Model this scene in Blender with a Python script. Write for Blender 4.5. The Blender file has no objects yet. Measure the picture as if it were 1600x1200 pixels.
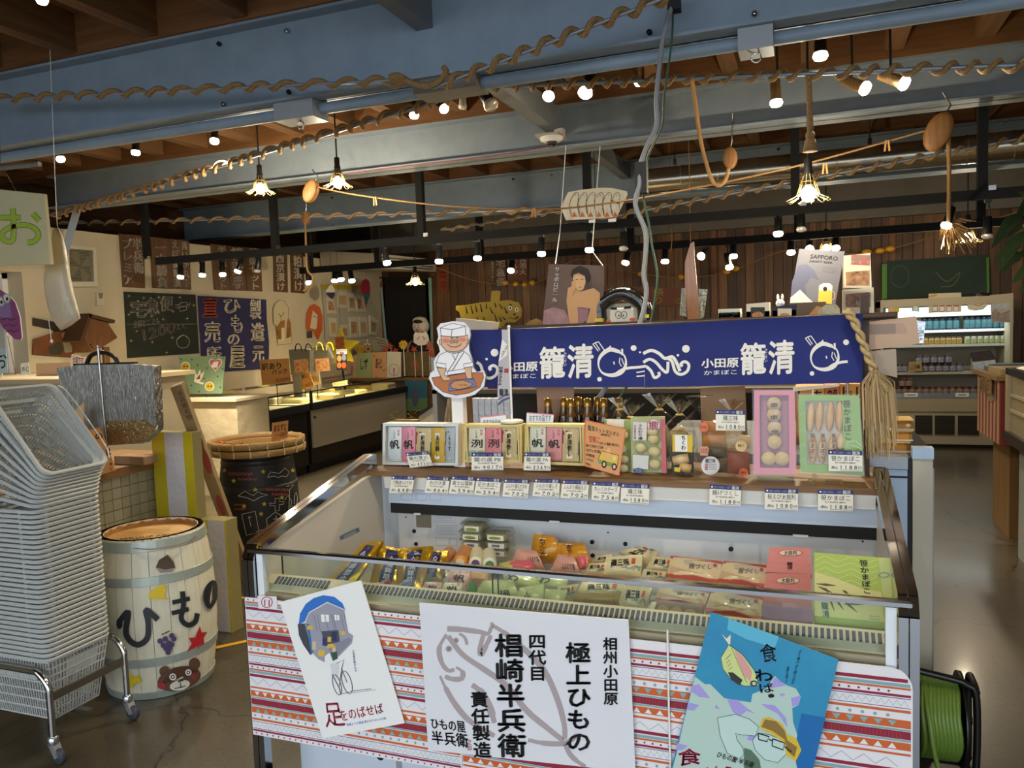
import bpy,math,random
from mathutils import Vector as V,Matrix
sc=bpy.context.scene
COL=sc.collection
rnd=random.Random(7)
pi=math.pi
# camera, sky, exposure
F,H=1223.0,1.6
_dy=V((460,-108,F)).normalized()
_dx=V((3247,-26,-F)).normalized()
_dx=(_dx-_dy*_dx.dot(_dy)).normalized()
_dz=_dx.cross(_dy)
if _dz.y>0:
 _dz=-_dz
RW=Matrix((_dx,_dy,_dz))
EYE=V((0,0,H))
cam_data=bpy.data.cameras.new('camera')
cam=bpy.data.objects.new('camera',cam_data)
COL.objects.link(cam)
_m=Matrix((RW@V((1,0,0)),RW@V((0,-1,0)),RW@V((0,0,-1)))).transposed().to_4x4()
_m.translation=EYE
cam.matrix_world=_m
cam_data.sensor_width=36
cam_data.lens=F/1600*36
cam_data.clip_start=0.05
sc.camera=cam
sc.view_settings.view_transform='Standard'
sc.view_settings.look='None'
sc.view_settings.gamma=1
sc.view_settings.use_curve_mapping=False
EXPOSURE=0.3
sc.view_settings.exposure=EXPOSURE
sc.cycles.use_denoising=True
sc.cycles.max_bounces=8
sc.cycles.transparent_max_bounces=24
sc.cycles.sample_clamp_indirect=6
sc.cycles.caustics_reflective=False
sc.cycles.caustics_refractive=False
w=bpy.data.worlds.new('sky')
sc.world=w
w.use_nodes=True
SKY=3.0
w.node_tree.nodes['Background'].inputs[0].default_value=(0.80,0.89,1.0,1)
w.node_tree.nodes['Background'].inputs[1].default_value=SKY
SPOT,BULB=2.6,2.2
def ray(u,v):
 return RW@V((u-800,v-600,F))
def at(u,v,x=None,y=None,z=None):
 d=ray(u,v)
 t=(x/d.x)if x is not None else(y/d.y)if y is not None else(z-H)/d.z
 return EYE+d*t
def proj(p):
 c=RW.transposed()@(V(p)-EYE)
 return 800+F*c.x/c.z,600+F*c.y/c.z
class Pl:
 def __init__(s,p,n):
  s.p,s.n=V(p),V(n).normalized()
 def pt(s,u,v,o=0.0):
  d=ray(u,v)
  return EYE+d*((s.p+s.n*o-EYE).dot(s.n)/d.dot(s.n))
def YP(y):
 return Pl((0,y,0),(0,-1,0))
def XP(x):
 return Pl((x,0,0),(1,0,0))
def ZP(z):
 return Pl((0,0,z),(0,0,1))
def TP(p,tilt,yaw=0):
 t,a=math.radians(tilt),math.radians(yaw)
 return Pl(p,(math.sin(a)*math.cos(t),-math.cos(a)*math.cos(t),math.sin(t)))
class Cyl:
 def __init__(s,c,r):
  s.c,s.r=V(c),r
 def pt(s,u,v,o=0.0):
  d=ray(u,v)
  d=d/math.hypot(d.x,d.y)
  t=(s.c.xy).length-0.8
  for i in range(400):
   p=EYE+d*t
   g=math.hypot(p.x-s.c.x,p.y-s.c.y)-s.r(p.z)-o
   if g<0.001:
    break
   t+=max(g*0.5,0.0006)
   if t>s.c.xy.length+1:
    break
  return EYE+d*t
class Bulge:
 def __init__(s,pl,q,b):
  s.pl,s.q,s.b,s.n=pl,q,b,pl.n
  P=[pl.pt(*c)for c in q]
  s.o=P[3]
  s.ux,s.uy=P[2]-P[3],P[0]-P[3]
 def pt(s,u,v,o=0.0):
  p=s.pl.pt(u,v)
  d=p-s.o
  a,b,c=s.ux.dot(s.ux),s.ux.dot(s.uy),s.uy.dot(s.uy)
  e,f=d.dot(s.ux),d.dot(s.uy)
  k=a*c-b*b
  S,T=(c*e-b*f)/k,(a*f-b*e)/k
  h=max(0,1-abs(2*S-1)**3)*max(0,1-abs(2*T-1)**3)
  return s.pl.pt(u,v,s.b*h+o)
# materials
def rgb(h):
 h=h.lstrip('#')
 c=[int(h[i:i+2],16)/255 for i in(0,2,4)]
 return tuple(x/12.92 if x<=0.04045 else((x+0.055)/1.055)**2.4 for x in c)+(1,)
MATS={}
def mat(h,r=0.6,m=0.0,em=0.0,noise=None,bump=None,stretch=(1,1,1),h2=None,coat=0.0,alpha=1.0,trans=0.0):
 key=(h,r,m,em,noise,bump,stretch,h2,coat,alpha,trans)
 if key in MATS:
  return MATS[key]
 k=bpy.data.materials.new('m'+h.strip('#')+'_%d'%len(MATS))
 k.use_nodes=True
 nt=k.node_tree
 b=nt.nodes['Principled BSDF']
 I=b.inputs
 I['Base Color'].default_value=rgb(h)
 I['Roughness'].default_value=r
 I['Metallic'].default_value=m
 I['Coat Weight'].default_value=coat
 I['Coat Roughness'].default_value=0.12
 I['Alpha'].default_value=alpha
 I['Transmission Weight'].default_value=trans
 if em:
  I['Emission Color'].default_value=rgb(h)
  I['Emission Strength'].default_value=em
 if noise or bump:
  tc=nt.nodes.new('ShaderNodeTexCoord')
  mp=nt.nodes.new('ShaderNodeMapping')
  mp.inputs['Scale'].default_value=stretch
  nt.links.new(tc.outputs['Object'],mp.inputs[0])
  if noise:
   n=nt.nodes.new('ShaderNodeTexNoise')
   n.inputs['Scale'].default_value=noise
   n.inputs['Detail'].default_value=5
   n.inputs['Roughness'].default_value=0.65
   nt.links.new(mp.outputs[0],n.inputs['Vector'])
   rp=nt.nodes.new('ShaderNodeValToRGB')
   rp.color_ramp.elements[0].position=0.32
   rp.color_ramp.elements[1].position=0.68
   rp.color_ramp.elements[0].color=rgb(h2 or h)
   rp.color_ramp.elements[1].color=rgb(h)
   nt.links.new(n.outputs['Fac'],rp.inputs[0])
   nt.links.new(rp.outputs[0],I['Base Color'])
  if bump:
   n2=nt.nodes.new('ShaderNodeTexNoise')
   n2.inputs['Scale'].default_value=bump[0]
   n2.inputs['Detail'].default_value=3
   nt.links.new(mp.outputs[0],n2.inputs['Vector'])
   bp=nt.nodes.new('ShaderNodeBump')
   bp.inputs['Strength'].default_value=bump[1]
   bp.inputs['Distance'].default_value=bump[2]if len(bump)>2 else 0.01
   nt.links.new(n2.outputs['Fac'],bp.inputs['Height'])
   nt.links.new(bp.outputs[0],I['Normal'])
 MATS[key]=k
 return k
def thin(key,tint='#ffffff',fac=0.88,rough=0.02,wrinkle=None):
 kk=('thin',key)
 if kk in MATS:
  return MATS[kk]
 k=bpy.data.materials.new(key)
 k.use_nodes=True
 nt=k.node_tree
 nt.nodes.clear()
 out=nt.nodes.new('ShaderNodeOutputMaterial')
 tr=nt.nodes.new('ShaderNodeBsdfTransparent')
 tr.inputs[0].default_value=rgb(tint)
 gl=nt.nodes.new('ShaderNodeBsdfGlossy')
 gl.inputs['Roughness'].default_value=rough
 gl.inputs[0].default_value=(1,1,1,1)
 lw=nt.nodes.new('ShaderNodeLayerWeight')
 lw.inputs[0].default_value=0.5
 pw_=nt.nodes.new('ShaderNodeMath')
 pw_.operation='POWER'
 pw_.inputs[1].default_value=4.0
 nt.links.new(lw.outputs['Facing'],pw_.inputs[0])
 ma=nt.nodes.new('ShaderNodeMath')
 ma.operation='MULTIPLY_ADD'
 ma.inputs[1].default_value=0.6
 ma.inputs[2].default_value=(1-fac)*0.5
 nt.links.new(pw_.outputs[0],ma.inputs[0])
 mx=nt.nodes.new('ShaderNodeMixShader')
 nt.links.new(ma.outputs[0],mx.inputs[0])
 nt.links.new(tr.outputs[0],mx.inputs[1])
 nt.links.new(gl.outputs[0],mx.inputs[2])
 nt.links.new(mx.outputs[0],out.inputs[0])
 if wrinkle:
  tc=nt.nodes.new('ShaderNodeTexCoord')
  n2=nt.nodes.new('ShaderNodeTexNoise')
  n2.inputs['Scale'].default_value=wrinkle
  nt.links.new(tc.outputs['Object'],n2.inputs['Vector'])
  bp=nt.nodes.new('ShaderNodeBump')
  bp.inputs['Strength'].default_value=0.4
  bp.inputs['Distance'].default_value=0.008
  nt.links.new(n2.outputs['Fac'],bp.inputs['Height'])
  nt.links.new(bp.outputs[0],gl.inputs['Normal'])
  nt.links.new(bp.outputs[0],lw.inputs['Normal'])
 MATS[kk]=k
 return k
def wood(h,h2,axis='x',s=3.0,r=0.6):
 st={'x':(0.6,9,9),'y':(9,0.6,9),'z':(9,9,0.6)}[axis]
 return mat(h,r,noise=s,h2=h2,stretch=st,bump=(8,0.15,0.004))
GLASS=thin('clear_glass','#f8fcfa',0.95,0.01)
FILM=thin('clear_film','#fdfdfb',0.965,0.10,16.0)
STEEL=mat('#c9c9c6',0.12,1.0)
BLACK=mat('#0a0a0a',0.6)
RAILB=mat('#060606',0.95)
BLACKM=mat('#121212',0.35)
INK=mat('#0d0c0c',0.75)
WHITE=mat('#efece6',0.6)
PAPER=mat('#eceae4',0.7)
CREAM=mat('#efe3b8',0.6)
NAVY=mat('#1c2560',0.7)
RED=mat('#b3202c',0.6)
ORANGE=mat('#d9702a',0.6)
YEL=mat('#e3c52a',0.5)
GREY=mat('#8f9092',0.6)
ROPE=mat('#a8875a',0.9,noise=160,h2='#6e5430',bump=(180,0.5,0.004))
CORD=mat('#a07c4c',0.9,noise=120,h2='#7a5b34')
CARD=mat('#b98d5c',0.8,noise=6,h2='#a67c4d')
# meshes
GL={}
def glyph(s,bold=0.0):
 key=(s,bold)
 if key in GL:
  return GL[key]
 cu=bpy.data.curves.new('t','FONT')
 cu.body=s
 cu.size=1
 cu.resolution_u=2
 cu.offset=bold
 ob=bpy.data.objects.new('t',cu)
 me=bpy.data.meshes.new_from_object(ob)
 vs=[(p.co.x,p.co.y)for p in me.vertices]
 fs=[tuple(p.vertices)for p in me.polygons]
 bpy.data.objects.remove(ob)
 bpy.data.meshes.remove(me)
 GL[key]=(vs,fs)
 return GL[key]
class M:
 def __init__(s):
  s.v,s.f,s.mi,s.m,s.sm=[],[],[],[],[]
 def _m(s,k):
  if k not in s.m:
   s.m.append(k)
  return s.m.index(k)
 def add(s,vs,fs,k,smooth=False):
  b=len(s.v)
  s.v+=[V(p)for p in vs]
  i=s._m(k)
  for f in fs:
   s.f.append(tuple(b+j for j in f))
   s.mi.append(i)
   s.sm.append(smooth)
  return s
 def hexa(s,P,k):
  return s.add(P,[(3,2,1,0),(4,5,6,7),(0,1,5,4),(1,2,6,5),(2,3,7,6),(3,0,4,7)],k)
 def box(s,x0,x1,y0,y1,z0,z1,k):
  return s.hexa([(x0,y0,z0),(x1,y0,z0),(x1,y1,z0),(x0,y1,z0),(x0,y0,z1),(x1,y0,z1),(x1,y1,z1),(x0,y1,z1)],k)
 def rbox(s,x0,x1,y0,y1,z0,z1,k,c=0.01):
  P=[]
  for z,e in((z0,0),(z1-c,0),(z1,c)):
   a0,a1,b0,b1=x0+e,x1-e,y0+e,y1-e
   P+=[(a0+c,b0,z),(a1-c,b0,z),(a1,b0+c,z),(a1,b1-c,z),(a1-c,b1,z),(a0+c,b1,z),(a0,b1-c,z),(a0,b0+c,z)]
  f=[tuple(range(7,-1,-1)),tuple(range(16,24))]
  for L in(0,8):
   f+=[(L+i,L+(i+1)%8,L+8+(i+1)%8,L+8+i)for i in range(8)]
  return s.add(P,f,k)
 def bar(s,a,b,w,h,k,up=(0,0,1)):
  a,b=V(a),V(b)
  d=(b-a).normalized()
  r=d.cross(V(up))
  r=r.normalized()if r.length>1e-4 else V((1,0,0))
  u=r.cross(d)
  r,u=r*w/2,u*h/2
  return s.hexa([a-r-u,a+r-u,b+r-u,b-r-u,a-r+u,a+r+u,b+r+u,b-r+u],k)
 def prism(s,P,off,k,k2=None):
  P=[V(p)for p in P]
  n=len(P)
  off=V(off)
  s.add(P,[tuple(range(n))],k)
  Q=P+[p+off for p in P]
  s.add(Q,[tuple(range(2*n-1,n-1,-1))]+[(i,n+i,n+(i+1)%n,(i+1)%n)for i in range(n)],k2 or k)
  return s
 def tube(s,P,r,k,n=8,closed=False,smooth=True):
  P=[V(p)for p in P]
  N=len(P)
  R=r if isinstance(r,(list,tuple))else[r]*N
  vs,fs=[],[]
  up=None
  for i in range(N):
   a=P[(i-1)%N]if(closed or i>0)else P[i]
   c=P[(i+1)%N]if(closed or i<N-1)else P[i]
   d=(c-a)
   d=d.normalized()if d.length>1e-9 else V((0,0,1))
   if up is None:
    up=V((0,0,1))if abs(d.z)<0.9 else V((1,0,0))
   up=(up-d*up.dot(d))
   up=up.normalized()if up.length>1e-6 else d.orthogonal().normalized()
   q=d.cross(up)
   vs+=[P[i]+(up*math.cos(2*pi*j/n)+q*math.sin(2*pi*j/n))*R[i]for j in range(n)]
  for i in range(N if closed else N-1):
   j=(i+1)%N
   fs+=[(i*n+t,i*n+(t+1)%n,j*n+(t+1)%n,j*n+t)for t in range(n)]
  s.add(vs,fs,k,smooth)
  if not closed:
   s.add(vs[:n],[tuple(range(n-1,-1,-1))],k)
   s.add(vs[-n:],[tuple(range(n))],k)
  return s
 def lathe(s,prof,c,k,n=20,mtx=None,smooth=True,cap=True):
  c=V(c)
  vs,fs=[],[]
  for r,z in prof:
   for j in range(n):
    p=V((r*math.cos(2*pi*j/n),r*math.sin(2*pi*j/n),z))
    vs.append(c+(mtx@p if mtx else p))
  L=len(prof)
  for i in range(L-1):
   fs+=[(i*n+t,i*n+(t+1)%n,(i+1)*n+(t+1)%n,(i+1)*n+t)for t in range(n)]
  s.add(vs,fs,k,smooth)
  if cap and prof[0][0]>1e-5:
   s.add(vs[:n],[tuple(range(n-1,-1,-1))],k)
  if cap and prof[-1][0]>1e-5:
   s.add(vs[-n:],[tuple(range(n))],k)
  return s
 def ball(s,c,rx,ry,rz,k,n=12,m=8,mtx=None):
  c=V(c)
  vs=[c+(mtx@q if mtx else q)for q in(V((rx*math.sin(pi*i/m)*math.cos(2*pi*j/n),ry*math.sin(pi*i/m)*math.sin(2*pi*j/n),rz*math.cos(pi*i/m)))for i in range(m+1)for j in range(n))]
  fs=[(i*n+j,(i+1)*n+j,(i+1)*n+(j+1)%n,i*n+(j+1)%n)for i in range(m)for j in range(n)]
  return s.add(vs,fs,k,True)
# flat print, in photo coordinates on a surface of the place
 def poly(s,P,pl,o,k):
  return s.add([pl.pt(u,v,o)for u,v in P],[tuple(range(len(P)))],k)
 def disc(s,c,ru,rv,pl,o,k,n=18,rot=0.0):
  ca,sa=math.cos(math.radians(rot)),math.sin(math.radians(rot))
  return s.poly([(c[0]+ru*math.cos(2*pi*i/n)*ca-rv*math.sin(2*pi*i/n)*sa,c[1]+ru*math.cos(2*pi*i/n)*sa+rv*math.sin(2*pi*i/n)*ca)for i in range(n)],pl,o,k)
 def stroke(s,P,wd,pl,o,k,closed=False):
  P=[V((p[0],p[1]))for p in P]
  if closed:
   P=P+[P[0]]
  N=len(P)
  W=wd if isinstance(wd,(list,tuple))else[wd]*N
  A=[]
  for i in range(N):
   d=P[min(i+1,N-1)]-P[max(i-1,0)]
   d=d.normalized()if d.length>1e-9 else V((1,0))
   q=V((-d.y,d.x))*W[min(i,len(W)-1)]/2
   A+=[P[i]+q,P[i]-q]
  return s.add([pl.pt(a.x,a.y,o)for a in A],[(2*i,2*i+1,2*i+3,2*i+2)for i in range(N-1)],k)
 def text(s,t,q,pl,o,k,vert=False,bold=0.012,fit=False):
  if not isinstance(q[0],(tuple,list)):
   q=[(q[0],q[1]),(q[2],q[1]),(q[2],q[3]),(q[0],q[3])]
  cells=list(t)if vert else[t]
  n=len(cells)
  for i,ch in enumerate(cells):
   if ch==' ':
    continue
   vs,fs=glyph(ch)
   if not vs:
    continue
   xs=[p[0]for p in vs]
   if vert:
    x0,x1,y0,y1=0,1.0,-0.14,0.88
    if max(xs)<0.6:
     x0,x1=min(xs)-0.3,max(xs)+0.3
   else:
    x0,x1,y0,y1=min(xs),max(xs),-0.1,0.86
   if fit:
    x0,x1,y0,y1=min(xs),max(xs),min(p[1]for p in vs),max(p[1]for p in vs)
   W,Hh=max(x1-x0,1e-6),max(y1-y0,1e-6)
   out=[]
   for x,y in vs:
    a,b=(x-x0)/W,(y1-y)/Hh
    if vert:
     b=(i+b)/n
    L=(q[0][0]+(q[3][0]-q[0][0])*b,q[0][1]+(q[3][1]-q[0][1])*b)
    Rr=(q[1][0]+(q[2][0]-q[1][0])*b,q[1][1]+(q[2][1]-q[1][1])*b)
    out.append(pl.pt(L[0]+(Rr[0]-L[0])*a,L[1]+(Rr[1]-L[1])*a,o))
   s.add(out,fs,k)
   if bold>.011:
    e=bold*.7
    ex,ey=(out and(pl.pt(q[1][0],q[1][1],o)-pl.pt(q[0][0],q[0][1],o)))/(1 if vert else max(len(ch)*.8,1)),(pl.pt(q[3][0],q[3][1],o)-pl.pt(q[0][0],q[0][1],o))/(n if vert else 1)
    for a_,b_ in((e,0),(-e,0),(0,e),(0,-e)):
     s.add([p_+ex*a_+ey*b_+(EYE-p_)*1e-5*(1+abs(a_)*9+b_)for p_ in out],fs,k)
  return s
 def slab(s,P,pl,t,k,k2=None,o=0.0):
  return s.prism([pl.pt(u,v,o)for u,v in P],-pl.n*t,k,k2)
 def pillow(s,q,pl,b,t,k,n=8,k2=None):
  S=Bulge(pl,q,b)
  vs=[]
  for i in range(n+1):
   for j in range(n+1):
    a,c=j/n,i/n
    L=(q[0][0]+(q[3][0]-q[0][0])*c,q[0][1]+(q[3][1]-q[0][1])*c)
    Rr=(q[1][0]+(q[2][0]-q[1][0])*c,q[1][1]+(q[2][1]-q[1][1])*c)
    vs.append(S.pt(L[0]+(Rr[0]-L[0])*a,L[1]+(Rr[1]-L[1])*a))
  s.add(vs,[(i*(n+1)+j,(i+1)*(n+1)+j,(i+1)*(n+1)+j+1,i*(n+1)+j+1)for i in range(n)for j in range(n)],k,True)
  if t:
   rim=[vs[j]for j in range(n+1)]+[vs[i*(n+1)+n]for i in range(1,n+1)]+[vs[n*(n+1)+j]for j in range(n-1,-1,-1)]+[vs[i*(n+1)]for i in range(n-1,0,-1)]
   m=len(rim)
   s.add(rim+[p-pl.n*t for p in rim],[(i,(i+1)%m,m+(i+1)%m,m+i)for i in range(m)]+[tuple(range(m,2*m))],k2 or k)
  return S
 def bounds(s):
  return[min(p[i]for p in s.v)for i in range(3)],[max(p[i]for p in s.v)for i in range(3)]
 def build(s,name,parent=None,loc=None,kind=None,label=None):
  o0=V((0,0,0))
  q=parent
  while q is not None:
   o0+=q.location
   q=q.parent
  if parent is None:
   lo,hi=s.bounds()
   o0=V(loc)if loc is not None else V(((lo[0]+hi[0])/2,(lo[1]+hi[1])/2,lo[2]))
  me=bpy.data.meshes.new(name)
  me.from_pydata([tuple(p-o0)for p in s.v],[],s.f)
  for k in s.m:
   me.materials.append(k)
  me.polygons.foreach_set('material_index',s.mi)
  me.polygons.foreach_set('use_smooth',s.sm)
  me.update()
  ob=bpy.data.objects.new(name,me)
  COL.objects.link(ob)
  if parent is None:
   ob.location=o0
  else:
   ob.parent=parent
  if kind:
   ob['kind']=kind
  if label:
   ob['label']=label
  return ob
def tag(o,label,cat,group=None,kind=None):
 o['label']=label
 o['category']=cat
 if group:
  o['group']=group
 if kind:
  o['kind']=kind
 return o
def one(m,name,label,cat,group=None,kind=None):
 return tag(m.build(name),label,cat,group,kind)
def thing(name,label,cat,parts,group=None):
 """parts: [(name, M, [(sub name, M) ...] or label)]; an Empty at the base carries them."""
 lo,hi=[1e9]*3,[-1e9]*3
 for p in parts:
  a,b=p[1].bounds()
  lo=[min(x,y)for x,y in zip(lo,a)]
  hi=[max(x,y)for x,y in zip(hi,b)]
 r=bpy.data.objects.new(name,None)
 COL.objects.link(r)
 r.location=((lo[0]+hi[0])/2,(lo[1]+hi[1])/2,lo[2])
 tag(r,label,cat,group)
 for p in parts:
  o=p[1].build(p[0],r)
  for q in p[2:]:
   if isinstance(q,str):
    o['label']=q
   else:
    for sub in q:
     sub[1].build(sub[0],o)
 return r
def kids(o):
 return list(o.children)
def dup(o,loc,label=None,group=None,parent=None):
 c=o.copy()
 COL.objects.link(c)
 if parent is None:
  c.location=loc
  if label:
   c['label']=label
  if group:
   c['group']=group
 else:
  c.parent=parent
 for ch in kids(o):
  dup(ch,None,parent=c)
 return c
ORD='first second third fourth fifth sixth seventh eighth ninth tenth eleventh twelfth thirteenth fourteenth fifteenth sixteenth seventeenth eighteenth nineteenth twentieth'.split()
ORD+=['twenty-'+o for o in ORD[:9]]+['thirtieth']+['thirty-'+o for o in ORD[:9]]
def lerp(a,b,t):
 return V(a)+(V(b)-V(a))*t
def curve_pts(P,n=8):
 P=[V(p)for p in P]
 out=[]
 for i in range(len(P)-1):
  p0,p1,p2,p3=P[max(i-1,0)],P[i],P[i+1],P[min(i+2,len(P)-1)]
  for j in range(n):
   t=j/n
   out.append(0.5*((2*p1)+(p2-p0)*t+(2*p0-5*p1+4*p2-p3)*t*t+(3*p1-p0-3*p2+p3)*t**3))
 return out+[P[-1]]
def pc(P,n=5):
 return[(p.x,p.y)for p in curve_pts([V((a[0],a[1],0))for a in P],n)]
# room shell
def floor_mat():
 k=mat('#4f4635',0.32,noise=1.3,h2='#3e3729',bump=(14,0.06,0.004),coat=0.25)
 nt=k.node_tree
 b=nt.nodes['Principled BSDF']
 src=b.inputs['Base Color'].links[0].from_socket
 tc=nt.nodes.new('ShaderNodeTexCoord')
 ns=nt.nodes.new('ShaderNodeTexNoise')
 ns.inputs['Scale'].default_value=2.5
 ns.inputs['Detail'].default_value=6
 nt.links.new(tc.outputs['Object'],ns.inputs['Vector'])
 mx=nt.nodes.new('ShaderNodeVectorMath')
 mx.operation='MULTIPLY_ADD'
 mx.inputs[1].default_value=(0.45,0.45,0)
 nt.links.new(ns.outputs['Color'],mx.inputs[0])
 nt.links.new(tc.outputs['Object'],mx.inputs[2])
 vo=nt.nodes.new('ShaderNodeTexVoronoi')
 vo.feature='DISTANCE_TO_EDGE'
 vo.inputs['Scale'].default_value=0.95
 nt.links.new(mx.outputs[0],vo.inputs['Vector'])
 rp=nt.nodes.new('ShaderNodeValToRGB')
 rp.color_ramp.elements[0].position=0.0
 rp.color_ramp.elements[0].color=(0.05,0.045,0.04,1)
 rp.color_ramp.elements[1].position=0.006
 rp.color_ramp.elements[1].color=(1,1,1,1)
 nt.links.new(vo.outputs['Distance'],rp.inputs[0])
 sp=nt.nodes.new('ShaderNodeTexNoise')
 sp.inputs['Scale'].default_value=60
 sp.inputs['Detail'].default_value=4
 nt.links.new(tc.outputs['Object'],sp.inputs['Vector'])
 rp2=nt.nodes.new('ShaderNodeValToRGB')
 rp2.color_ramp.elements[0].position=0.3
 rp2.color_ramp.elements[0].color=(0.6,0.58,0.55,1)
 rp2.color_ramp.elements[1].position=0.5
 nt.links.new(sp.outputs['Fac'],rp2.inputs[0])
 m1=nt.nodes.new('ShaderNodeMix')
 m1.data_type='RGBA'
 m1.blend_type='MULTIPLY'
 m1.inputs[0].default_value=1
 nt.links.new(src,m1.inputs[6])
 nt.links.new(rp.outputs[0],m1.inputs[7])
 m2=nt.nodes.new('ShaderNodeMix')
 m2.data_type='RGBA'
 m2.blend_type='MULTIPLY'
 m2.inputs[0].default_value=1
 nt.links.new(m1.outputs[2],m2.inputs[6])
 nt.links.new(rp2.outputs[0],m2.inputs[7])
 nt.links.new(m2.outputs[2],b.inputs['Base Color'])
 return k
XL,XR,YB,YF=-6.3,5.2,11.0,-2.0
m=M().box(XL-1.4,XR+.2,YF-.2,YB+.2,-0.1,0,floor_mat())
m.build('floor',kind='structure')
m=M().box(-14,12,-14,YF-.21,-0.12,-0.02,mat('#8b8983',0.9,noise=3,h2='#75736d'))
m.build('ground_outside',kind='structure')
PLASTER=mat('#cfc4ab',0.85,noise=2.2,h2='#c4b899',bump=(40,0.08,0.003))
wy0,wy1,wz0,wz1,WT=3.7,4.87,1.28,2.21,2.62
m=M()
m.box(XL-.25,XL,wy1,YB,0,WT,PLASTER)
m.box(XL-.25,XL,YF,wy0,0,WT,PLASTER)
m.box(XL-.25,XL,wy0,wy1,0,wz0,PLASTER)
m.box(XL-.25,XL,wy0,wy1,wz1,WT,PLASTER)
m.build('wall_left',kind='structure')
DARKWOOD=wood('#54351b','#3b2512','y',2)
m=M().box(XL-1.3,XL-1.2,YF,YB+.2,0,3.5,DARKWOOD)
m.build('wall_left_upper',kind='structure')
m=M().box(XL-1.2,XL-.25,YF,YB,WT-.02,WT,DARKWOOD)
m.build('trim_1',kind='structure')
m=M()
for y0,y1,z0,z1 in((wy0,wy0+.05,wz0,wz1),(wy1-.05,wy1,wz0,wz1),(wy0,wy1,wz0,wz0+.05),(wy0,wy1,wz1-.05,wz1)):
 m.box(XL-.24,XL-.18,y0,y1,z0,z1,WHITE)
win=m.build('window_1',kind='structure')
M().box(XL-.215,XL-.205,wy0+.05,wy1-.05,wz0+.05,wz1-.05,mat('#dfe9f5',.6,trans=0.6)).build('pane',win)
M().box(XR,XR+.15,YF,YB,0,3.5,PLASTER).build('wall_right',kind='structure')
m=M()
m.box(XL-1.3,-4.6,YF-.2,YF,0,3.5,PLASTER)
m.box(3.6,XR+.2,YF-.2,YF,0,3.5,PLASTER)
m.box(-4.6,3.6,YF-.2,YF,3.15,3.5,PLASTER)
m.build('wall_front',kind='structure')
bw=M().box(XL-1.3,XR,YB+.03,YB+.2,0,3.5,wood('#3a2413','#2a190c','z')).build('wall_back',kind='structure')
tones=[wood(a,b,'z',2.2,.55)for a,b in(('#7c552e','#523618'),('#6b4824','#452c14'),('#8a6238','#5f4020'),('#5f4020','#3c2712'))]
x=XL-.0
while x<XR:
 wd=0.118
 if not(-6.28<x<-5.5):
  M().box(x,x+wd-.006,YB+rnd.uniform(0,.008),YB+.03,0,2.78,rnd.choice(tones)).build('plank',bw)
 x+=wd
for xb in(-2.95,-1.2,.05,.98,2.5):
 M().box(xb,xb+.07,YB-.03,YB,0,2.78,wood('#8a5c37','#6b4526','z')).build('batten',bw)
M().box(XL-.1,XR,YB-.12,YB+.03,2.78,3.4,mat('#77746b',0.8,noise=3,h2='#6a675e')).build('wall_back_upper',kind='structure')
DECK=wood('#93683a','#74502a','x',1.6,.7)
JOIST=wood('#7c5833','#5c3f23','y',2.2,.7)
HEADER=wood('#80562d','#624020','x',2.2,.7)
ce=M().box(XL-1.3,XR+.2,YF-.2,3.52,3.47,3.5,DECK).build('ceiling',kind='structure')
for i,(y0,y1,z)in enumerate(((3.52,5.32,3.36),(5.32,7.9,3.43),(7.9,11.0,3.4))):
 M().box(XL-1.3,XR+.2,y0,y1,z,z+.03,DECK).build('deck_panel',ce)
for k in range(-6,16):
 xx=-3.95+.6*k
 if xx>XL-1.2:
  M().box(xx-.045,xx+.045,-1.9,3.47,3.25,3.47,JOIST).build('joist',ce)
for k in range(-16,20):
 xx=-1.35+.46*k
 if XL-1.2<xx<XR:
  M().box(xx-.05,xx+.05,3.64,5.24,3.12,3.36,JOIST).build('joist',ce)
  if k%2==0 or k<6:
   M().box(xx-.05,xx+.05,5.34,7.86,3.2,3.43,JOIST).build('joist',ce)
for y,z0,z1 in((3.47,3.24,3.47),(3.62,3.1,3.36),(5.2,3.08,3.36),(5.36,3.1,3.43),(7.84,3.19,3.43)):
 M().box(XL-1.2,XR,y,y+.045,z0,z1,HEADER).build('header_board',ce)
STEELP=mat('#8fa2b3',0.5,noise=5,h2='#8396a7',bump=(60,0.05,0.003))
STEELW=mat('#8b97a0',0.5,noise=5,h2='#7f8b95',bump=(60,0.05,0.003))
def beam(y,z0,z1,x0,x1,k,fl=.09):
 b=M().box(x0,x1,y+.1,y+.115,z0,z1,k).build('steel_beam',kind='structure')
 M().box(x0,x1,y,y+.22,z0,z0+.014,k).build('lower_flange',b)
 M().box(x0,x1,y+.02,y+.2,z1-.014,z1,k).build('upper_flange',b)
 return b
b1=beam(3.47,2.8,3.24,XL-1.2,XR,STEELP)
b2=beam(5.2,2.79,3.08,XL-.05,XR,STEELW)
b3=beam(7.78,2.8,3.19,XL-1.0,XR,STEELP)
for b,P in((b1,((343,69),(449,49),(452,144),(350,163),(1015,51),(1179,22),(860,60))),(b3,((802,280),(862,274),(519,309),(521,352),(1424,262),(1565,192),(1216,233)))):
 yy=3.56 if b is b1 else 7.87
 for i,(u,v)in enumerate(P):
  p=at(u,v,y=yy)
  if p.z<3.2:
   M().lathe([(.012,0),(.012,.012),(.0,.014)],p,BLACK if i%2==0 else STEEL,10,Matrix.Rotation(pi/2,3,'X')).build('bolt',b)
for b,(xa,ya,yb,za,zb)in((b1,(-1.74,0,3.57,3.06,3.2)),(b1,(-1.6,3.64,5.3,2.9,3.06)),(b2,(-1.68,5.32,7.88,3.02,3.15))):
 M().box(xa-.045,xa+.045,ya,yb,za,zb,mat('#7d8388',.5,noise=5,h2='#6f757a')).build('cross_brace',b)
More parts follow.
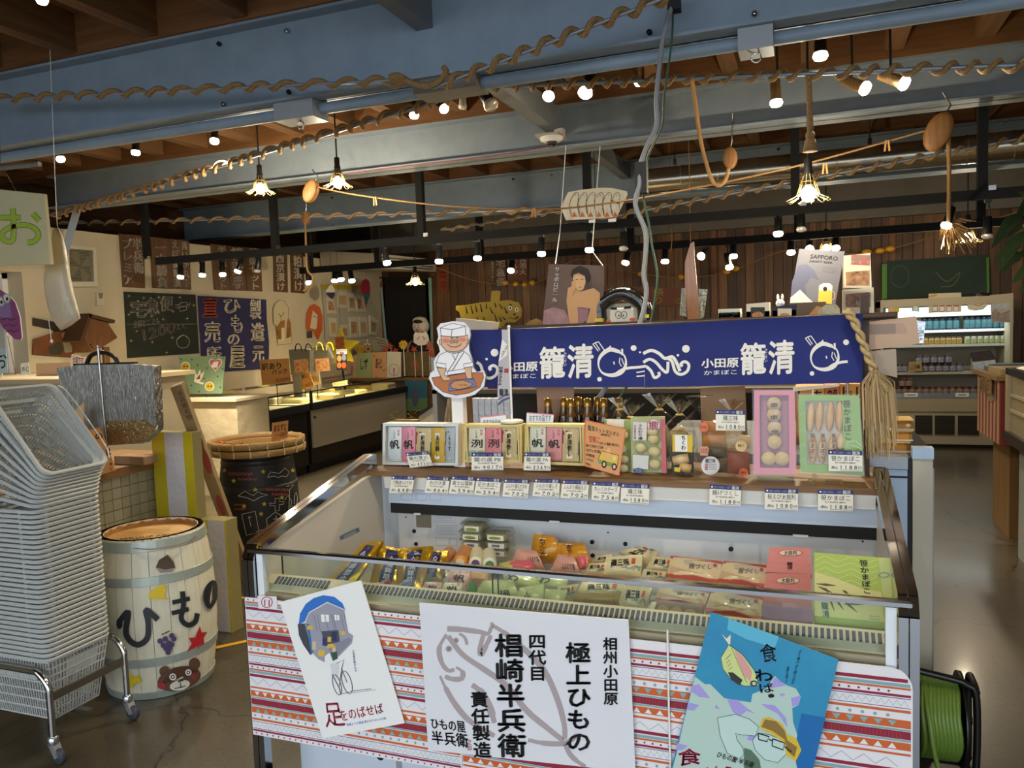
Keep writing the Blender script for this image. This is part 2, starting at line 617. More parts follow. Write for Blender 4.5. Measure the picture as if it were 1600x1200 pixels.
for xa in(-6.15,):
 M().bar((xa,5.1,2.2),(xa+.12,5.25,2.79),.1,.06,STEELW).build('knee_brace',b2)
pr=[]
for xa,xb in((-7.4,-2.6),(-2.36,-1.78),(-1.45,-.26),(-.12,XR)):
 pr.append(('pipe',M().tube([(xa,3.585,2.765),(xb,3.585,2.765)],.03,STEELP,12)))
for xa,xb in((-2.6,-2.36),(-.26,-.12)):
 q=M().box(xa,xb,3.5,3.64,2.71,2.8,mat('#a3aab0',.4,.3))
 ring=M().tube([((xa+xb)/2+.02*math.cos(t),3.56,2.69+.02*math.sin(t))for t in[i*pi/5 for i in range(10)]],.004,STEEL,6,True)
 pr.append(('clamp',q,[('ring',ring)]))
pr.append(('junction_box',M().box(-1.78,-1.45,3.5,3.66,2.735,2.8,mat('#77746c',.6))))
thing('ceiling_pipe','blue grey pipe with two clamps running under the nearest steel beam','pipe',pr)
# lamps
LCOL=(1.0,0.85,0.62)
def lamp(parent,p,kind,power,aim=None,ang=95,rad=.03):
 ld=bpy.data.lights.new('lamp_light',kind)
 ld.color=LCOL
 ld.energy=power
 ld.shadow_soft_size=rad
 if kind=='SPOT':
  ld.spot_size=math.radians(ang)
  ld.spot_blend=0.7
 o=bpy.data.objects.new('lamp_light',ld)
 COL.objects.link(o)
 o.parent=parent
 o.location=V(p)-parent.location
 if aim is not None:
  o.rotation_euler=(V(aim)-V(p)).to_track_quat('-Z','Y').to_euler()
 return o
GLOW=mat('#ffe9c4',.5,em=14)
GLOWB=mat('#ffdca0',.5,em=22)
DIMB=mat('#cfc9bd',.15,.3)
def spot(u,v,y,label,lit=True,body=BLACKM,aim=(0,0,-1),scale=1.0,power=26,arm=.1,top=None,group=None,stem=.006):
 """A track spotlight whose lamp face is seen at pixel (u, v) in the plane y."""
 p=at(u,v,y=y)
 scale*=.82
 d=V(aim).normalized()
 q=d.to_track_quat('Z','Y').to_matrix()
 r=.034*scale
 h=M().lathe([(.0,-.135*scale),(r*.75,-.13*scale),(r*.8,-.03*scale),(r*.9,-.02*scale)],p,body,14,q)
 bl=M().lathe([(r*.8,-.03*scale),(r,-.005),(r*.8,.008),(0,.012)],p,GLOW if lit else DIMB,14,q)
 a0=p-d*.09*scale
 zt=top if top is not None else a0.z+arm
 s=M().tube([a0,(a0.x+.012,a0.y,a0.z+.05),(a0.x,a0.y,zt)],stem,BLACK,6)
 s.box(a0.x-.018,a0.x+.018,a0.y-.018,a0.y+.018,zt-.02,zt,BLACK)
 t=thing('track_spotlight',label,'spotlight',[('housing',h),('bulb',bl),('mounting_arm',s)],group)
 if lit:
  lamp(t,p+d*.03,'SPOT',power*SPOT,p+d)
 return t
def cage_lamp(u,v,y,ztop,label,s=1.0,power=16,group='caged pendant bulbs'):
 p=at(u,v,y=y)
 bulb=M().ball(p,.034*s,.034*s,.038*s,GLOWB,12,8)
 sock=M().lathe([(.014*s,.165*s),(.018*s,.16*s),(.018*s,.11*s),(.022*s,.1*s),(.022*s,.04*s)],p,BLACK,12)
 wire=M()
 wk=mat('#c9b070',.3,.8)
 for i in range(10):
  a=2*pi*i/10
  P=[(.018,.095),(.036,.045),(.052,-.005),(.085,-.022),(.1,-.028),(.09,-.036),(.06,-.022)]
  wire.tube([p+V((r*math.cos(a+.16*(j>3))*s,r*math.sin(a+.16*(j>3))*s,z*s))for j,(r,z)in enumerate(P)],.0022,wk,5)
 for r,z in((.033,.055),(.05,0)):
  wire.tube([p+V((r*math.cos(2*pi*i/16)*s,r*math.sin(2*pi*i/16)*s,z*s))for i in range(16)],.002,wk,5,True)
 cord=M().tube([p+V((0,0,.16*s)),(p.x,p.y,ztop)],.006,BLACK,6)
 t=thing('pendant_lamp',label,'pendant lamp',[('bulb',bulb),('socket',sock),('wire_shade',wire),('cord',cord)],group)
 lamp(t,p+V((0,0,-.05*s)),'POINT',power*BULB,rad=.035)
 return t
cage_lamp(407,295,4.6,3.36,'caged pendant bulb, left of the two hung side by side at left')
cage_lamp(528,285,4.6,3.36,'caged pendant bulb, right of the two hung side by side at left')
cage_lamp(1263,303,4.6,3.36,'largest caged pendant bulb, hung below the knotted rope end',1.15)
cage_lamp(649,440,8.8,3.4,'small caged pendant bulb in front of the black doorway curtain',1.25,10)
cage_lamp(1291,389,8.8,3.4,'small caged pendant bulb before the grey beer poster',1.25,10)
cage_lamp(1512,372,8.8,3.4,'small caged pendant bulb at far right beside the frayed rope',1.35,10)
UP='track spotlights under the ceiling between the two near beams'
for u,v,a,lb in((95,250,(.3,-.1,-1),'leftmost black spotlight under the near beam'),(212,240,(0,-.1,-1),'second black spotlight from the left under the near beam'),(335,222,(.08,-.2,-1),'third black spotlight from the left under the near beam')):
 spot(u,v,4.4,lb,True,BLACKM,a,1.15,26,.1,3.36,UP)
spot(647,182,4.4,'black spotlight nearest the middle pipe joint, glowing weakly',True,BLACKM,(0,-.1,-1),1.1,8,.1,3.36,UP)
spot(695,171,4.4,'black spotlight tilted right beside the middle pipe joint',True,BLACKM,(.7,-.2,-.7),1.1,22,.1,3.36,UP)
spot(723,168,4.5,'unlit reflector bulb between two black spotlights',False,DIMB,(0,-.1,-1),1.0,0,.1,3.36,UP)
spot(768,166,4.3,'unlit black spotlight with a large clear lens',False,BLACKM,(.5,-.3,-.8),1.6,0,.1,3.36,UP)
spot(857,152,4.4,'bright bulb under the rope wrapped pole, left of a pair',True,BLACKM,(.1,-.6,-1),1.25,30,.1,3.36,UP)
spot(914,147,4.4,'bright yellowish bulb under the rope wrapped pole, right of a pair',True,BLACKM,(-.1,-.6,-1),1.5,30,.1,3.36,UP)
spot(1000,131,4.6,'white shaded bulb behind the rope wrapped pole',True,STEEL,(0,0,-1),1.2,20,.1,3.36,UP)
OAK=wood('#8a6a3c','#6f5430','z',4)
spot(1213,163,4.4,'wooden tube spotlight pointing straight down on a long rod',True,OAK,(.05,-.1,-1),1.2,14,.3,3.36,UP)
spot(1282,90,4.2,'black ribbed spotlight highest up at right',True,BLACKM,(0,-.1,-1),1.3,14,.05,3.36,UP)
spot(1354,139,4.4,'wooden tube spotlight tilted right, left of a pair on rods',True,OAK,(.75,-.3,-.5),1.3,12,.3,3.36,UP)
spot(1415,131,4.4,'wooden tube spotlight tilted right, right of a pair on rods',True,OAK,(.75,-.3,-.5),1.3,12,.3,3.36,UP)
spot(66,2,2.6,'spotlight between the joists at the top left corner',True,BLACKM,(.1,-.1,-1),.9,14,.1,3.47,UP)
for i_,(xa,xt)in enumerate(((-1.75,.2),(-.8,0),(.15,-.2))):
 pp=proj((xa,1.5,3.2))
 spot(pp[0],pp[1],1.5,'spotlight between the joists above the display case, %s of three'%ORD[i_],True,BLACKM,(xt,.5,-1),.9,20,.1,3.47,UP)
RY,RZ,BY,BZ=5.7,2.31,8.3,2.375
rp=[('rail',M().bar((-5.62,RY,RZ),(5.0,RY,RZ),.05,.062,RAILB))]
for u in(226,428,658,919,1243,1534):
 xx=at(u,340,y=RY).x
 rp.append(('hanger',M().box(xx-.028,xx+.028,RY-.025,RY+.025,RZ+.03,3.25,RAILB)))
 rp.append(('bracket',M().box(xx+.03,xx+.07,RY-.035,RY-.025,RZ+.02,RZ+.05,STEEL)))
thing('lighting_rail','black lighting rail hung nearer the camera on square posts','lighting rail',rp)
rp=[('rail',M().bar((-5.9,BY,BZ),(5.0,BY,BZ),.06,.075,RAILB))]
for u in(483,590,750,986,1247,1532):
 xx=at(u,390,y=BY).x
 rp.append(('hanger',M().box(xx-.035,xx+.035,BY-.03,BY+.03,BZ+.03,3.25,RAILB)))
thing('lighting_rail','black lighting rail hung farther back near the boarded wall','lighting rail',rp)
G1='spotlights clipped under the front black rail'
n=0
for u,v,a,lit in((282,434,(0,-.1,-1),1),(316,431,(0,-.1,-1),1),(348,430,(.1,-.1,-1),1),(371,425,(-.4,-.2,-1),1),(402,424,(-.3,.1,-1),0),(483,443,(.1,-.1,-1),1),(605,412,(.2,-.1,-1),1),(686,410,(0,-.15,-1),1),(746,405,(0,-.15,-1),1),(846,398,(0,-.15,-1),1),(921,392,(0,-.15,-1),1),(974,390,(0,-.15,-1),0),(1216,367,(0,-.1,-1),1),(1252,360,(0,-.1,-1),0),(1478,354,(-.3,-.2,-1),1),(1543,371,(0,0,-1),0)):
 spot(u,v,RY,'%s spotlight, %s from the left under the front rail'%('lit' if lit else 'unlit',ORD[n]),lit,BLACKM if n<6 or n>11 else mat('#3a3a3a',.3,.6),a,1.1 if n<6 else 1.2,38 if n<6 else 24,.08,RZ-.031,G1)
 n+=1
G2='spotlights clipped under the rear black rail'
n=0
for u,v,a,lit in((523,440,(0,-.1,-1),1),(533,438,(.2,-.1,-1),1),(550,440,(.2,-.1,-1),1),(798,424,(0,-.5,-1),1),(977,412,(-.2,-.3,-1),1),(1039,410,(0,-.2,-1),1),(1095,401,(-.3,-1,-.6),1),(1146,402,(0,-.2,-1),1),(1140,419,(.2,-.3,-1),1),(1236,396,(0,-.3,-1),1),(1265,390,(0,-.8,-.6),1),(1306,389,(0,-.3,-1),1)):
 spot(u,v,BY,'small lit spotlight, %s from the left under the rear rail'%ORD[n],lit,BLACKM,a,1.5,40 if n<3 else 22,.08,BZ-.0378,G2)
 n+=1
# the chilled display case in front
def cv(ox,oy,s):
 def f(*P):
  return[(ox+s*a,oy+s*b)for a,b in P]
 return f
def bx(f,a,b,c,d):
 p,q=f((a,b),(c,d))
 return(p[0],p[1],q[0],q[1])
CX0,CX1=-1.72,0.245
FY=2.045
BODY=mat('#c3cbd4',.4)
LINER=mat('#d5d8da',.45)
LINERW=mat('#cfc8ba',.5)
BEIGE=mat('#cfc4a2',.5)
CHROME=mat('#b4b6ba',.1,1.0)
parts=[]
parts.append(('cabinet',M().box(CX0+.075,CX1-.02,2.16,3.14,.1,.58,BODY).box(CX0+.2,CX1-.08,2.2,3.1,0,.1,BLACK).box(CX0,CX1,2.905,3.14,.58,1.005,BODY).box(-1.27,-1.25,2.158,2.162,.12,.69,GREY).box(-.3,-.296,2.158,2.162,.12,.69,GREY).lathe([(.014,0),(0,.002)],at(594,1182,y=2.16),BLACK,12,Matrix.Rotation(pi/2,3,'X'))))
parts.append(('bumper',M().box(CX0+.01,CX1-.01,FY+.005,2.16,.31,.745,BODY)))
parts.append(('end_panel',M().prism([(CX0+.03,2.06,.58),(CX0+.03,2.87,.58),(CX0+.03,2.87,1.0),(CX0+.03,2.75,1.0),(CX0+.03,2.07,.88)],(-.02,0,0),LINERW)))
parts.append(('end_panel',M().prism([(CX1-.03,2.06,.58),(CX1-.03,2.87,.58),(CX1-.03,2.87,1.0),(CX1-.03,2.75,1.0),(CX1-.03,2.07,.88)],(.02,0,0),LINERW)))
back=M().box(CX0+.1,CX1-.02,2.87,2.9,.58,.99,LINER)
bp=YP(2.869)
for u,v,r in((647,830,3.2),(650,850,3.2),(634,808,1.2),(925,847,3.6),(926,868,3.6),(977,850,3.6),(1142,858,4),(950,832,1.3),(1348,846,1.8)):
 back.disc((u,v),r,r,bp,.001,BLACK,12)
f=cv(580,580,.25)
back.poly(f((280,885),(375,890),(375,980),(282,975)),bp,.001,mat('#7f7763',.5))
for a in((390,890,525,945),(410,965,535,1020),(405,1040,485,1090),(492,1045,535,1090)):
 back.stroke(f((a[0],a[1]),(a[2],a[1]),(a[2],a[3]),(a[0],a[3])),.5,bp,.001,mat('#8c8f93'),True)
 for i in range(4):
  if a[2]-a[0]>100:
   back.stroke(f((a[0]+12,a[1]+12+10*i),(a[2]-14,a[1]+12+10*i)),.6,bp,.001,mat('#9a9da1'))
parts.append(('back_panel',back))
parts.append(('foam_strip',M().box(CX0+.08,CX1-.03,2.845,2.87,.835,.885,mat('#2b2a28',.95,bump=(300,.6,.002))).box(-1.53,-1.5,2.842,2.846,.832,.84,WHITE).box(-.94,-.9,2.842,2.846,.832,.84,WHITE).box(-.05,.0,2.842,2.846,.832,.84,WHITE)))
up=M().box(CX0+.09,CX1-.03,2.815,2.87,.885,.96,mat('#c9d6e6',.4))
for i,u in enumerate((627,650,672)):
 up.stroke([(u,771),(u+17,772),(u+17,782),(u,781)],.5,YP(2.814),.0005,GREY,True)
parts.append(('upper_panel',up))
parts.append(('price_rail',M().hexa([(-1.625,2.78,.955),(.208,2.78,.955),(.208,2.82,.955),(-1.625,2.82,.955),(-1.625,2.772,1.008),(.208,2.772,1.008),(.208,2.82,1.008),(-1.625,2.82,1.008)],mat('#ece9de',.45))))
parts.append(('shelf_board',M().box(CX0+.03,CX1-.015,2.752,3.14,1.008,1.03,wood('#8d6a3f','#5c4023','x',2.2,.5)),'thin brown wood shelf along the top'))
parts.append(('product_deck',M().prism([(CX0+.03,2.135,.66),(CX0+.03,2.868,.60),(CX0+.03,2.868,.585),(CX0+.03,2.135,.585)],(CX1-CX0-.06,0,0),LINERW)))
sl=M()
for i in range(125):
 xx=CX0+.075+i*.0148
 if-1.44<xx<-1.37 or xx>CX1-.06:
  continue
 a=V((xx,2.074,.7815))
 b=V((xx,2.099,.7965))
 sl.hexa([a,a+V((.0085,0,0)),b+V((.0085,0,0)),b,a+V((0,-.001,.003)),a+V((.0085,-.001,.003)),b+V((.0085,-.001,.003)),b+V((0,-.001,.003))],mat('#4d5560',.6))
parts.append(('air_grille',M().hexa([(CX0+.035,2.05,.745),(CX1-.035,2.05,.745),(CX1-.035,2.13,.745),(CX0+.035,2.13,.745),(CX0+.035,2.05,.766),(CX1-.035,2.05,.766),(CX1-.035,2.11,.802),(CX0+.035,2.11,.802)],BEIGE)))
parts.append(('grille_slots',sl))
parts.append(('sill',M().box(CX0+.03,CX1-.03,2.03,2.07,.738,.766,mat('#a89e82',.3,.5))))
parts.append(('front_glass',M().box(CX0+.03,CX1-.03,2.036,2.04,.766,.9,GLASS)))
DK=mat('#23261f',.3)
for xa,xb in((CX0+.075,-.885),(-.87,CX1-.06)):
 parts.append(('inner_glass',M().box(xa,xb,2.118,2.121,.80,.865,GLASS).box(xa,xb,2.117,2.122,.864,.867,DK).box(xa,xa+.003,2.117,2.122,.80,.865,DK).box(xb-.003,xb,2.117,2.122,.80,.865,DK)))
parts.append(('front_rail',M().rbox(CX0+.01,CX1-.01,2.024,2.048,.896,.911,CHROME,.005),'polished chrome front rail'))
for s0 in(CX0,CX1-.045):
 q=M()
 for dx,w_ in((0,.021),(.024,.021)):
  xc=s0+dx+w_/2
  q.bar((xc,2.03,.12),(xc,2.03,.875),w_,.035,CHROME,(0,1,0))
  q.bar((xc,2.03,.87),(xc,2.052,.912),w_,.035,CHROME,(0,1,0))
  q.bar((xc,2.045,.908),(xc,2.79,1.075),w_,.035,CHROME)
 q.box(s0+.005,s0+.04,2.78,2.82,1.03,1.09,CHROME)
 parts.append(('end_frame',q,'chrome end frame'))
for xa in(CX1-.072,CX0+.048):
 parts.append(('corner_trim',M().box(xa,xa+.024,2.026,2.05,.745,.893,mat('#dfe4e6',.4))))
st=M()
f=cv(430,820,.15)
ep=XP(CX0+.031)
st.poly(f((672,120),(870,25),(880,65),(680,160)),ep,.001,mat('#5f7590'))
st.poly(f((715,115),(840,52),(842,80),(720,140)),ep,.002,mat('#8fa3b5'))
parts.append(('sticker',st))
case=thing('display_case','long open chilled display case with chrome frame and sloping glass','display case',parts)
for o in case.children:
 if o.name.startswith('grille_slots'):
  o['kind']='stuff'
TEAL,CRIM,ORG,PURP=mat('#84a7a6',.5),mat('#8c1d38',.5),mat('#c9602c',.5),mat('#5a2a58',.5)
OIL=mat('#e6e2e2',.35,coat=.3)
def oilcloth(x0,x1,z0,z1,flip,label,rc=0.0,shift=0.0):
 y=FY-.036
 sheet=M()
 P=[(x0,y,z0),(x1,y,z0)]
 if rc:
  P+=[(x1-rc+rc*math.cos(t),y,z1-rc+rc*math.sin(t))for t in[i*pi/12 for i in range(7)]]
 else:
  P+=[(x1,y,z1)]
 P+=[(x0,y,z1)]
 sheet.prism(P,(0,.004,0),OIL)
 pr=M()
 T=.224
 xr=x1-.004
 Z=lambda k,s:(z1-shift-(k+s)*T)if not flip else(z1-shift-(k+1-s)*T)
 def q(k,a,b,c,xa=x0+.002,xb=None,o=.0006):
  za,zb=sorted((Z(k,a),Z(k,b)))
  za,zb=max(za,z0+.002),min(zb,z1-.002)
  xe=xb if xb is not None else xr
  if rc:
   e=z1-rc
   if zb>e:
    xe=min(xe,x1-rc+math.sqrt(max(rc*rc-(zb-e)**2,0))-.004)
  if zb-za>.0006:
   pr.add([(xa,y-o,za),(xe,y-o,za),(xe,y-o,zb),(xa,y-o,zb)],[(0,1,2,3)],c)
 def ok(k,s):
  z=Z(k,s)
  return z0+.004<z<z1-.006
 def tris(k,a,b,c,per,wd,down):
  if not(ok(k,a)and ok(k,b)):
   return
  za,zb=Z(k,a),Z(k,b)
  n=int((xr-x0-.01)/per)
  for i in range(n):
   xc=x0+.012+per*(i+.5)
   zt,zd=(za,zb)if down else(zb,za)
   pr.add([(xc-wd/2,y-.0012,zt),(xc+wd/2,y-.0012,zt),(xc,y-.0012,zd)],[(0,1,2)],c)
 def zig(k,a,b,c,per,wd):
  if not(ok(k,a)and ok(k,b)):
   return
  za,zb=Z(k,a),Z(k,b)
  n=int((xr-x0-.01)/per*2)
  for i in range(n):
   xa,xb=x0+.006+i*per/2,x0+.006+(i+1)*per/2
   p,r=(za,zb)if i%2==0 else(zb,za)
   pr.add([(xa,y-.0008,p-wd),(xb,y-.0008,r-wd),(xb,y-.0008,r+wd),(xa,y-.0008,p+wd)],[(0,1,2,3)],c)
 def dots(k,s,c,per,r):
  if not ok(k,s):
   return
  z=Z(k,s)
  for i in range(int((xr-x0-.02)/per)):
   xc=x0+.014+per*i
   pr.add([(xc+r*math.cos(t),y-.0012,z+r*math.sin(t))for t in[j*pi/3 for j in range(6)]],[tuple(range(6))],c)
 for k in range(-1,3):
  q(k,0,.04,CRIM)
  zig(k,.06,.15,mat('#7d94a0'),.05,.0008)
  q(k,.19,.215,ORG)
  q(k,.25,.335,ORG)
  tris(k,.262,.322,OIL,.031,.02,True)
  q(k,.345,.368,TEAL)
  q(k,.372,.46,CRIM)
  for s in(.395,.415,.435):
   dots(k,s,mat('#b8502c'),.0085,.0013)
  q(k,.463,.485,TEAL)
  q(k,.495,.585,ORG)
  tris(k,.51,.572,TEAL,.031,.02,False)
  dots(k,.625,TEAL,.028,.0045)
  q(k,.665,.695,ORG)
  q(k,.715,.722,PURP)
  zig(k,.74,.80,TEAL,.017,.0008)
  q(k,.818,.826,PURP)
  q(k,.838,.865,CRIM)
  dots(k,.893,CRIM,.022,.003)
  q(k,.92,.942,ORG)
  q(k,.948,.985,TEAL)
 return thing('printed_oilcloth',label,'tablecloth',[('sheet',sheet),('printed_pattern',pr)],'striped oilcloths on the display case front')
oilcloth(CX0+.006,-.96,.29,.752,False,'striped oilcloth sheet on the case front, left one behind the cyclist poster',0,.03)
oilcloth(-.958,CX1-.015,.29,.752,True,'striped oilcloth sheet on the case front, right one with rounded corner behind the blue poster',.05,-.19)
tk=M()
pl=YP(FY-.0385)
tk.slab([(402,931),(432,932),(433,952),(404,951)],pl,.0015,OIL)
tk.disc((417,941),9,9,pl,.001,mat('#c2404a'),20).disc((417,941),7.6,7.6,pl,.0015,OIL,20)
tk.text('11',(413,935,421,948),pl,.002,mat('#c2404a'),bold=.03)
one(tk,'number_sticker','small white sticker with a red ringed number at the case\'s left corner','sticker')
one(M().tube([at(1043,985,y=FY-.043),at(1045,1100,y=FY-.043),at(1048,1215,y=FY-.043)],.003,WHITE,6),'white_string','white string hanging down the striped oilcloth beside the calligraphy sheet','string')
pl=YP(FY-.046)
f=cv(390,900,.25)
sh=M().slab([(437,941),(564,907),(632,1130),(504,1154)],pl,.003,PAPER)
a=M()
LG,DG=mat('#9a99a4'),mat('#4a4b58')
a.poly(f((306,305),(315,235),(350,175),(400,138),(460,120),(530,130),(580,170),(600,215),(560,205),(485,165),(372,225),(345,285)),pl,.0006,mat('#2f6fc0'))
a.poly(f((300,300),(350,295),(398,480),(380,495),(335,430),(308,370)),pl,.0006,mat('#3f4048'))
a.poly(f((345,300),(372,232),(485,168),(592,214),(614,350),(648,372),(640,420),(560,500),(470,540),(430,520),(392,480)),pl,.0009,LG)
a.poly(f((352,300),(372,300),(398,478),(386,488)),pl,.0011,mat('#4470a8'))
a.poly(f((448,345),(555,338),(565,410),(470,440)),pl,.0011,DG)
a.poly(f((495,440),(620,385),(640,400),(560,490),(500,510)),pl,.0012,mat('#86858f'))
for q in((445,240,495,285),(528,242,560,275)):
 a.poly(f((q[0],q[1]),(q[2],q[1]+3),(q[2]+2,q[3]),(q[0]+5,q[3]+3)),pl,.0012,PAPER)
 a.stroke(f(((q[0]+q[2])/2,q[1]),((q[0]+q[2])/2+3,q[3])),.6,pl,.0013,DG)
a.stroke(f((345,290),(372,228),(485,164),(595,212)),1.2,pl,.0013,mat('#e8e4d8'))
for x_ in(400,420,470,510,520,570,590):
 a.stroke(f((x_,240),(x_+25,350)),.5,pl,.0012,DG)
for q in((455,385,483,435,'#27336d'),(487,380,510,412,'#d8b03a'),(512,350,545,405,'#2c2f52'),(570,345,595,370,'#d8b03a'),(360,310,395,335,'#d8b03a'),(390,410,415,460,'#c9b98a')):
 a.poly(f((q[0],q[1]),(q[2],q[1]),(q[2],q[3]),(q[0],q[3])),pl,.0013,mat(q[4]))
a.disc(f((449,482))[0],5.5,5.5,pl,.0014,mat('#d8b03a'))
a.poly(f((470,500),(500,480),(515,520),(500,550),(470,540)),pl,.0014,PAPER)
a.poly(f((508,480),(545,470),(552,515),(520,532)),pl,.0015,mat('#33513c'))
a.poly(f((515,450),(535,445),(540,470),(520,478)),pl,.0016,mat('#dcb894'))
a.poly(f((482,450),(490,425),(520,422),(540,445)),pl,.0017,mat('#d8b03a'))
a.poly(f((505,550),(550,540),(560,570),(545,640),(530,655),(515,620)),pl,.0014,mat('#d4d3d6'))
for c,ru,rv,rt in(((608,665),7,18.5,-16),((546,680),6,16.5,-16)):
 a.stroke([(f(c)[0][0]+ru*math.cos(t)*math.cos(math.radians(rt))-rv*math.sin(t)*math.sin(math.radians(rt)),f(c)[0][1]+ru*math.cos(t)*math.sin(math.radians(rt))+rv*math.sin(t)*math.cos(math.radians(rt)))for t in[i*pi/10 for i in range(20)]],1.1,pl,.0016,DG,True)
a.stroke(f((515,615),(560,700),(570,740)),1.4,pl,.0017,DG)
a.stroke(f((545,545),(590,525),(575,580),(560,690)),1,pl,.0017,DG)
a.stroke(f((575,580),(608,665)),1,pl,.0017,DG)
a.stroke(f((575,738),(650,718),(760,705)),.9,pl,.001,DG)
a.stroke(f((645,730),(790,710)),.6,pl,.001,DG)
R2=mat('#b23a4c')
a.text('足',f((462,785),(560,780),(600,938),(478,950)),pl,.001,R2,bold=.015)
a.text('をのばせば',f((552,838),(825,792),(842,858),(575,912)),pl,.001,R2,bold=.015)
a.text('物語よりの電進 隣のおやはいら付録',f((603,922),(850,880),(855,897),(608,940)),pl,.001,mat('#2f5fa8'),bold=.01)
a.text('小田原名物ひもの',f((640,460),(655,460),(672,600),(655,600)),pl,.001,mat('#2f4f88'),vert=True)
thing('cyclist_poster','white poster of a cyclist riding from a wooden house with red lettering','poster',[('sheet',sh),('printed_picture',a)])
pl=YP(FY-.05)
f=cv(650,930,.25)
sh=M().slab([(655,942),(982,969),(993,1207),(669,1172)],pl,.004,mat('#dedddf',.5,bump=(9,.35,.01)))
a=M()
FS=mat('#a99b9a',.7)
for W,P in(([9,8,7,6,5,6],((195,210),(290,215),(400,230),(450,240),(470,200),(475,170))),([6,8,9,9,9,8,6],((480,190),(560,240),(680,340),(800,470),(880,640),(925,800),(930,900))),([5,8,7,6,5],((190,245),(145,330),(160,420),(200,470),(240,465))),([4,8,8,7,5],((250,450),(290,480),(285,520),(230,525),(180,508))),([4,8,9,8,7],((150,505),(190,590),(250,690),(340,790),(490,880))),([8,8,9,9,9,8,6],((200,255),(290,370),(420,460),(560,560),(690,720),(820,830),(920,910))),([7,8,9,7,4],((420,250),(400,330),(405,370),(440,310),(470,250))),([8,12,12,8,3],((350,560),(400,600),(450,680),(480,760),(490,800))),([6,8,8,5],((700,905),(800,925),(930,925),(1010,870))),([8,8,6,4],((930,920),(960,990),(1010,1040),(1060,1070))),([4,5,4],((270,240),(305,265),(320,310)))):
 P2=pc(f(*P),4)
 n=len(P2)
 Wd=[W[min(int(i/4),len(W)-1)]for i in range(n)]
 a.stroke(P2,Wd,pl,.0008,FS)
for c,r in(((250,283),4.5),((205,335),5)):
 a.disc(f(c)[0],r,r,pl,.001,FS).disc(f(c)[0],r*.5,r*.5,pl,.0014,mat('#857977'))
for t,q in(('相州小田原',(1168,262,1262,690)),('極上ひもの',(935,292,1098,985)),('四代目',(702,240,815,540)),('椙崎半兵衛',(495,238,680,1020)),('責任製造',(345,600,460,1020))):
 k={'相州小田原':(8,2),'極上ひもの':(6,3),'四代目':(6,3),'椙崎半兵衛':(20,10),'責任製造':(18,10)}[t]
 a.text(t,f((q[0]-k[1],q[1]),(q[2]-k[1],q[1]),(q[2]+k[0]-4,q[3]),(q[0]+k[0]-4,q[3])),pl,.002,INK,vert=True,bold=.04)
a.text('ひもの屋',f((88,765),(300,785),(312,862),(100,835)),pl,.002,INK,bold=.028)
a.text('半兵衛',f((92,845),(318,865),(330,955),(105,930)),pl,.002,INK,bold=.028)
a.text('之印',f((318,900),(348,900),(350,975),(320,975)),pl,.002,mat('#c5606a'),vert=True,bold=.02)
thing('calligraphy_sheet','white sheet brushed with large black characters over a grey brown fish','poster',[('sheet',sh),('brush_lettering',a)])
pl=YP(FY-.053)
f=cv(970,940,.21875)
Q=[f((645,75))[0],f((1555,415))[0],(1254,1266),(1036,1250)]
sh=M().slab(Q,pl,.003,mat('#2f93b7',.25,noise=6,h2='#2784b0',coat=.5))
a=M()
CL,LV,DB=mat('#b7cfc2',.4),mat('#a79bd8',.4),mat('#1f6aa8',.4)
a.poly(f((1290,800),(1460,830),(1375,1190),(1345,1330),(1290,1330),(1230,1100),(1260,950)),pl,.0006,DB)
a.poly(f((770,120),(1130,250),(1100,330),(900,270),(760,200)),pl,.0005,mat('#5fb6d0',.3))
a.poly(f((530,535),(600,590),(640,590),(740,690),(930,720),(940,660),(1040,620),(1100,530),(1140,570),(1190,600),(1250,620),(1285,680),(1270,740),(1225,760),(1230,860),(1260,950),(1240,1100),(1290,1330),(335,1330),(370,1189),(400,1080),(440,900),(480,740)),pl,.0008,CL)
for P in(((505,600),(560,590),(640,690),(560,680),(500,640)),((760,700),(830,700),(900,760),(960,800),(900,780),(850,820),(800,790)),((1000,730),(1100,740),(1180,830),(1190,900),(1120,800),(1040,760)),((1215,690),(1285,670),(1270,740),(1225,750)),((1100,540),(1140,570),(1180,600),(1120,610),(1060,620)),((400,1010),(480,1030),(440,1060),(395,1060)),((930,930),(1000,960),(950,1000),(900,985)),((490,720),(560,740),(520,780),(470,770)),((680,735),(710,770),(670,760)),((1130,655),(1180,660),(1150,680))):
 a.poly(f(*P),pl,.0011,LV)
a.poly(f((770,310),(715,400),(730,480),(790,560),(880,600),(985,600),(960,500),(870,380)),pl,.001,mat('#cdd98c',.4))
a.poly(f((775,312),(720,230),(755,265),(785,235),(782,300)),pl,.0011,mat('#e7dfc0',.4))
a.poly(f((808,340),(870,390),(940,500),(925,570),(880,530),(840,430)),pl,.0013,mat('#dc9f96',.4))
a.poly(f((765,505),(800,505),(870,560),(850,600),(790,560)),pl,.0014,mat('#2e2f2c',.4))
a.disc(f((950,585))[0],6,5,pl,.0014,mat('#4b453c'))
a.disc(f((952,585))[0],3,2.6,pl,.0016,mat('#d8cfae'))
a.stroke(f((770,310),(715,400),(730,480),(790,560),(880,605),(985,602),(960,500),(870,380),(775,308)),.7,pl,.0016,mat('#40423a'))
for x_,y_ in((760,400),(768,425),(775,450),(783,475),(775,385)):
 a.stroke(f((x_-12,y_+14),(x_+12,y_-10)),.8,pl,.0016,mat('#9a3f4a'))
a.stroke(f((790,330),(900,580)),.6,pl,.0016,mat('#40423a'))
a.text('食',f((985,310),(1100,290),(1125,430),(1010,440)),pl,.0016,mat('#3d4f55'),bold=.02)
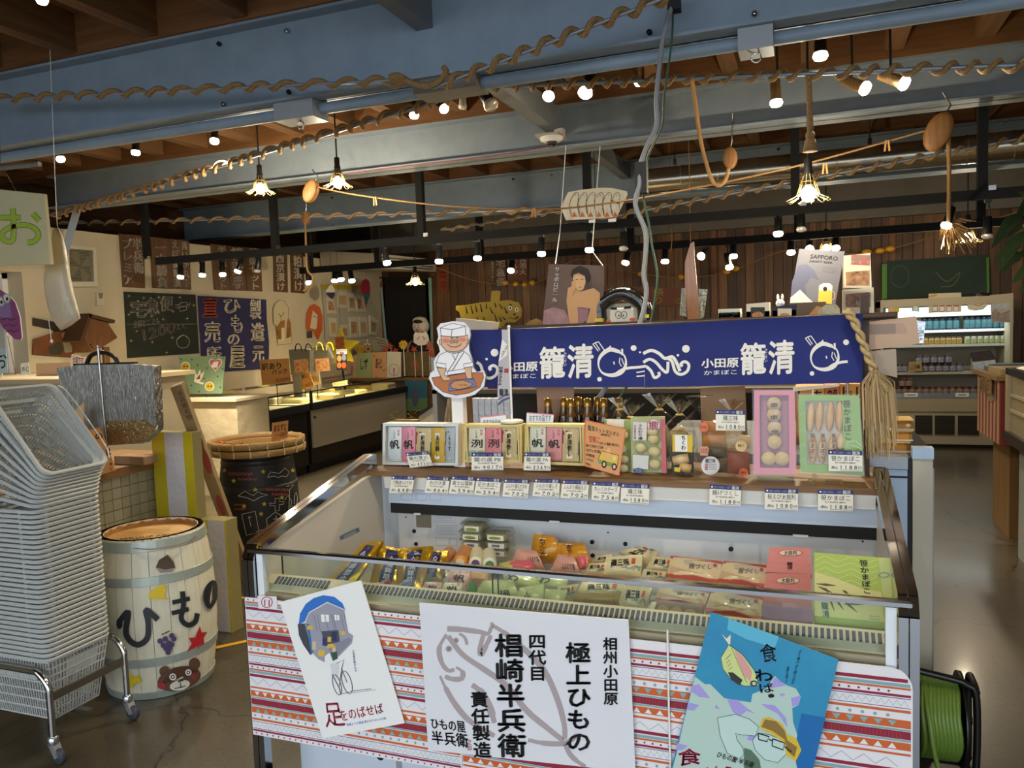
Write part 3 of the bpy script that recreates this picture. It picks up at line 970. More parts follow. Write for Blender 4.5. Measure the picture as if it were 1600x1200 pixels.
a.text('わ',f((950,475),(1080,490),(1085,580),(965,570)),pl,.0016,INK,bold=.03)
a.text('ば',f((985,585),(1080,580),(1100,650),(1000,655)),pl,.0016,INK,bold=.03)
a.disc(f((1074,673))[0],5,3.2,pl,.0016,INK)
a.text('よく食べよく笑う日々',f((1268,345),(1300,345),(1240,595),(1210,595)),pl,.0016,mat('#1f5068'),vert=True)
a.text('健康に感謝して',f((1185,465),(1205,465),(1190,585),(1170,585)),pl,.0016,mat('#1f5068'),vert=True)
SK,OL=mat('#bfd9cf',.4),mat('#3c4540',.5)
arm=f((690,830),(820,805),(920,840),(985,895),(960,960),(850,950),(820,940),(830,990),(870,1040),(880,1090),(840,1130),(760,1080),(710,960))
a.poly(arm,pl,.0016,SK)
a.stroke(arm,.8,pl,.0018,OL,True)
head=f((940,990),(980,940),(1060,950),(1180,1000),(1190,1080),(1120,1150),(1030,1130),(960,1060))
a.poly(head,pl,.0019,SK)
a.stroke(head,.8,pl,.0021,OL,True)
a.poly(f((880,1045),(930,1060),(990,1130),(1010,1240),(880,1240)),pl,.002,mat('#57735c',.4))
a.poly(f((990,900),(1010,835),(1060,825),(1150,870),(1190,950),(1255,980),(1290,1060),(1250,1140),(1180,1100),(1170,1010),(1080,950)),pl,.0022,mat('#d9b83a',.4))
a.poly(f((1005,895),(1030,840),(1110,855),(1170,920),(1190,990),(1260,1040),(1240,1110),(1190,1070),(1170,985),(1085,925)),pl,.0024,mat('#8d6f38',.4))
a.stroke(f((980,940),(1060,965),(1045,1000),(985,985)),2,pl,.0026,INK,True)
a.stroke(f((1085,980),(1170,1010),(1160,1060),(1080,1030)),2,pl,.0026,INK,True)
a.stroke(f((1060,985),(1085,995)),2,pl,.0026,INK)
a.stroke(f((1170,1035),(1220,1075)),2,pl,.0026,INK)
a.text('食',f((420,1040),(560,1060),(585,1160),(400,1180)),pl,.002,mat('#a32446'),bold=.03)
a.text('べよう',f((560,1165),(800,1170),(760,1290),(520,1290)),pl,.002,mat('#a32446'),bold=.03)
a.text('ひもの屋 半兵衛',f((700,1070),(960,1150),(940,1190),(680,1110)),pl,.0028,INK,bold=.02)
thing('blue_poster','tilted glossy blue poster of a fish and a man in a cap leaning back','poster',[('sheet',sh),('printed_picture',a)])
# goods lying in the display case
def deck_plane(u,v,tilt,z=.70):
 return TP(at(u,v,z=z),90-tilt)
GOLD=mat('#c79f22',.28,.75,bump=(30,.5,.01))
FOILN=mat('#1d2150',.3,.2,bump=(30,.4,.01))
def gold_bag(q,label,band=True,txt='蒲鉾詰合'):
 pl=deck_plane((q[2][0]+q[3][0])/2,(q[2][1]+q[3][1])/2,38,.73)
 b=M()
 S=b.pillow(q,pl,.022,.012,GOLD)
 d=M()
 L=lambda a,t:(q[0][0]+(q[1][0]-q[0][0])*a+((q[3][0]+(q[2][0]-q[3][0])*a)-(q[0][0]+(q[1][0]-q[0][0])*a))*t,q[0][1]+(q[1][1]-q[0][1])*a+((q[3][1]+(q[2][1]-q[3][1])*a)-(q[0][1]+(q[1][1]-q[0][1])*a))*t)
 for i in range(8):
  t0,t1=.06+i*.11,.06+(i+1)*.11
  d.poly([L(.28,t0),L(.5,t0),L(.5,t1),L(.28,t1)],S,.002,FOILN)
  d.poly([L(.5,t0),L(.72,t0),L(.72,t1),L(.5,t1)],S,.002,FOILN)
 d.text(txt,[L(.38,.35),L(.62,.35),L(.62,.95),L(.38,.95)],S,.0035,mat('#c8c2d2'),vert=True)
 d.stroke([L(.42,.3),L(.5,.22),L(.58,.3),L(.5,.36)],1.2,S,.0035,mat('#d8d2e2'),True)
 return thing('foil_pouch',label,'food pouch',[('pouch',b),('printed_band',d)],'gold foil pouches at the left of the case')
gold_bag([(567,849),(598,845),(552,914),(505,910)],'gold foil pouch with navy band, leftmost in the display case')
gold_bag([(592,850),(640,862),(622,922),(577,912)],'gold foil pouch with navy band, second from the left in the case')
gold_bag([(622,857),(676,853),(655,927),(618,922)],'gold foil pouch with navy band, third from the left in the case')
gold_bag([(668,858),(700,861),(690,905),(652,903)],'gold foil pouch with navy band, fourth from the left, beside the rolls')
def roll(c0,c1,r,body,face,label,mark=None):
 y0=2.52
 a,b=at(*c0,y=y0),at(*c1,y=y0+.12)
 d=(a-b).normalized()
 bm=M().tube([a-d*.001,b],r,body,16)
 fm=M()
 q=d.to_track_quat('Z','Y').to_matrix()
 fm.lathe([(r*.96,.0),(r*.9,.004),(0,.006)],a,face,18,q)
 if mark:
  fm.lathe([(r*.6,.0065),(0,.0075)],a,mark,14,q)
 return thing('fish_cake_roll',label,'fish cake',[('wrapper',bm),('cut_face',fm)],'fish cake rolls')
roll((687,881),(703,864),.026,mat('#cf9358',.3,coat=.4),mat('#e9c6c2',.4),'brown wrapped fish cake roll with a pale pink face')
roll((719,878),(727,862),.027,mat('#d98d2b',.3,coat=.4),mat('#e89a3a',.4),'orange wrapped fish cake roll with a white ringed orange face',mat('#f3dcae',.4))
roll((743,880),(745,864),.025,mat('#e3dcb4',.4),mat('#e8e2c0',.4),'cream fish cake roll with a purple flower on its face',mat('#6b4a7a',.4))
roll((765,882),(764,866),.026,mat('#ded9b8',.4),mat('#e4e2cc',.4),'cream fish cake roll with green leaves on its face',mat('#5c8a4a',.4))
TUB=thin('clear_tub','#f3f4ee',.72,.08,12.0)
def tub(u0,v0,u1,v1,y,label,lab):
 a,b=at(u0,v1,y=y),at(u1,v0,y=y)
 x0,x1,z0,z1=a.x,b.x,a.z,b.z
 m1=M().rbox(x0,x1,y,y+.075,z0,z1-.006,TUB,.012).box(x0+.012,x1-.012,y+.01,y+.065,z0+.004,z1-.012,mat('#d8d3b4',.6))
 l=M().rbox(x0-.004,x1+.004,y-.004,y+.079,z1-.006,z1+.004,TUB,.006)
 w_=x1-x0
 s=M().box(x0+w_*.2,x1-w_*.15,y-.0055,y-.0045,z0+(z1-z0)*.2,z0+(z1-z0)*.72,mat('#e9e6c9' if lab else '#e6e3da'))
 if lab:
  s.ball(((x0+x1)/2,y-.0055,z0+(z1-z0)*.45),w_*.25,.002,(z1-z0)*.15,mat('#7d9440'),10,6)
 else:
  for i in range(9):
   s.box(x0+w_*(.36+i*.035),x0+w_*(.36+i*.035+.02),y-.0065,y-.0055,z0+(z1-z0)*.35,z0+(z1-z0)*.6,INK)
 return thing('pickle_tub',label,'tub',[('tub',m1),('lid',l),('label',s)],'clear tubs stacked at the back of the case')
tub(717,832,753,845,2.74,'clear tub with green fish label, second tier of the left stack',True)
tub(720,819,754,832,2.755,'clear tub with green fish label, topmost of the left stack',True)
tub(719,845,753,857,2.74,'clear tub with barcode label, bottom of the left stack',False)
tub(755,833,793,846,2.74,'clear tub with green fish label, topmost of the right stack',True)
tub(756,846,794,858,2.74,'clear tub with barcode label, middle of the right stack',False)
tub(757,858,794,870,2.74,'clear tub with barcode label, bottom of the right stack',False)
def pack(q,label,col,art=None,tilt=42,b=.02,t=.012,z=.71,name='fish_cake_pack',cat='food pack',group='packs in the display case',col2=None,n=8):
 pl=deck_plane((q[2][0]+q[3][0])/2,(q[2][1]+q[3][1])/2,tilt,z)
 m1=M()
 S=m1.pillow(q,pl,b,t,col,n,col2)
 P=[('wrapper',m1)]
 if art:
  d=M()
  L=lambda a,c:(q[0][0]+(q[1][0]-q[0][0])*a+((q[3][0]+(q[2][0]-q[3][0])*a)-(q[0][0]+(q[1][0]-q[0][0])*a))*c,q[0][1]+(q[1][1]-q[0][1])*a+((q[3][1]+(q[2][1]-q[3][1])*a)-(q[0][1]+(q[1][1]-q[0][1])*a))*c)
  art(d,S,L)
  if d.v:
   P.append(('printed_label',d))
 return thing(name,label,cat,P,group)
YB_=mat('#d39b1f',.3,coat=.4,noise=14,h2='#c07f18',bump=(24,.5,.01))
def art_lab(txt,box,bg=PAPER,ink=INK,vert=True,o=.003):
 def g(d,S,L):
  a,b,c,e=box
  if bg:
   d.poly([L(a,b),L(c,b),L(c,e),L(a,e)],S,o,bg)
  d.text(txt,[L(a,b),L(c,b),L(c,e),L(a,e)],S,o+.0015,ink,vert=vert,bold=.02)
 return g
G0='yellow bags at the back of the case'
pack([(834,834),(866,838),(880,880),(826,880)],'plump yellow bag with white label, left of the two at the back',YB_,art_lab('おでんぐろ',(.26,.12,.56,.72)),68,.05,.03,.70,'fish_cake_bag','food bag',G0)
pack([(870,848),(912,848),(927,890),(862,888)],'plump yellow bag with white label, right of the two at the back',YB_,art_lab('おでん',(.34,.05,.55,.6)),66,.05,.03,.70,'fish_cake_bag','food bag',G0)
PINKB=mat('#dfab93',.35,coat=.3,noise=16,h2='#d3988a',bump=(20,.5,.01))
PINKH=mat('#d9656e',.35,coat=.3,bump=(20,.5,.01))
LIME=mat('#b9c65a',.35,coat=.3,bump=(20,.5,.01))
PALEG=mat('#c3c98d',.35,coat=.4,noise=14,h2='#b1bd78',bump=(18,.6,.012))
pack([(808,857),(838,860),(852,893),(796,886)],'pale pink bag of fish cake behind the chrome rail',PINKB,art_lab('ふんわり揚',(.5,.3,.95,.6),None,INK,False),58,.04,.02,.70,'fish_cake_bag','food bag','pink bags in the case')
pack([(872,866),(896,868),(910,900),(858,895)],'pale pink bag of fish cake right of the first, with hot pink tail',PINKB,art_lab('ふんわり揚',(.35,.4,.85,.75),None,INK,False),58,.04,.02,.70,'fish_cake_bag','food bag','pink bags in the case')
one(M().pillow([(901,868),(920,870),(917,884),(906,888)],deck_plane(910,888,50,.74),.012,.004,PINKH)and(lambda m_:(m_.pillow([(901,868),(920,870),(917,884),(906,888)],deck_plane(910,888,50,.74),.012,.004,PINKH),m_)[1])(M()),'ribbon_tail','hot pink ribbon tail sticking out between yellow and pink bags','ribbon')
pack([(794,876),(830,874),(838,893),(790,890)],'hot pink topped bag lying before the pale pink one',PINKH,None,40,.03,.015,.72,'fish_cake_bag','food bag','pink bags in the case')
pack([(780,880),(803,876),(806,892),(777,890)],'small lime green bag beside the hot pink topped bag',LIME,None,40,.02,.01,.72,'fish_cake_bag','food bag')
def art_flag(ch,band):
 def g(d,S,L):
  for i,t in enumerate((.68,.76,.84,.92)):
   d.stroke([L(.04,t),L(.5,t+(.02 if i%2 else-.01)),L(.96,t)],1.6,S,.002,band)
  d.text(ch,[L(.24,.3),L(.78,.3),L(.78,.66),L(.24,.66)],S,.003,INK,bold=.03)
  d.text('しらす',[L(.42,.04),L(.54,.04),L(.54,.28),L(.42,.28)],S,.003,INK,vert=True)
  d.disc(L(.8,.12),2,2,S,.003,mat('#d9967a'))
 return g
WPK,PPK=mat('#e0d6b6',.35,coat=.4),mat('#dbb0a6',.35,coat=.4)
pack([(680,886),(707,888),(700,912),(671,908)],'white fish cake block printed with a black brush character, back row',WPK,art_flag('帆',mat('#8fb0b8')),48,.018,.03,.71,group='fish cake blocks with brush characters')
pack([(706,888),(735,890),(730,922),(697,914)],'pink fish cake block printed with a black brush character, back row',PPK,art_flag('帆',mat('#c8727a')),48,.018,.03,.71,group='fish cake blocks with brush characters')
pack([(664,909),(690,910),(688,927),(659,924)],'pinkish fish cake block against the front grille',PPK,art_flag('板',mat('#d8a09a')),60,.015,.03,.75,group='fish cake blocks with brush characters')
pack([(695,910),(722,911),(720,930),(688,927)],'white fish cake block against the front grille',WPK,art_flag('帆',mat('#c9c3a8')),60,.015,.03,.75,group='fish cake blocks with brush characters')
pack([(636,888),(662,888),(652,912),(630,915)],'clear pack of pink and orange fish cakes left of the blocks',mat('#d79a78',.3,coat=.5,noise=30,h2='#c98070'),None,45,.015,.02,.72)
pack([(664,890),(680,890),(672,908),(655,912)],'clear pack of green fish cakes beside the white block',mat('#8fa463',.3,coat=.5,noise=30,h2='#6d8f52'),None,45,.012,.02,.72)
for i,(u,v,r,c)in enumerate(((590,914,5,'#d8b8a0'),(597,913,5,'#c9a3a0'),(606,911,6.5,'#a8332c'),(628,916,6,'#a99ac4'),(642,917,6,'#5f79b4'),(634,910,5,'#8fa4c4'))):
 p=at(u,v,y=2.145)
 one(M().ball(p,r*.00175,.012,r*.0017,mat(c,.3,coat=.5),12,8).lathe([(r*.0005,0),(r*.0009,.004),(0,.005)],p+V((0,-.013,.002)),mat(c,.3),8),'wrapped_sweet','%s round wrapped morsel, %s from the left by the grille'%(('pale','pinkish','red','lilac','blue','pale blue')[i],ORD[i]),'food')
pack([(735,890),(764,891),(762,908),(733,906)],'orange fish cake slab under the rail beside the pink block',mat('#d9a363',.4,coat=.3),None,45,.012,.03,.73)
lf=M()
for i in range(5):
 lf.prism([at(731+i*.6+a,b,y=2.2+i*.006)for a,b in((-2,928),(12,925),(10,912),(5,908),(1,912))],(0,.002,0),mat('#4d8a3f',.5))
one(lf,'plastic_leaf_divider','green plastic leaf divider between the blocks and green bags','divider')
pack([(755,907),(800,906),(815,938),(737,934)],'large pale green bag against the grille, left of three',PALEG,art_lab('揚',(.55,.5,.8,.85),None,INK,False),55,.03,.015,.73,'fish_cake_bag','food bag','pale green bags in the case')
pack([(785,893),(835,895),(842,925),(790,915)],'pale green bag with lime label under the rail, upper left',PALEG,art_lab('わ',(.12,.05,.45,.6),mat('#b9c94a'),INK,False),48,.03,.015,.72,'fish_cake_bag','food bag','pale green bags in the case')
pack([(812,918),(850,912),(848,944),(806,938)],'pale green bag with white label against the grille, middle of three',PALEG,art_lab('し化',(.25,.3,.55,.85),mat('#d8d6b0'),INK),55,.025,.015,.74,'fish_cake_bag','food bag','pale green bags in the case')
pack([(842,896),(888,898),(884,926),(828,918)],'pale green bag with lime label under the rail, upper right',PALEG,art_lab('わ',(.12,.1,.45,.65),mat('#b9c94a'),INK,False),48,.03,.015,.72,'fish_cake_bag','food bag','pale green bags in the case')
pack([(852,920),(886,922),(882,950),(850,946)],'pale green bag against the grille, right of three',PALEG,None,55,.025,.015,.74,'fish_cake_bag','food bag','pale green bags in the case')
TFU=mat('#ddd0a0',.4,coat=.3,bump=(20,.3,.006))
BLUEG=mat('#7f9694',.5)
def art_iso(d,S,L):
 d.poly([L(.2,.35),L(.6,.3),L(.98,.55),L(.96,.75),L(.6,.62),L(.2,.62)],S,.002,BLUEG)
 d.poly([L(.0,.62),L(.3,.52),L(.62,.55),L(.98,.78),L(.7,.78),L(.3,.7)],S,.0025,mat('#e0d6b4',.4))
 d.text('磯三味',[L(.16,.16),L(.62,.14),L(.7,.5),L(.2,.55)],S,.004,INK,bold=.03)
 d.poly([L(.72,.16),L(.82,.16),L(.82,.42),L(.72,.42)],S,.004,mat('#c8553e'))
 for i in range(3):
  d.stroke([L(.62+i*.08,.72),L(.8+i*.05,.5),L(.93,.58+i*.06)],.8,S,.004,mat('#5f7d80'))
GI='cream packs printed with blue waves'
for q,lb in(([(966,862),(1012,850),(1030,862),(1014,884)],'cream wave printed pack, topmost at the back of its heap'),([(948,870),(1004,866),(1014,886),(990,903),(938,898)][:2]+[(1001,901),(937,897)],'cream wave printed pack, front of the heap above the rail'),([(918,880),(952,879),(940,898),(912,896)],'cream wave printed pack, left of the heap above the rail'),([(932,869),(958,866),(950,882),(926,880)],'cream wave printed pack half hidden behind the left one'),([(1020,869),(1055,872),(1047,896),(1008,890)],'cream wave printed pack, right of the heap, upper'),([(1006,889),(1042,893),(1036,909),(1000,904)],'cream wave printed pack, right of the heap, lower'),([(910,909),(978,907),(972,938),(898,930)],'cream wave printed pack under the rail with brown rolls showing'),([(974,914),(1019,918),(1006,956),(964,950)],'cream wave printed pack under the rail, right of the rolls'),([(872,916),(904,912),(896,934),(866,942)],'cream wave printed pack under the rail, far left'),):
 pack(q,lb,TFU,art_iso,52,.022,.02,.715,group=GI)
for q,lb in(([(900,927),(962,926),(966,946),(893,942)],'brown fish cake rolls showing in a clear pack, larger'),([(868,937),(893,937),(892,947),(864,945)],'brown fish cake rolls showing in a clear pack, smaller at left')):
 pack(q,lb,mat('#a98a3e',.4,noise=40,h2='#8c6f2c',stretch=(3,1,.4),coat=.3),None,70,.03,.02,.74,group='brown rolls')
REDT=mat('#b8452f',.4)
def art_ume(d,S,L):
 d.poly([L(0,0),L(1,0),L(1,.13),L(.5,.08),L(0,.13)],S,.002,mat('#a5494a',.4))
 d.poly([L(0,.84),L(.5,.78),L(1,.84),L(1,1),L(0,1)],S,.002,REDT)
 d.poly([L(.02,.45),L(.3,.55),L(.55,.62),L(.9,.55),L(.98,.8),L(.5,.76),L(.02,.82)],S,.002,mat('#d39a86',.4,noise=90,h2='#c0b489'))
 d.poly([L(.25,.12),L(.9,.14),L(.97,.4),L(.6,.35),L(.3,.3)],S,.002,mat('#bfb2a2',.4))
 d.text('揚づくし',[L(.38,.24),L(.82,.2),L(.82,.42),L(.38,.5)],S,.0035,INK,bold=.01)
 d.poly([L(.84,.16),L(.91,.16),L(.91,.28),L(.84,.28)],S,.0035,mat('#b5473e'))
GU='flat packs with red edged lids'
for q,lb,tl in(([(1048,868),(1129,877),(1122,911),(1042,902)],'flat red edged pack above the rail, left of the pair',40),([(1131,876),(1200,883),(1194,918),(1120,909)],'flat red edged pack above the rail, right of the pair',40),([(1032,914),(1110,924),(1100,948),(1022,938)],'flat red edged pack under the rail, left of the pair',45),([(1112,922),(1192,932),(1189,970),(1102,955)],'flat red edged pack under the rail, right of the pair',45)):
 pack(q,lb,mat('#d8c49a',.4,coat=.2),art_ume,tl,.012,.03,.72,group=GU)
bz=deck_plane(1050,958,75,.755)
bm=M().slab([(1020,938),(1098,948),(1096,966),(1016,952)],bz,.05,mat('#8d6a44',.4,coat=.4))
bl=M()
for u,v in((1036,951),(1056,954),(1078,957)):
 bl.disc((u,v),9,5.5,bz,.002,mat('#b99a62',.5),16)
bl.poly([(1018,940),(1026,941),(1022,953),(1015,951)],bz,.003,CREAM)
thing('sweets_tray','brown tray of round cakes against the grille with a cream label','food pack',[('tray',bm),('cakes',bl)])
PK=mat('#cf7d78',.5,noise=12,h2='#c8716e',stretch=(.4,4,4))
def pinkbox(q,q2,label,oval,y,tilt):
 pl=deck_plane((q[2][0]+q[3][0])/2,(q[2][1]+q[3][1])/2,tilt,y)
 m1=M().slab(q,pl,.045,PK,mat('#a8626a',.5))
 d=M()
 d.disc(oval,19,5.5,pl,.001,mat('#b8404e'),24)
 d.disc(oval,17.5,4.6,pl,.0016,mat('#dcc5a8'),24)
 d.text('太鼓判',(oval[0]-10,oval[1]-4,oval[0]+10,oval[1]+4),pl,.002,INK,bold=.02)
 d.text('籠清',(oval[0]-6,oval[1]+14,oval[0]+4,oval[1]+26),pl,.002,INK,vert=True)
 return thing('pink_gift_box',label,'gift box',[('box',m1),('printed_label',d)],'pink gift boxes stood in the case')
pinkbox([(1203,855),(1266,856),(1268,897),(1196,894)],None,'pink gift box with oval label, upper one behind',(1235,864),.80,52)
pinkbox([(1197,895),(1267,897),(1268,950),(1190,946)],None,'pink gift box with oval label, lower one in front',(1231,907),.73,55)
pl=deck_plane(1230,978,85,.785)
one(M().slab([(1190,947),(1269,951),(1270,981),(1190,974)],pl,.05,mat('#a9757f',.4)),'pink_carton','dusky pink carton end behind the grille below the pink gift boxes','carton')
q=[(1272,863),(1373,871),(1386,988),(1272,976)]
pl=deck_plane(1330,985,62,.785)
GRN=mat('#9fb04e',.45)
m1=M().slab(q,pl,.04,GRN,mat('#a9b36a',.5)).slab([(1373,871),(1397,872),(1401,990),(1386,988)],pl,.035,mat('#b3bb74',.5))
d=M()
d.poly([(1273,893),(1310,905),(1350,921),(1377,925),(1382,972),(1273,962)],pl,.001,mat('#c9c07c',.5))
d.poly([(1273,962),(1382,972),(1386,987),(1273,975)],pl,.0012,mat('#8f9c48',.5))
WL=mat('#c5cf86',.5)
for i in range(5):
 v0=868+i*9
 d.stroke(pc([(1273+0,v0+8),(1290,v0+1),(1308,v0+9),(1330,v0+3),(1350,v0+11),(1372,v0+6)],4),.8,pl,.0014,WL)
LEAF=mat('#4e4a2c',.5)
for a,b in(((1275,912),(1306,915)),((1278,916),(1300,926)),((1290,918),(1304,955)),((1302,930),(1318,953)),((1311,932),(1340,957)),((1318,944),(1360,943)),((1316,922),(1326,928))):
 mx_,my_=(a[0]+b[0])/2,(a[1]+b[1])/2
 d.stroke([a,(mx_,my_),b],[.6,4,.6],pl,.0016,LEAF)
d.text('笹かまぼこ',[(1342,874),(1356,875),(1362,929),(1348,928)],pl,.0018,mat('#2a1710'),vert=True,bold=.03)
d.text('籠清',[(1282,940),(1294,941),(1297,966),(1285,965)],pl,.0018,mat('#3c5560'),vert=True,bold=.02)
d.stroke(pc([(1372,899),(1380,894),(1390,898),(1380,902),(1372,899)],4),1,pl,.0018,mat('#5a8aa0'))
d.stroke([(1359,962),(1374,964),(1374,969),(1359,967)],.6,pl,.0018,LEAF,True)
thing('green_gift_box','tall green gift box with bamboo leaves and black vertical lettering in the case','gift box',[('box',m1),('printed_label',d)])
# price cards
def tagcard(q,name,price,y,lb,sub=True):
 pl=YP(y)
 c=M().slab(q,pl,.0012,mat('#eae6d6',.5))
 L=lambda a,t:(q[0][0]+(q[1][0]-q[0][0])*a+((q[3][0]+(q[2][0]-q[3][0])*a)-(q[0][0]+(q[1][0]-q[0][0])*a))*t,q[0][1]+(q[1][1]-q[0][1])*a+((q[3][1]+(q[2][1]-q[3][1])*a)-(q[0][1]+(q[1][1]-q[0][1])*a))*t)
 B=lambda a,b,e,g:[L(a,b),L(e,b),L(e,g),L(a,g)]
 h=M().poly(B(0,0,1,.22),pl,.0005,mat('#20286a',.5))
 h.disc(L(.07,.115),1.6,1.6,pl,.001,PAPER,10)
 h.text('御飯の相模屋乃 小田原',B(.13,.06,.66,.18),pl,.001,mat('#b9bdd8'))
 h.text('籠清',B(.7,.03,.93,.2),pl,.001,PAPER,bold=.03)
 t=M()
 w_=min(.42,.085*len(name))
 t.text(name,B(.5-w_,.26,.5+w_,.52),pl,.0008,INK,bold=.01)
 if sub:
  t.text('魚すり身の揚げ物 三種詰合せ',B(.2,.555,.8,.64),pl,.0008,mat('#5a5650'))
 t.text('(税込)',B(.08,.76,.27,.9),pl,.0008,INK)
 t.text(' '.join(price),B(.36,.68,.84,.93),pl,.0008,INK)
 t.text('円',B(.88,.76,.97,.9),pl,.0008,INK)
 t.stroke([L(.34,.95),L(.97,.95)],.5,pl,.0008,INK)
 return thing('price_card',lb,'price card',[('card',c),('header_band',h),('lettering',t)],'price cards on the display case')
c5,c6,c7,c8=cv(590,640,.125),cv(770,640,.1375),cv(970,600,1/6),cv(1170,590,1/5.4545)
for g,Q,nm,pr_,y in((c5,((180,825),(465,830),(425,1050),(145,1040)),'うず鳴名食べ入りさつま','648',2.745),(c5,((620,830),(905,845),(875,1055),(585,1035)),'わさび漬','464',2.745),(c5,((930,825),(1220,840),(1195,1065),(890,1045)),'富士山蒲鉾','594',2.745),(c5,((1240,845),(1545,860),(1515,1085),(1205,1065)),'花かまぼこ','594',2.745),(c6,((130,785),(420,795),(395,1005),(110,985)),'ふんわり揚えだまめ','702',2.745),(c6,((475,783),(765,792),(750,1000),(450,980)),'ふんわり揚しそ','702',2.745),(c6,((790,797),(1095,805),(1075,1020),(770,1000)),'ふんわり揚桜えび','702',2.745),(c6,((1135,815),(1450,825),(1425,1045),(1120,1025)),'ちぃくわチーズ','756',2.745),(c7,((5,930),(270,940),(260,1130),(-2,1115)),'磯三味','1080',2.745),(c7,((835,940),(1130,955),(1120,1145),(830,1130)),'揚げづくし','1188',2.745),(c8,((138,942),(420,950),(418,1132),(135,1120)),'桜えび太鼓判','1080',2.745),(c8,((590,952),(890,958),(885,1140),(590,1130)),'笹かまぼこ','1188',2.745)):
 n_=len([o for o in COL.objects if o.name.startswith('price_card')and o.type=='EMPTY'])
 tagcard(g(*Q),nm,pr_,y,'price card reading %s yen on the white rail, %s from the left'%(pr_,ORD[n_]))
for g,Q,nm,pr_,y,lb in((c5,((350,540),(630,520),(690,700),(405,728)),'籠の選 JC','4730',2.83,'tilted price card on the white gift box'),(c6,((-240,487),(118,490),(118,688),(-243,692)),'籠の選 PB','4017',2.83,'price card on the left cream gift box'),(c6,((360,485),(655,490),(655,695),(350,690)),'籠の選 PA','3369',2.83,'price card on the right cream gift box'),(c7,((890,240),(1165,245),(1165,440),(890,435)),'磯三味','1080',2.80,'price card on the clear bag of mixed fish cakes'),(c8,((678,615),(968,625),(968,800),(680,795)),'笹かまぼこ','1188',2.815,'price card on the green framed gift box')):
 tagcard(g(*Q),nm,pr_,y,lb)
# gift boxes and packs on the shelf
def giftbox(f,outer,side,items,rim,floor_c,label,y=2.86,film=True):
 pl=YP(y)
 q=f(*outer)
 inner=[lerp((a[0],a[1],0),(sum(p[0]for p in q)/4,sum(p[1]for p in q)/4,0),0)for a in q]
 cx,cy=sum(p[0]for p in q)/4,sum(p[1]for p in q)/4
 W_,H_=abs(q[1][0]-q[0][0]),abs(q[3][1]-q[0][1])
 k=4.2
 iq=[(p[0]+(k if p[0]<cx else-k),p[1]+(k if p[1]<cy else-k))for p in q]
 tray=M()
 for i in range(4):
  j=(i+1)%4
  tray.slab([q[i],q[j],iq[j],iq[i]],pl,.055,rim)
 tray.slab(q,Pl((0,y+.045,0),(0,-1,0)),.01,floor_c)
 if side:
  tray.slab([q[1],f(side[0])[0],f(side[1])[0],q[2]],YP(y+.03),.03,mat('#d3b26a',.6))
 P=[('box',tray)]
 ip=YP(y+.006)
 for it in items:
  iqd=f(*it[0])
  m1=M()
  S=m1.pillow(iqd,ip,.008,.03,it[1],5)
  d=M()
  it[2](d,S,lambda a,t:(iqd[0][0]+(iqd[1][0]-iqd[0][0])*a+((iqd[3][0]+(iqd[2][0]-iqd[3][0])*a)-(iqd[0][0]+(iqd[1][0]-iqd[0][0])*a))*t,iqd[0][1]+(iqd[1][1]-iqd[0][1])*a+((iqd[3][1]+(iqd[2][1]-iqd[3][1])*a)-(iqd[0][1]+(iqd[1][1]-iqd[0][1])*a))*t))
  P.append(('wrapped_block',m1,[('printed_label',d)])if d.v else('wrapped_block',m1))
 if film:
  P.append(('clear_wrap',M().slab(q,YP(y-.004),.001,FILM)))
 return thing('gift_set_box',label,'gift box',P,'gift sets along the shelf')
def it_flag(ch,band,wave=False):
 def g(d,S,L):
  if wave:
   for r in(7.5,5.6,3.8,2):
    for cx in(.25,.75):
     c=L(cx,.9)
     d.stroke([(c[0]+r*math.cos(t),c[1]-r*math.sin(t)*1.2)for t in[i*pi/8 for i in range(9)]],.9,S,.001,band)
  else:
   for t in(.66,.71,.76,.81,.86,.91,.96):
    d.stroke([L(.02,t),L(.98,t)],1.0,S,.001,band)
  d.text(ch,[L(.16,.38),L(.84,.38),L(.84,.64),L(.16,.64)],S,.0015,INK,bold=.035)
  d.text('しらす',[L(.36,.1),L(.56,.1),L(.56,.36),L(.36,.36)],S,.0015,INK,vert=True)
  d.text('特選',[L(.68,.08),L(.86,.08),L(.86,.26),L(.68,.26)],S,.0015,mat('#c9556a'),vert=True)
 return g
def it_date(txt,lo,up=None,lab=PAPER):
 def g(d,S,L):
  if up:
   d.poly([L(0,.12),L(.35,.12),L(.45,.35),L(0,.5)],S,.001,up)
  d.poly([L(.35,.55),L(1,.42),L(1,.82),L(.35,.86)],S,.001,lo)
  d.poly([L(.25,.16),L(.6,.16),L(.6,.92),L(.25,.92)],S,.002,lab)
  d.text(txt,[L(.27,.2),L(.58,.2),L(.58,.7),L(.27,.7)],S,.003,INK,vert=True,bold=.02)
 return g
WB,PB_=mat('#d5dce2',.4,coat=.4),mat('#d9879f',.4,coat=.3)
STRAW=mat('#cdbb8c',.6,noise=20,h2='#b9a474',stretch=(9,9,.5))
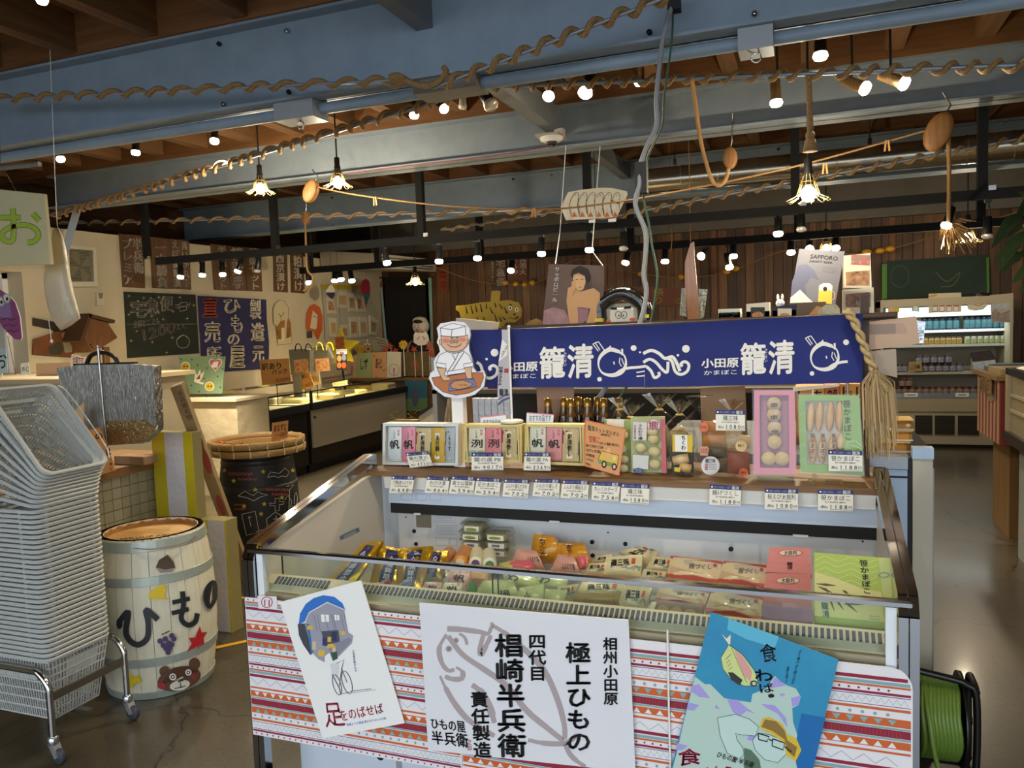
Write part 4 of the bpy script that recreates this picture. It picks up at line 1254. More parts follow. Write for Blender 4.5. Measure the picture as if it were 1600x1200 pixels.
giftbox(c5,((65,172),(1008,178),(1003,700),(60,690)),((1085,176),(1060,690)),[(((135,215),(298,215),(296,648),(122,645)),WB,it_flag('帆',mat('#4f7fa8'))),(((302,215),(473,215),(470,650),(302,650)),PB_,it_flag('帆',mat('#b3304c'))),(((478,225),(676,230),(664,650),(478,650)),STRAW,it_date('伊達巻',mat('#26304c'),mat('#8c2a30'))),(((682,225),(842,228),(842,655),(668,650)),mat('#c8a42c',.4),it_date('金目鯛',mat('#8f6f42'),None)),(((847,220),(972,218),(960,658),(850,660)),mat('#a9b2bd',.4),it_date('しらす',mat('#9aa5b4'),mat('#3c5a9c'),mat('#b4bcc6')))],mat('#dfe0de',.5),mat('#aab4bd'),'white gift box of five wrapped blocks, leftmost on the shelf')
GB=mat('#d8c37c',.5)
c9=cv(600,560,.15)
for f_,sx,lb,ch,wv in((c9,0,'cream gift box of three wrapped blocks with wave arcs, middle of three','洌',True),(c9,0,'cream gift box of three wrapped blocks with striped blocks, right of three','帆',False)):
 if wv:
  giftbox(c9,((835,690),(1435,690),(1435,1090),(820,1085)),((1475,690),(1470,1090)),[(((885,710),(1052,712),(1050,1060),(878,1050)),mat('#d8d2bc',.4),it_flag(ch,mat('#3f9470'),True)),(((1058,702),(1222,702),(1222,1060),(1055,1060)),mat('#d97f86',.4),it_flag(ch,mat('#e8c3c0'),True)),(((1228,702),(1395,705),(1392,1060),(1228,1060)),STRAW,it_date('伊達巻',mat('#1c1e2a'),mat('#8c2a30'),CREAM))],GB,mat('#c9b06a'),lb)
 else:
  giftbox(c6,((370,165),(1040,172),(1042,640),(355,615)),None,[(((425,185),(602,188),(598,570),(412,565)),mat('#d5d6c4',.4),it_flag(ch,mat('#4f6f88'))),(((610,195),(785,195),(785,580),(608,578)),mat('#d78f92',.4),it_flag(ch,mat('#c03a52'))),(((790,190),(985,192),(980,590),(790,590)),STRAW,it_date('伊達巻',mat('#26304c'),mat('#8c2a30'),CREAM))],GB,mat('#c9b06a'),lb)
for u,v0,v1,lb in((730,668,722,'left end of the middle'),(811,667,721,'right end of the middle'),(826,667,716,'left end of the right'),(908,667,722,'right end of the right')):
 a,b=at(u,v1,y=2.853),at(u,v0,y=2.853)
 one(M().rbox(a.x-.003,a.x+.003,2.852,2.86,a.z,b.z,mat('#d9c684',.5),.001),'bamboo_strip','pale bamboo strip at the %s cream gift box'%lb,'strip')
pl=TP(at(950,740,y=2.80),12)
q=c6((1050,120),(1510,220),(1435,750),(1045,640))
m1=M().slab(q,pl,.006,mat('#c98a45',.5,coat=.2))
d=M()
d.stroke(q,1.4,pl,.0008,mat('#d2602c'),True)
d.text('籠清ネットタルタル',c6((1080,170),(1440,260),(1435,310),(1080,235)),pl,.001,mat('#39512c'),bold=.02)
d.text('(美味中)',c6((1225,265),(1335,285),(1335,312),(1225,295)),pl,.001,INK)
d.text('宝船こ',c6((1090,290),(1215,310),(1215,385),(1090,370)),pl,.001,mat('#b8502a'),bold=.03)
d.text('ふわっと高級の味のれん',c6((1215,360),(1440,390),(1438,425),(1215,395)),pl,.001,INK,bold=.02)
for i,t in enumerate(('魚のうま味をとじ込め','お店でも人気 現品','店内限定商','いただけます','新味あり')):
 e=(250,220,150,140,110)[i]
 d.text(t,c6((1060,385+52*i),(1060+e-55,410+52*i),(1060+e-55,450+50*i),(1060,425+50*i)),pl,.001,INK,bold=.02)
d.poly(c6((1200,560),(1240,470),(1430,520),(1410,660),(1240,640),(1195,600)),pl,.001,mat('#d8b23a'))
d.poly(c6((1195,560),(1370,610),(1350,650),(1200,610)),pl,.0014,mat('#6f8f58'))
d.poly(c6((1265,530),(1280,465),(1325,435),(1350,500),(1340,560),(1300,570)),pl,.0016,mat('#dba86a'))
d.stroke(c6((1200,560),(1240,470),(1430,520),(1410,660)),.7,pl,.0018,INK)
d.poly(c6((1370,530),(1400,535),(1395,580),(1365,575)),pl,.0016,mat('#e0c9a0'))
for c in((1265,622),(1380,650)):
 d.disc(c6(c)[0],4,5.6,pl,.002,INK).disc(c6(c)[0],2.2,3.2,pl,.0024,mat('#d8b48a'))
thing('handwritten_sign','orange handwritten sign with a yellow truck, leaning between gift boxes and packs','sign',[('board',m1),('drawing',d)])
pl=YP(2.9)
m1=M().slab([(944,656),(988,657),(990,738),(944,738)],pl,.03,mat('#8fa466',.5))
m2=M()
for u,v in((962,668),(975,680),(972,702),(976,718),(975,732),(960,690)):
 m2.ball(pl.pt(u,v,.008),.018,.012,.016,mat('#d8cc9c',.6),12,8)
thing('cake_tray_pack','green edged pack of round cakes half hidden behind the orange sign','food pack',[('tray',m1),('cakes',m2),('label',M().slab([(948,655),(975,656),(975,668),(948,666)],pl,.001,mat('#dad9c6'),o=.022))])
def cakes(m_,f,pl,P,o=.012,k=None,rx=.02,rz=.018):
 for u,v in P:
  c=pl.pt(*f((u,v))[0],o)
  m_.ball(c,rx,.014,rz,k or mat('#d9cb9b',.6,noise=30,h2='#cbb983'),14,8)
pl=YP(2.86)
m1=M().slab(c7((90,310),(410,305),(430,830),(100,830)),pl,.012,mat('#a9b079',.5)).slab(c7((375,330),(412,330),(428,832),(385,835)),pl,.001,mat('#cc5b72',.4),o=.002)
m2=M()
cakes(m2,c7,pl,((305,520),(185,600),(315,635),(318,755),(300,445)),.014,None,.022,.019)
m3=M().slab(c7((115,355),(245,360),(240,530),(112,530)),pl,.001,mat('#e4dcdc'),o=.02)
m3.text('ふんわり揚',bx(c7,160,370,205,525),pl,.023,INK,vert=True,bold=.02)
m3.text('小田原名物',bx(c7,120,380,145,520),pl,.023,mat('#8a5a6a'),vert=True)
m5=M()
m5.disc(c7((308,390))[0],10,10,pl,.024,mat('#d9a0b4')).disc(c7((308,390))[0],9,9,pl,.025,mat('#f0e4e8'))
m5.text('季節限定',bx(c7,265,345,352,435),pl,.027,mat('#c2456a'),bold=.03)
m6=M()
m6.slab(c7((112,665),(262,672),(255,800),(112,790)),pl,.004,mat('#dcdcdc',.3),o=.024)
m6.disc(c7((165,812))[0],8,4,pl,.028,mat('#2a4a9a'))
m6.text('東京',bx(c7,135,795,195,830),pl,.03,PAPER)
thing('soft_cake_pack','clear pack of round white fish cakes with pink edge and red ringed sticker','food pack',[('backing',m1),('cakes',m2),('label',m3),('round_sticker',m5),('white_pouch',m6),('clear_wrap',M().slab(c7((90,310),(418,305),(432,836),(96,836)),YP(2.826),.001,FILM))],'packs on the shelf')
pl=YP(2.83)
a,b=at(*c7((445,860))[0],y=2.83),at(*c7((675,455))[0],y=2.83)
m1=M().box(a.x,b.x,2.83,2.885,1.032,b.z,GLASS)
m2=M().lathe([(.004,-.03),(.017,-.028),(.019,0),(.017,.028),(.006,.03)],at(1064,718,y=2.855),mat('#c98a3e',.4,noise=20,h2='#e0c79a'),14,Matrix.Rotation(pi/2.3,3,'Y')).lathe([(.004,-.022),(.016,-.02),(.018,0),(.016,.02),(.006,.022)],at(1071,731,y=2.85),mat('#c08b4e',.4,noise=20,h2='#d8b27a'),14,Matrix.Rotation(pi/1.8,3,'Y')).box(a.x+.005,b.x-.005,2.876,2.88,1.035,b.z-.06,mat('#3a342a'))
m3=M().slab(c7((485,475),(672,478),(672,640),(485,635)),pl,.001,mat('#d8b930'),o=.001).slab(c7((508,478),(622,480),(625,635),(510,632)),pl,.001,PAPER,o=.0025)
m3.text('ちくわ',bx(c7,565,480,610,620),pl,.004,INK,vert=True,bold=.03)
m7=M()
m7.slab(c7((502,780),(560,785),(555,825),(502,820)),pl,.001,mat('#d8b930'),o=.001)
thing('fish_stick_box','small clear box with yellow label holding two grilled fish rolls','food pack',[('box',m1),('rolls',m2),('label',m3),('small_label',m7)],'packs on the shelf')
pl=YP(2.85)
m1=M()
S=m1.pillow(c7((735,340),(1215,340),(1215,890),(735,862)),pl,.03,.002,FILM)
m2=M()
for q,k in((((770,355),(985,350),(985,480),(770,475)),'#b8793a'),(((765,470),(975,490),(970,565),(770,565)),'#c08038'),(((980,380),(1120,440),(1120,560),(985,540)),'#c9a878'),(((980,470),(1215,490),(1215,610),(1000,600)),'#cdb083'),(((830,580),(990,600),(985,690),(820,680)),'#5c4c36'),(((820,690),(1000,690),(1000,830),(830,830)),'#544530'),(((1000,620),(1200,640),(1210,850),(1000,840)),'#8a4a32')):
 m2.pillow(c7(*q),YP(2.868),.016,.012,mat(k,.55,noise=26,h2=k,bump=(60,.4,.004)),6)
stk=[]
for c,r,k,t in(((778,405),7.5,'#d9795a','干し帆立'),((1128,580),9,'#dcc08a','香草入り'),((1150,832),7.5,'#d9714c','桜えび'),((840,765),14.5,'#e6e6e6','磯三味')):
 m3=M().disc(c7(c)[0],r,r,S,.004,mat(k,.5),24)
 e=c7(c)[0]
 m3.text(t,(e[0]-r*.55,e[1]-r*(.3 if r<12 else .75),e[0]+r*.55,e[1]+(r*.2 if r<12 else-r*.3)),S,.006,INK if r>8 else mat('#7a2a1c'))
 if r>12:
  for i in range(4):
   m3.stroke([(e[0]-9,e[1]-2+i*2.6),(e[0]-4,e[1]-2.2+i*2.6)],1.4,S,.006,mat('#a8442c'))
   m3.stroke([(e[0]-2,e[1]-2+i*2.6),(e[0]+9,e[1]-2+i*2.6)],.6,S,.006,mat('#777777'))
 stk.append(('sticker',m3))
m3=M().poly(c7((742,585),(815,585),(815,672),(742,668)),S,.004,mat('#e0a890'))
m3.text('えだ豆',bx(c7,748,600,810,650),S,.006,mat('#a83c28'))
stk.append(('sticker',m3))
m4=M()
top=[]
for i in range(13):
 t=i/12
 top+=[(735+480*t,150+60*((i*7)%3)+30*abs(2*t-1))]
neck=M().lathe([(.07,-.02),(.03,.02),(.012,.035),(.03,.055),(.05,.085)],pl.pt(1093,655,-.01),FILM,18)
thing('mixed_cake_bag','large clear bag of assorted brown fish cakes with round stickers','food bag',[('bag',m1),('cakes',m2),('gathered_top',neck)]+stk,'packs on the shelf')
for i,(u,v,s_)in enumerate(((985,652,1.0),(1030,640,1.15),(1062,648,1.1),(1145,645,.9),(968,640,.8))):
 p=at(u,v,y=3.0)
 b=M().lathe([(.03,-.2),(.055*s_,-.19),(.06*s_,-.1),(.045*s_,-.03),(.014,0)],p,FILM,16).lathe([(.026,-.19),(.04,-.17),(.042,-.09),(.02,-.05),(0,-.045)],p,mat('#b09a6a',.6,noise=30,h2='#8d7a52'),12)
 tp=M()
 vs,fs=[p],[]
 for j in range(22):
  a_=2*pi*j/22
  r_=.05*s_*(1+.25*((j*5)%3-1))
  vs.append(p+V((r_*math.cos(a_),.5*r_*math.sin(a_),.012+.045*s_*(.6+.4*((j*7)%4)/3))))
 fs=[(0,j+1,(j+1)%22+1)for j in range(22)]
 tp.add(vs,fs,thin('fan_film','#efeadb',.74,.2,40.0))
 tie=M().tube([p+V((.013*math.cos(t),.013*math.sin(t),0))for t in[k*pi/5 for k in range(10)]],.003,mat('#b89a4a',.4,.5),6,True)
 o=thing('tied_bag','clear tied bag behind the packs, %s along the shelf'%('beside the green pack','behind the round cake pack','behind the small clear box','behind the price card','nearest the bottles')[i],'food bag',[('bag',b),('fanned_top',tp),('tie',tie)],'tied bags at the back of the shelf')
pl=TP(at(1200,742,y=2.84),6)
q=c8((45,107),(390,107),(402,825),(40,822))
fr=M()
iq=c8((92,150),(340,150),(345,770),(95,768))
for i in range(4):
 j=(i+1)%4
 fr.slab([q[i],q[j],iq[j],iq[i]],pl,.018,mat('#cf7f95',.5))
fr.slab(q,Pl(pl.p-pl.n*.018,pl.n),.004,mat('#9c6f84'))
ck=M()
for i,(u,v)in enumerate(((215,225),(215,320),(220,430),(220,550),(170,690),(285,690))):
 ck.lathe([(.001,.012),(.022,.011),(.0255,.004),(.0255,0)],pl.pt(*c8((u,v))[0],-.012+(.004 if i>3 else 0)),mat('#cfb98d' if i>2 else '#c9b3a2',.6,noise=60,h2='#c2a06c',bump=(60,.4,.004)),20,pl.n.to_track_quat('Z','Y').to_matrix())
lt=M()
for u,v in((213,235),(213,340),(220,465)):
 lt.text('太鼓判',bx(c8,u-30,v-22,u+30,v+18),pl,.004,INK,bold=.02)
thing('shrimp_cracker_box','tall pink framed box of round shrimp crackers on an acrylic stand','gift box',[('frame',fr),('crackers',ck),('lettering',lt),('clear_wrap',M().slab(c8((30,98),(398,98),(410,832),(28,830)),Pl(pl.p+pl.n*.006,pl.n),.001,FILM)),('stand',M().box(-.165,-.045,2.79,2.86,1.031,1.035,GLASS).box(-.165,-.045,2.79,2.794,1.035,1.055,GLASS))],'framed packs at the right end')
pl=TP(at(1300,740,y=2.86),6)
q=c8((422,145),(938,152),(985,835),(442,805))
iq=c8((480,200),(795,200),(812,740),(498,740))
fr=M()
GF=mat('#86ad58',.5,noise=3,h2='#7aa24c')
for i in range(4):
 j=(i+1)%4
 fr.slab([q[i],q[j],iq[j],iq[i]],pl,.016,GF)
fr.slab(q,Pl(pl.p-pl.n*.016,pl.n),.004,mat('#b9b2a6'))
ck=M()
BAM=mat('#d9c39a',.5,noise=9,h2='#c08a4e',bump=(20,.3,.005))
for i,(a,b)in enumerate((((535,215),(520,460)),((610,210),(592,455)),((700,210),(685,455)),((775,205),(770,455)),((545,480),(545,730)),((630,490),(620,730)),((715,490),(705,700)),((785,480),(780,620)))):
 A,B=pl.pt(*c8(a)[0],-.008),pl.pt(*c8(b)[0],-.008)
 ck.tube([lerp(A,B,t)for t in(0,.1,.3,.5,.7,.9,1)],[.004,.009,.0125,.0135,.0125,.009,.004],BAM,12)
lt=M()
lt.text('笹かまぼこ',c8((800,190),(868,190),(882,535),(812,535)),pl,.001,mat('#4a2a18'),vert=True,bold=.03)
for u in(525,612,705):
 lt.text('笹かまぼこ',c8((u,475),(u+40,475),(u+35,690),(u-5,690)),pl,.008,INK,vert=True,bold=.02)
for i in range(4):
 lt.stroke(pc(c8((430,330+i*130),(470,300+i*130),(480,340+i*130)),3),.8,pl,.001,mat('#a9c87c'))
 lt.stroke(pc(c8((830,560+i*15),(900,540+i*40),(960,580+i*30)),3),.8,pl,.001,mat('#c3d8a4'))
thing('bamboo_cake_box','green framed box of leaf shaped fish cakes with brown vertical lettering','gift box',[('frame',fr),('fish_cakes',ck),('lettering',lt),('clear_wrap',M().slab(c8((410,132),(948,142),(992,845),(436,815)),Pl(pl.p+pl.n*.014,pl.n),.001,FILM)),('stand',M().box(0,.11,2.79,2.87,1.031,1.035,GLASS).box(0,.11,2.79,2.794,1.035,1.05,GLASS))],'framed packs at the right end')
for q,lb in(([(751,652),(790,648),(792,662),(751,662)],'left'),([(823,645),(865,648),(864,664),(822,664)],'right')):
 pl=YP(2.93)
 c=M().slab(q,pl,.003,mat('#dfe3ea'))
 d=M().stroke([q[0],q[1]],1.6,pl,.001,mat('#cf7f8c'))
 d.text('おすすめ品です',(q[0][0]+4,q[0][1]+3,q[1][0]-4,q[0][1]+13),pl,.001,mat('#5a86a8'))
 thing('small_note_card','small white note card with pink edge behind the gift boxes, %s of two'%lb,'card',[('card',c),('lettering',d),('stand',M().box(pl.pt(*q[3]).x,pl.pt(*q[2]).x,2.933,2.95,1.03,pl.pt(*q[3]).z+.005,GLASS))])
# the blue shop curtain on its frame
class Wavy(Pl):
 def __init__(s,y,amp,k):
  Pl.__init__(s,(0,y,0),(0,-1,0))
  s.a,s.k=amp,k
 def pt(s,u,v,o=0.0):
  p=Pl.pt(s,u,v)
  return Pl.pt(s,u,v,o+s.a*math.sin(p.x*s.k)+s.a*.6*math.sin(p.x*s.k*2.7+p.z*9))
POSTW=wood('#4d3a28','#33251a','z',2)
NB=mat('#232f76',.85,noise=4,h2='#1e2969',bump=(140,.25,.002))
NY=2.95
for nm,u,side in(('left',727,-1),('right',1351,1)):
 xx=at(u,620,y=NY+.04).x
 hw=.028 if side<0 else .014
 one(M().box(xx-hw,xx+hw,NY+.02,NY+.05,1.03,1.66 if side>0 else 1.585,POSTW if side>0 else wood('#8a6238','#6d4a28','z',2)),'curtain_post','wooden post at the %s end of the blue curtain'%nm,'post')
ra,rb=at(735,519,y=NY+.035),at(1398,489,y=NY+.035)
one(M().tube([(ra.x-.04,NY+.008,1.572),(rb.x,NY+.008,1.588)],.012,wood('#4a3828','#33251a','x',2),10),'curtain_rod','dark round rod carrying the blue curtain, its end past the right post','rod')
S=Wavy(NY,.004,17)
f6,f7=cv(600,340,.25),cv(900,340,.25)
def cloth(u0,u1,vt0,vt1,vb0,vb1,n=40):
 m_=M()
 vs=[]
 for i in range(n+1):
  t=i/n
  for j in range(7):
   c=j/6
   u=u0+(u1-u0)*t
   v=(vt0+(vt1-vt0)*t)*(1-c)+(vb0+(vb1-vb0)*t)*c
   vs.append(S.pt(u,v,.018*math.exp(-(c/.1)**2)))
 m_.add(vs,[(i*7+j,i*7+j+1,(i+1)*7+j+1,(i+1)*7+j)for i in range(n)for j in range(6)],NB,True)
 return m_
W_=mat('#e9e7e0',.8)
def fish_logo(d,dx,dy,cut=False):
 f=lambda*P:[(a+dx,b+dy)for a,b in f7(*P)]
 ring=pc(f((275,840),(210,825),(155,865),(140,920),(165,970),(225,985),(285,965),(312,915),(300,860),(250,835)),4)
 d.stroke(ring,[4.5+2.2*math.sin(i*.35)for i in range(len(ring))],S,.002,W_)
 d.stroke(pc(f((180,840),(210,815),(215,800)),3),[7,6,5,4,3,2,1],S,.002,W_)
 d.stroke(pc(f((240,985),(280,955),(330,940),(390,935),(440,928))if not cut else f((240,985),(280,955),(330,940),(370,936)),3),4.2,S,.002,W_)
 d.stroke(f((290,860),(288,820)),3,S,.002,W_)
 d.stroke(f((275,875),(270,905),(285,930)),1.4,S,.0024,W_)
 d.stroke(f((285,880),(300,920)),1.4,S,.0024,W_)
 d.stroke(f((235,900),(240,918)),2,S,.0024,W_)
 for P in(((105,790),(140,835)),((105,790),(140,775)),((118,780),(150,828)),((140,775),(178,830))):
  d.stroke(f(*P),1.5,S,.002,W_)
 d.disc(f((360,815))[0],4.6,4.4,S,.002,W_)
 d.disc(f((147,1010))[0],3.6,3.6,S,.002,W_)
 if not cut:
  d.disc(f((400,842))[0],1.6,1.6,S,.002,W_)
  d.stroke(f((378,968),(430,960)),2,S,.002,W_)
  d.stroke(f((378,992),(430,988)),2,S,.002,W_)
def waves(d,dx,dy,part=False):
 f=lambda*P:[(a+dx,b+dy)for a,b in f7(*P)]
 if not part:
  d.stroke(pc(f((420,850),(470,830),(520,850),(555,880),(600,870),(625,900),(650,960)),4),5,S,.002,W_)
  d.stroke(pc(f((420,905),(460,885),(500,905),(540,950),(570,965),(575,900)),4),4.6,S,.0022,W_)
  d.stroke(pc(f((440,930),(470,960),(490,1000),(520,985),(515,965)),4),4.6,S,.002,W_)
 d.stroke(pc(f((575,880),(600,900),(620,960),(655,980),(695,960),(705,920),(680,900),(655,915),(665,930)),5),4.6,S,.0024,W_)
 d.disc(f((687,820))[0],6,6,S,.002,W_)
 d.disc(f((637,860))[0],2,2,S,.002,W_)
def lettering(d,dx,dy):
 f=lambda*P:[(a+dx,b+dy)for a,b in f7(*P)]
 d.text('小田原',f((785,882),(1015,872),(1015,936),(785,940)),S,.002,W_,bold=.035)
 d.text('かまぼこ',f((800,955),(1005,948),(1005,980),(800,985)),S,.002,W_,bold=.012)
 d.text('籠',f((1030,785),(1185,780),(1185,975),(1030,985)),S,.002,W_,bold=.035)
 d.text('清',f((1205,768),(1362,762),(1362,975),(1205,985)),S,.002,W_,bold=.035)
 d.text('かごせい',f((1178,815),(1198,815),(1198,905),(1178,905)),S,.003,W_,vert=True)
d1,d2=M(),M()
fish_logo(d1,0,0)
lettering(d1,-314,6)
waves(d1,-299,6,True)
waves(d2,0,0)
lettering(d2,0,0)
fish_logo(d2,332,-9,True)
thing('shop_curtain','dark blue shop curtain with white brush characters and fish, left panel','curtain',[('cloth',cloth(733,1007,516,508,605,605)),('white_print',d1)],'dark blue shop curtains on one rod')
thing('shop_curtain','dark blue shop curtain with white brush characters and waves, right panel','curtain',[('cloth',cloth(1007.5,1348,508,490,605,598)),('white_print',d2)],'dark blue shop curtains on one rod')
# cook cut-out board
pl=YP(2.88)
OUT=f6((330,690),(352,662),(430,648),(500,655),(530,690),(540,740),(530,790),(532,830),(552,890),(560,940),(578,965),(622,955),(636,985),(625,1055),(565,1108),(480,1130),(380,1120),(312,1070),(280,1005),(290,970),(315,955),(310,900),(328,865),(350,838),(342,800),(330,780),(340,745))
bd=M().slab(OUT,pl,.012,mat('#e8e9ee',.5),mat('#8d9098',.4))
d=M()
SKIN,LN=mat('#dcb08c',.6),mat('#26263c',.6)
KW=mat('#f0f0f4',.6)
def area(P,k,o=.001,line=True,w=.8):
 P=f6(*P)
 d.poly(P,pl,o,k)
 if line:
  d.stroke(P,w,pl,o+.0006,LN,True)
area(((298,1000),(420,985),(540,970),(618,968),(622,1000),(600,1060),(535,1095),(450,1110),(370,1090),(315,1045)),mat('#b9703a',.5),.001,True)
area(((345,860),(390,838),(440,850),(500,835),(530,860),(555,910),(550,930),(500,935),(505,965),(400,980),(385,935),(330,935),(325,910)),KW,.002)
area(((332,940),(388,940),(375,985),(415,1000),(410,1018),(370,1020),(358,1000)),SKIN,.003)
area(((500,938),(545,932),(548,985),(552,1010),(520,1010),(510,985)),SKIN,.003)
area(((325,905),(388,915),(385,942),(328,932)),KW,.004)
area(((498,915),(556,905),(556,930),(500,938)),KW,.004)
area(((396,962),(505,945),(508,968),(400,985)),KW,.0045)
d.stroke(f6((470,838),(445,890),(400,960)),.8,pl,.005,LN)
d.stroke(f6((500,840),(480,870),(425,958)),.8,pl,.005,LN)
d.stroke(f6((425,850),(445,890)),.8,pl,.005,LN)
area(((355,735),(525,735),(518,800),(490,828),(440,840),(390,832),(362,800)),SKIN,.004)
area(((345,765),(358,755),(362,790),(350,795)),SKIN,.003)
area(((522,755),(532,765),(525,790),(518,785)),SKIN,.003)
area(((352,690),(392,672),(432,660),(508,678),(510,738),(440,745),(358,738)),KW,.006)
d.stroke(f6((352,690),(425,700),(508,680)),.8,pl,.007,LN)
d.stroke(f6((425,700),(420,745)),.8,pl,.007,LN)
for c in((385,768),(490,762)):
 d.disc(f6(c)[0],5.5,3,pl,.006,mat('#d97f76',.6))
for c in((424,774),(452,772)):
 d.stroke([(f6(c)[0][0]+3.1*math.cos(t),f6(c)[0][1]+2.8*math.sin(t))for t in[i*pi/6 for i in range(12)]],.7,pl,.0072,LN,True)
 d.disc(f6(c)[0],.9,.9,pl,.0072,LN,8)
d.stroke(f6((418,755),(432,750)),1.2,pl,.0072,LN)
d.stroke(f6((450,748),(466,752)),1.2,pl,.0072,LN)
d.stroke(pc(f6((395,790),(415,805),(440,808),(470,800),(482,785)),3),.9,pl,.0072,LN)
area(((408,1040),(432,1015),(560,1005),(580,1055),(480,1075),(402,1085)),mat('#6f7aa6',.5),.003)
area(((415,1045),(440,1022),(490,1015),(535,1030),(555,1040),(530,1060),(470,1075),(425,1065)),mat('#c98e5a',.5),.004)
for x_ in(470,485,500,512):
 d.stroke(f6((x_,1040),(x_+8,1052)),.7,pl,.005,LN)
thing('cook_cutout','flat cut-out board of a smiling cook in a white cap slicing fish','cut-out board',[('board',bd),('printed_picture',d),('prop',M().box(-1.36,-1.31,2.892,2.93,1.03,1.4,WHITE))])
pl=YP(2.9)
a=at(879*.25+580,655,y=2.9)
pole=M().tube([(a.x,2.9,1.215),tuple(at(795,512,y=2.9))],.0045,WHITE,10).ball(at(795,511,y=2.9),.007,.007,.007,WHITE)
foot=M().lathe([(.045,-.01),(.047,-.004),(.04,.0),(0,.002)],(a.x,2.9,1.225),mat('#dcd8c6',.4),24)
fl=M().slab(f6((735,700),(782,700),(786,760),(792,900),(795,1000),(788,1120),(760,1140),(715,1175),(708,1150),(716,900),(738,760)),pl,.0015,mat('#b9b6bc',.7))
d=M()
d.poly(f6((738,760),(775,800),(770,860),(716,900)),pl,.001,mat('#e6e4e0'))
d.text('ふわふわ',f6((728,850),(768,790),(776,812),(736,880)),pl,.002,INK,bold=.02)
d.poly(f6((752,945),(778,942),(778,968),(752,970)),pl,.002,mat('#a8323c'))
d.text('特選さざなみ',f6((716,930),(745,930),(735,1050),(710,1050)),pl,.002,INK,vert=True,bold=.02)
d.text('籠清',f6((720,1070),(775,1070),(778,1115),(722,1115)),pl,.002,INK,bold=.02)
d.poly(f6((712,1160),(740,1135),(788,1118),(787,1132),(742,1150),(716,1175)),pl,.002,mat('#544f7c'))
d.poly(f6((716,1130),(750,1108),(789,1100),(789,1108),(750,1120),(716,1142)),pl,.002,mat('#6a6690'))
thing('pole_flag','narrow grey flag on a thin white pole with a round foot','flag',[('pole',pole),('foot',foot),('flag',fl),('printed_letters',d)])
# bottles and things at the back of the shelf
CAPG=mat('#b58a3a',.3,.8)
SAUCE=mat('#2b1306',.12,coat=.8)
BGL=mat('#5c3f14',.12,coat=.8)
proto=None
for i,(u,y)in enumerate(((856.5,3.06),(881,3.08),(892,3.04),(904,3.11),(918,3.05),(934,3.11),(943.5,3.05),(967,3.07))):
 p=at(u,640,y=y)
 if proto is None:
  z=1.03
  body=M().lathe([(.024,0),(.026,.01),(.026,.165),(.024,.185),(.0155,.215),(.0125,.23)],(p.x,y,z),SAUCE,18).lathe([(.0225,.192),(.0158,.217),(.013,.235)],(p.x,y,z),BGL,18)
  cap=M().lathe([(.015,.232),(.0155,.236),(.0145,.265),(0,.268)],(p.x,y,z),CAPG,16)
  lab=M()
  P=[(p.x+.0272*math.cos(t),y+.0272*math.sin(t))for t in[math.radians(x)for x in range(200,341,14)]]
  lab.add([(a,b,z+.06)for a,b in P]+[(a,b,z+.15)for a,b in P],[(j,j+1,len(P)+j+1,len(P)+j)for j in range(len(P)-1)],mat('#c9c1b6',.6,noise=90,h2='#8f8a86'),True)
  proto=thing('sauce_bottle','dark sauce bottle with gold cap behind the gift boxes, %s from the left'%ORD[i],'bottle',[('bottle',body),('cap',cap),('label',lab)],'sauce bottles on the shelf')
 else:
  q=proto.location.copy()
  q.x,q.y=p.x,y
  dup(proto,q,'dark sauce bottle with gold cap behind the gift boxes, %s from the left'%ORD[i])
KR=mat('#b08c72',.8)
one(M().slab([(838,603),(897,603),(895,690),(842,690)],YP(3.135),.004,KR),'cardboard_sheet','plain pinkish card sheet standing behind the leftmost bottles','card sheet')
one(M().slab([(1094,606),(1164,603),(1169,700),(1097,700)],YP(3.12),.004,mat('#a5855f',.8)),'cardboard_sheet','plain brown card sheet behind the clear bags','card sheet')
p0=[at(1322,486,y=2.9),at(1334,500,y=2.89),at(1346,530,y=2.89),at(1356,556,y=2.89),at(1366,578,y=2.89)]
rp_=curve_pts(p0,8)
rope=M()
for ph in(0,pi):
 P=[]
 for i,p in enumerate(rp_):
  a=i*.62+ph
  P.append(p+V((.007*math.cos(a),.007*math.sin(a),.004*math.cos(a))))
 rope.tube(P,.0085,mat('#c9b184',.9,noise=60,h2='#a58a58'),7)
stw=M()
SK_=[mat(h,.9)for h in('#a68d63','#8d744b','#bba276')]
for i in range(150):
 s_=rp_[-1]+V((rnd.uniform(-.012,.012),rnd.uniform(-.012,.012),0))
 tx,tz=rnd.uniform(-.04,.055),-rnd.uniform(.16,.31)
 e=s_+V((tx+.012,rnd.uniform(-.03,.03),tz))
 mid=lerp(s_,e,.4)+V((tx*.5,0,.03))
 w=.0012
 k=rnd.choice(SK_)
 for A,B in((s_,mid),(mid,e)):
  stw.add([A+V((-w,0,0)),A+V((w,0,0)),B+V((w,0,0)),B+V((-w,0,0)),A+V((0,w,0)),B+V((0,w,0))],[(0,1,2,3),(1,4,5,2),(4,0,3,5)],k)
so=thing('straw_festoon','twisted rope with a rice straw tassel hanging down the right curtain post','straw decoration',[('twisted_rope',rope),('straw',stw)])
so.children[1]['kind']='stuff'
stw=M()
c0=at(703,622,y=2.99)
for i in range(90):
 s_=c0+V((rnd.uniform(-.008,.008),rnd.uniform(-.008,.008),0))
 e=s_+V((rnd.uniform(-.035,.035),rnd.uniform(-.02,.02),-rnd.uniform(.08,.2)))
 w=.0012
 stw.add([s_+V((-w,0,0)),s_+V((w,0,0)),e+V((w,0,0)),e+V((-w,0,0)),s_+V((0,w,0)),e+V((0,w,0))],[(0,1,2,3),(1,4,5,2),(4,0,3,5)],rnd.choice(SK_))
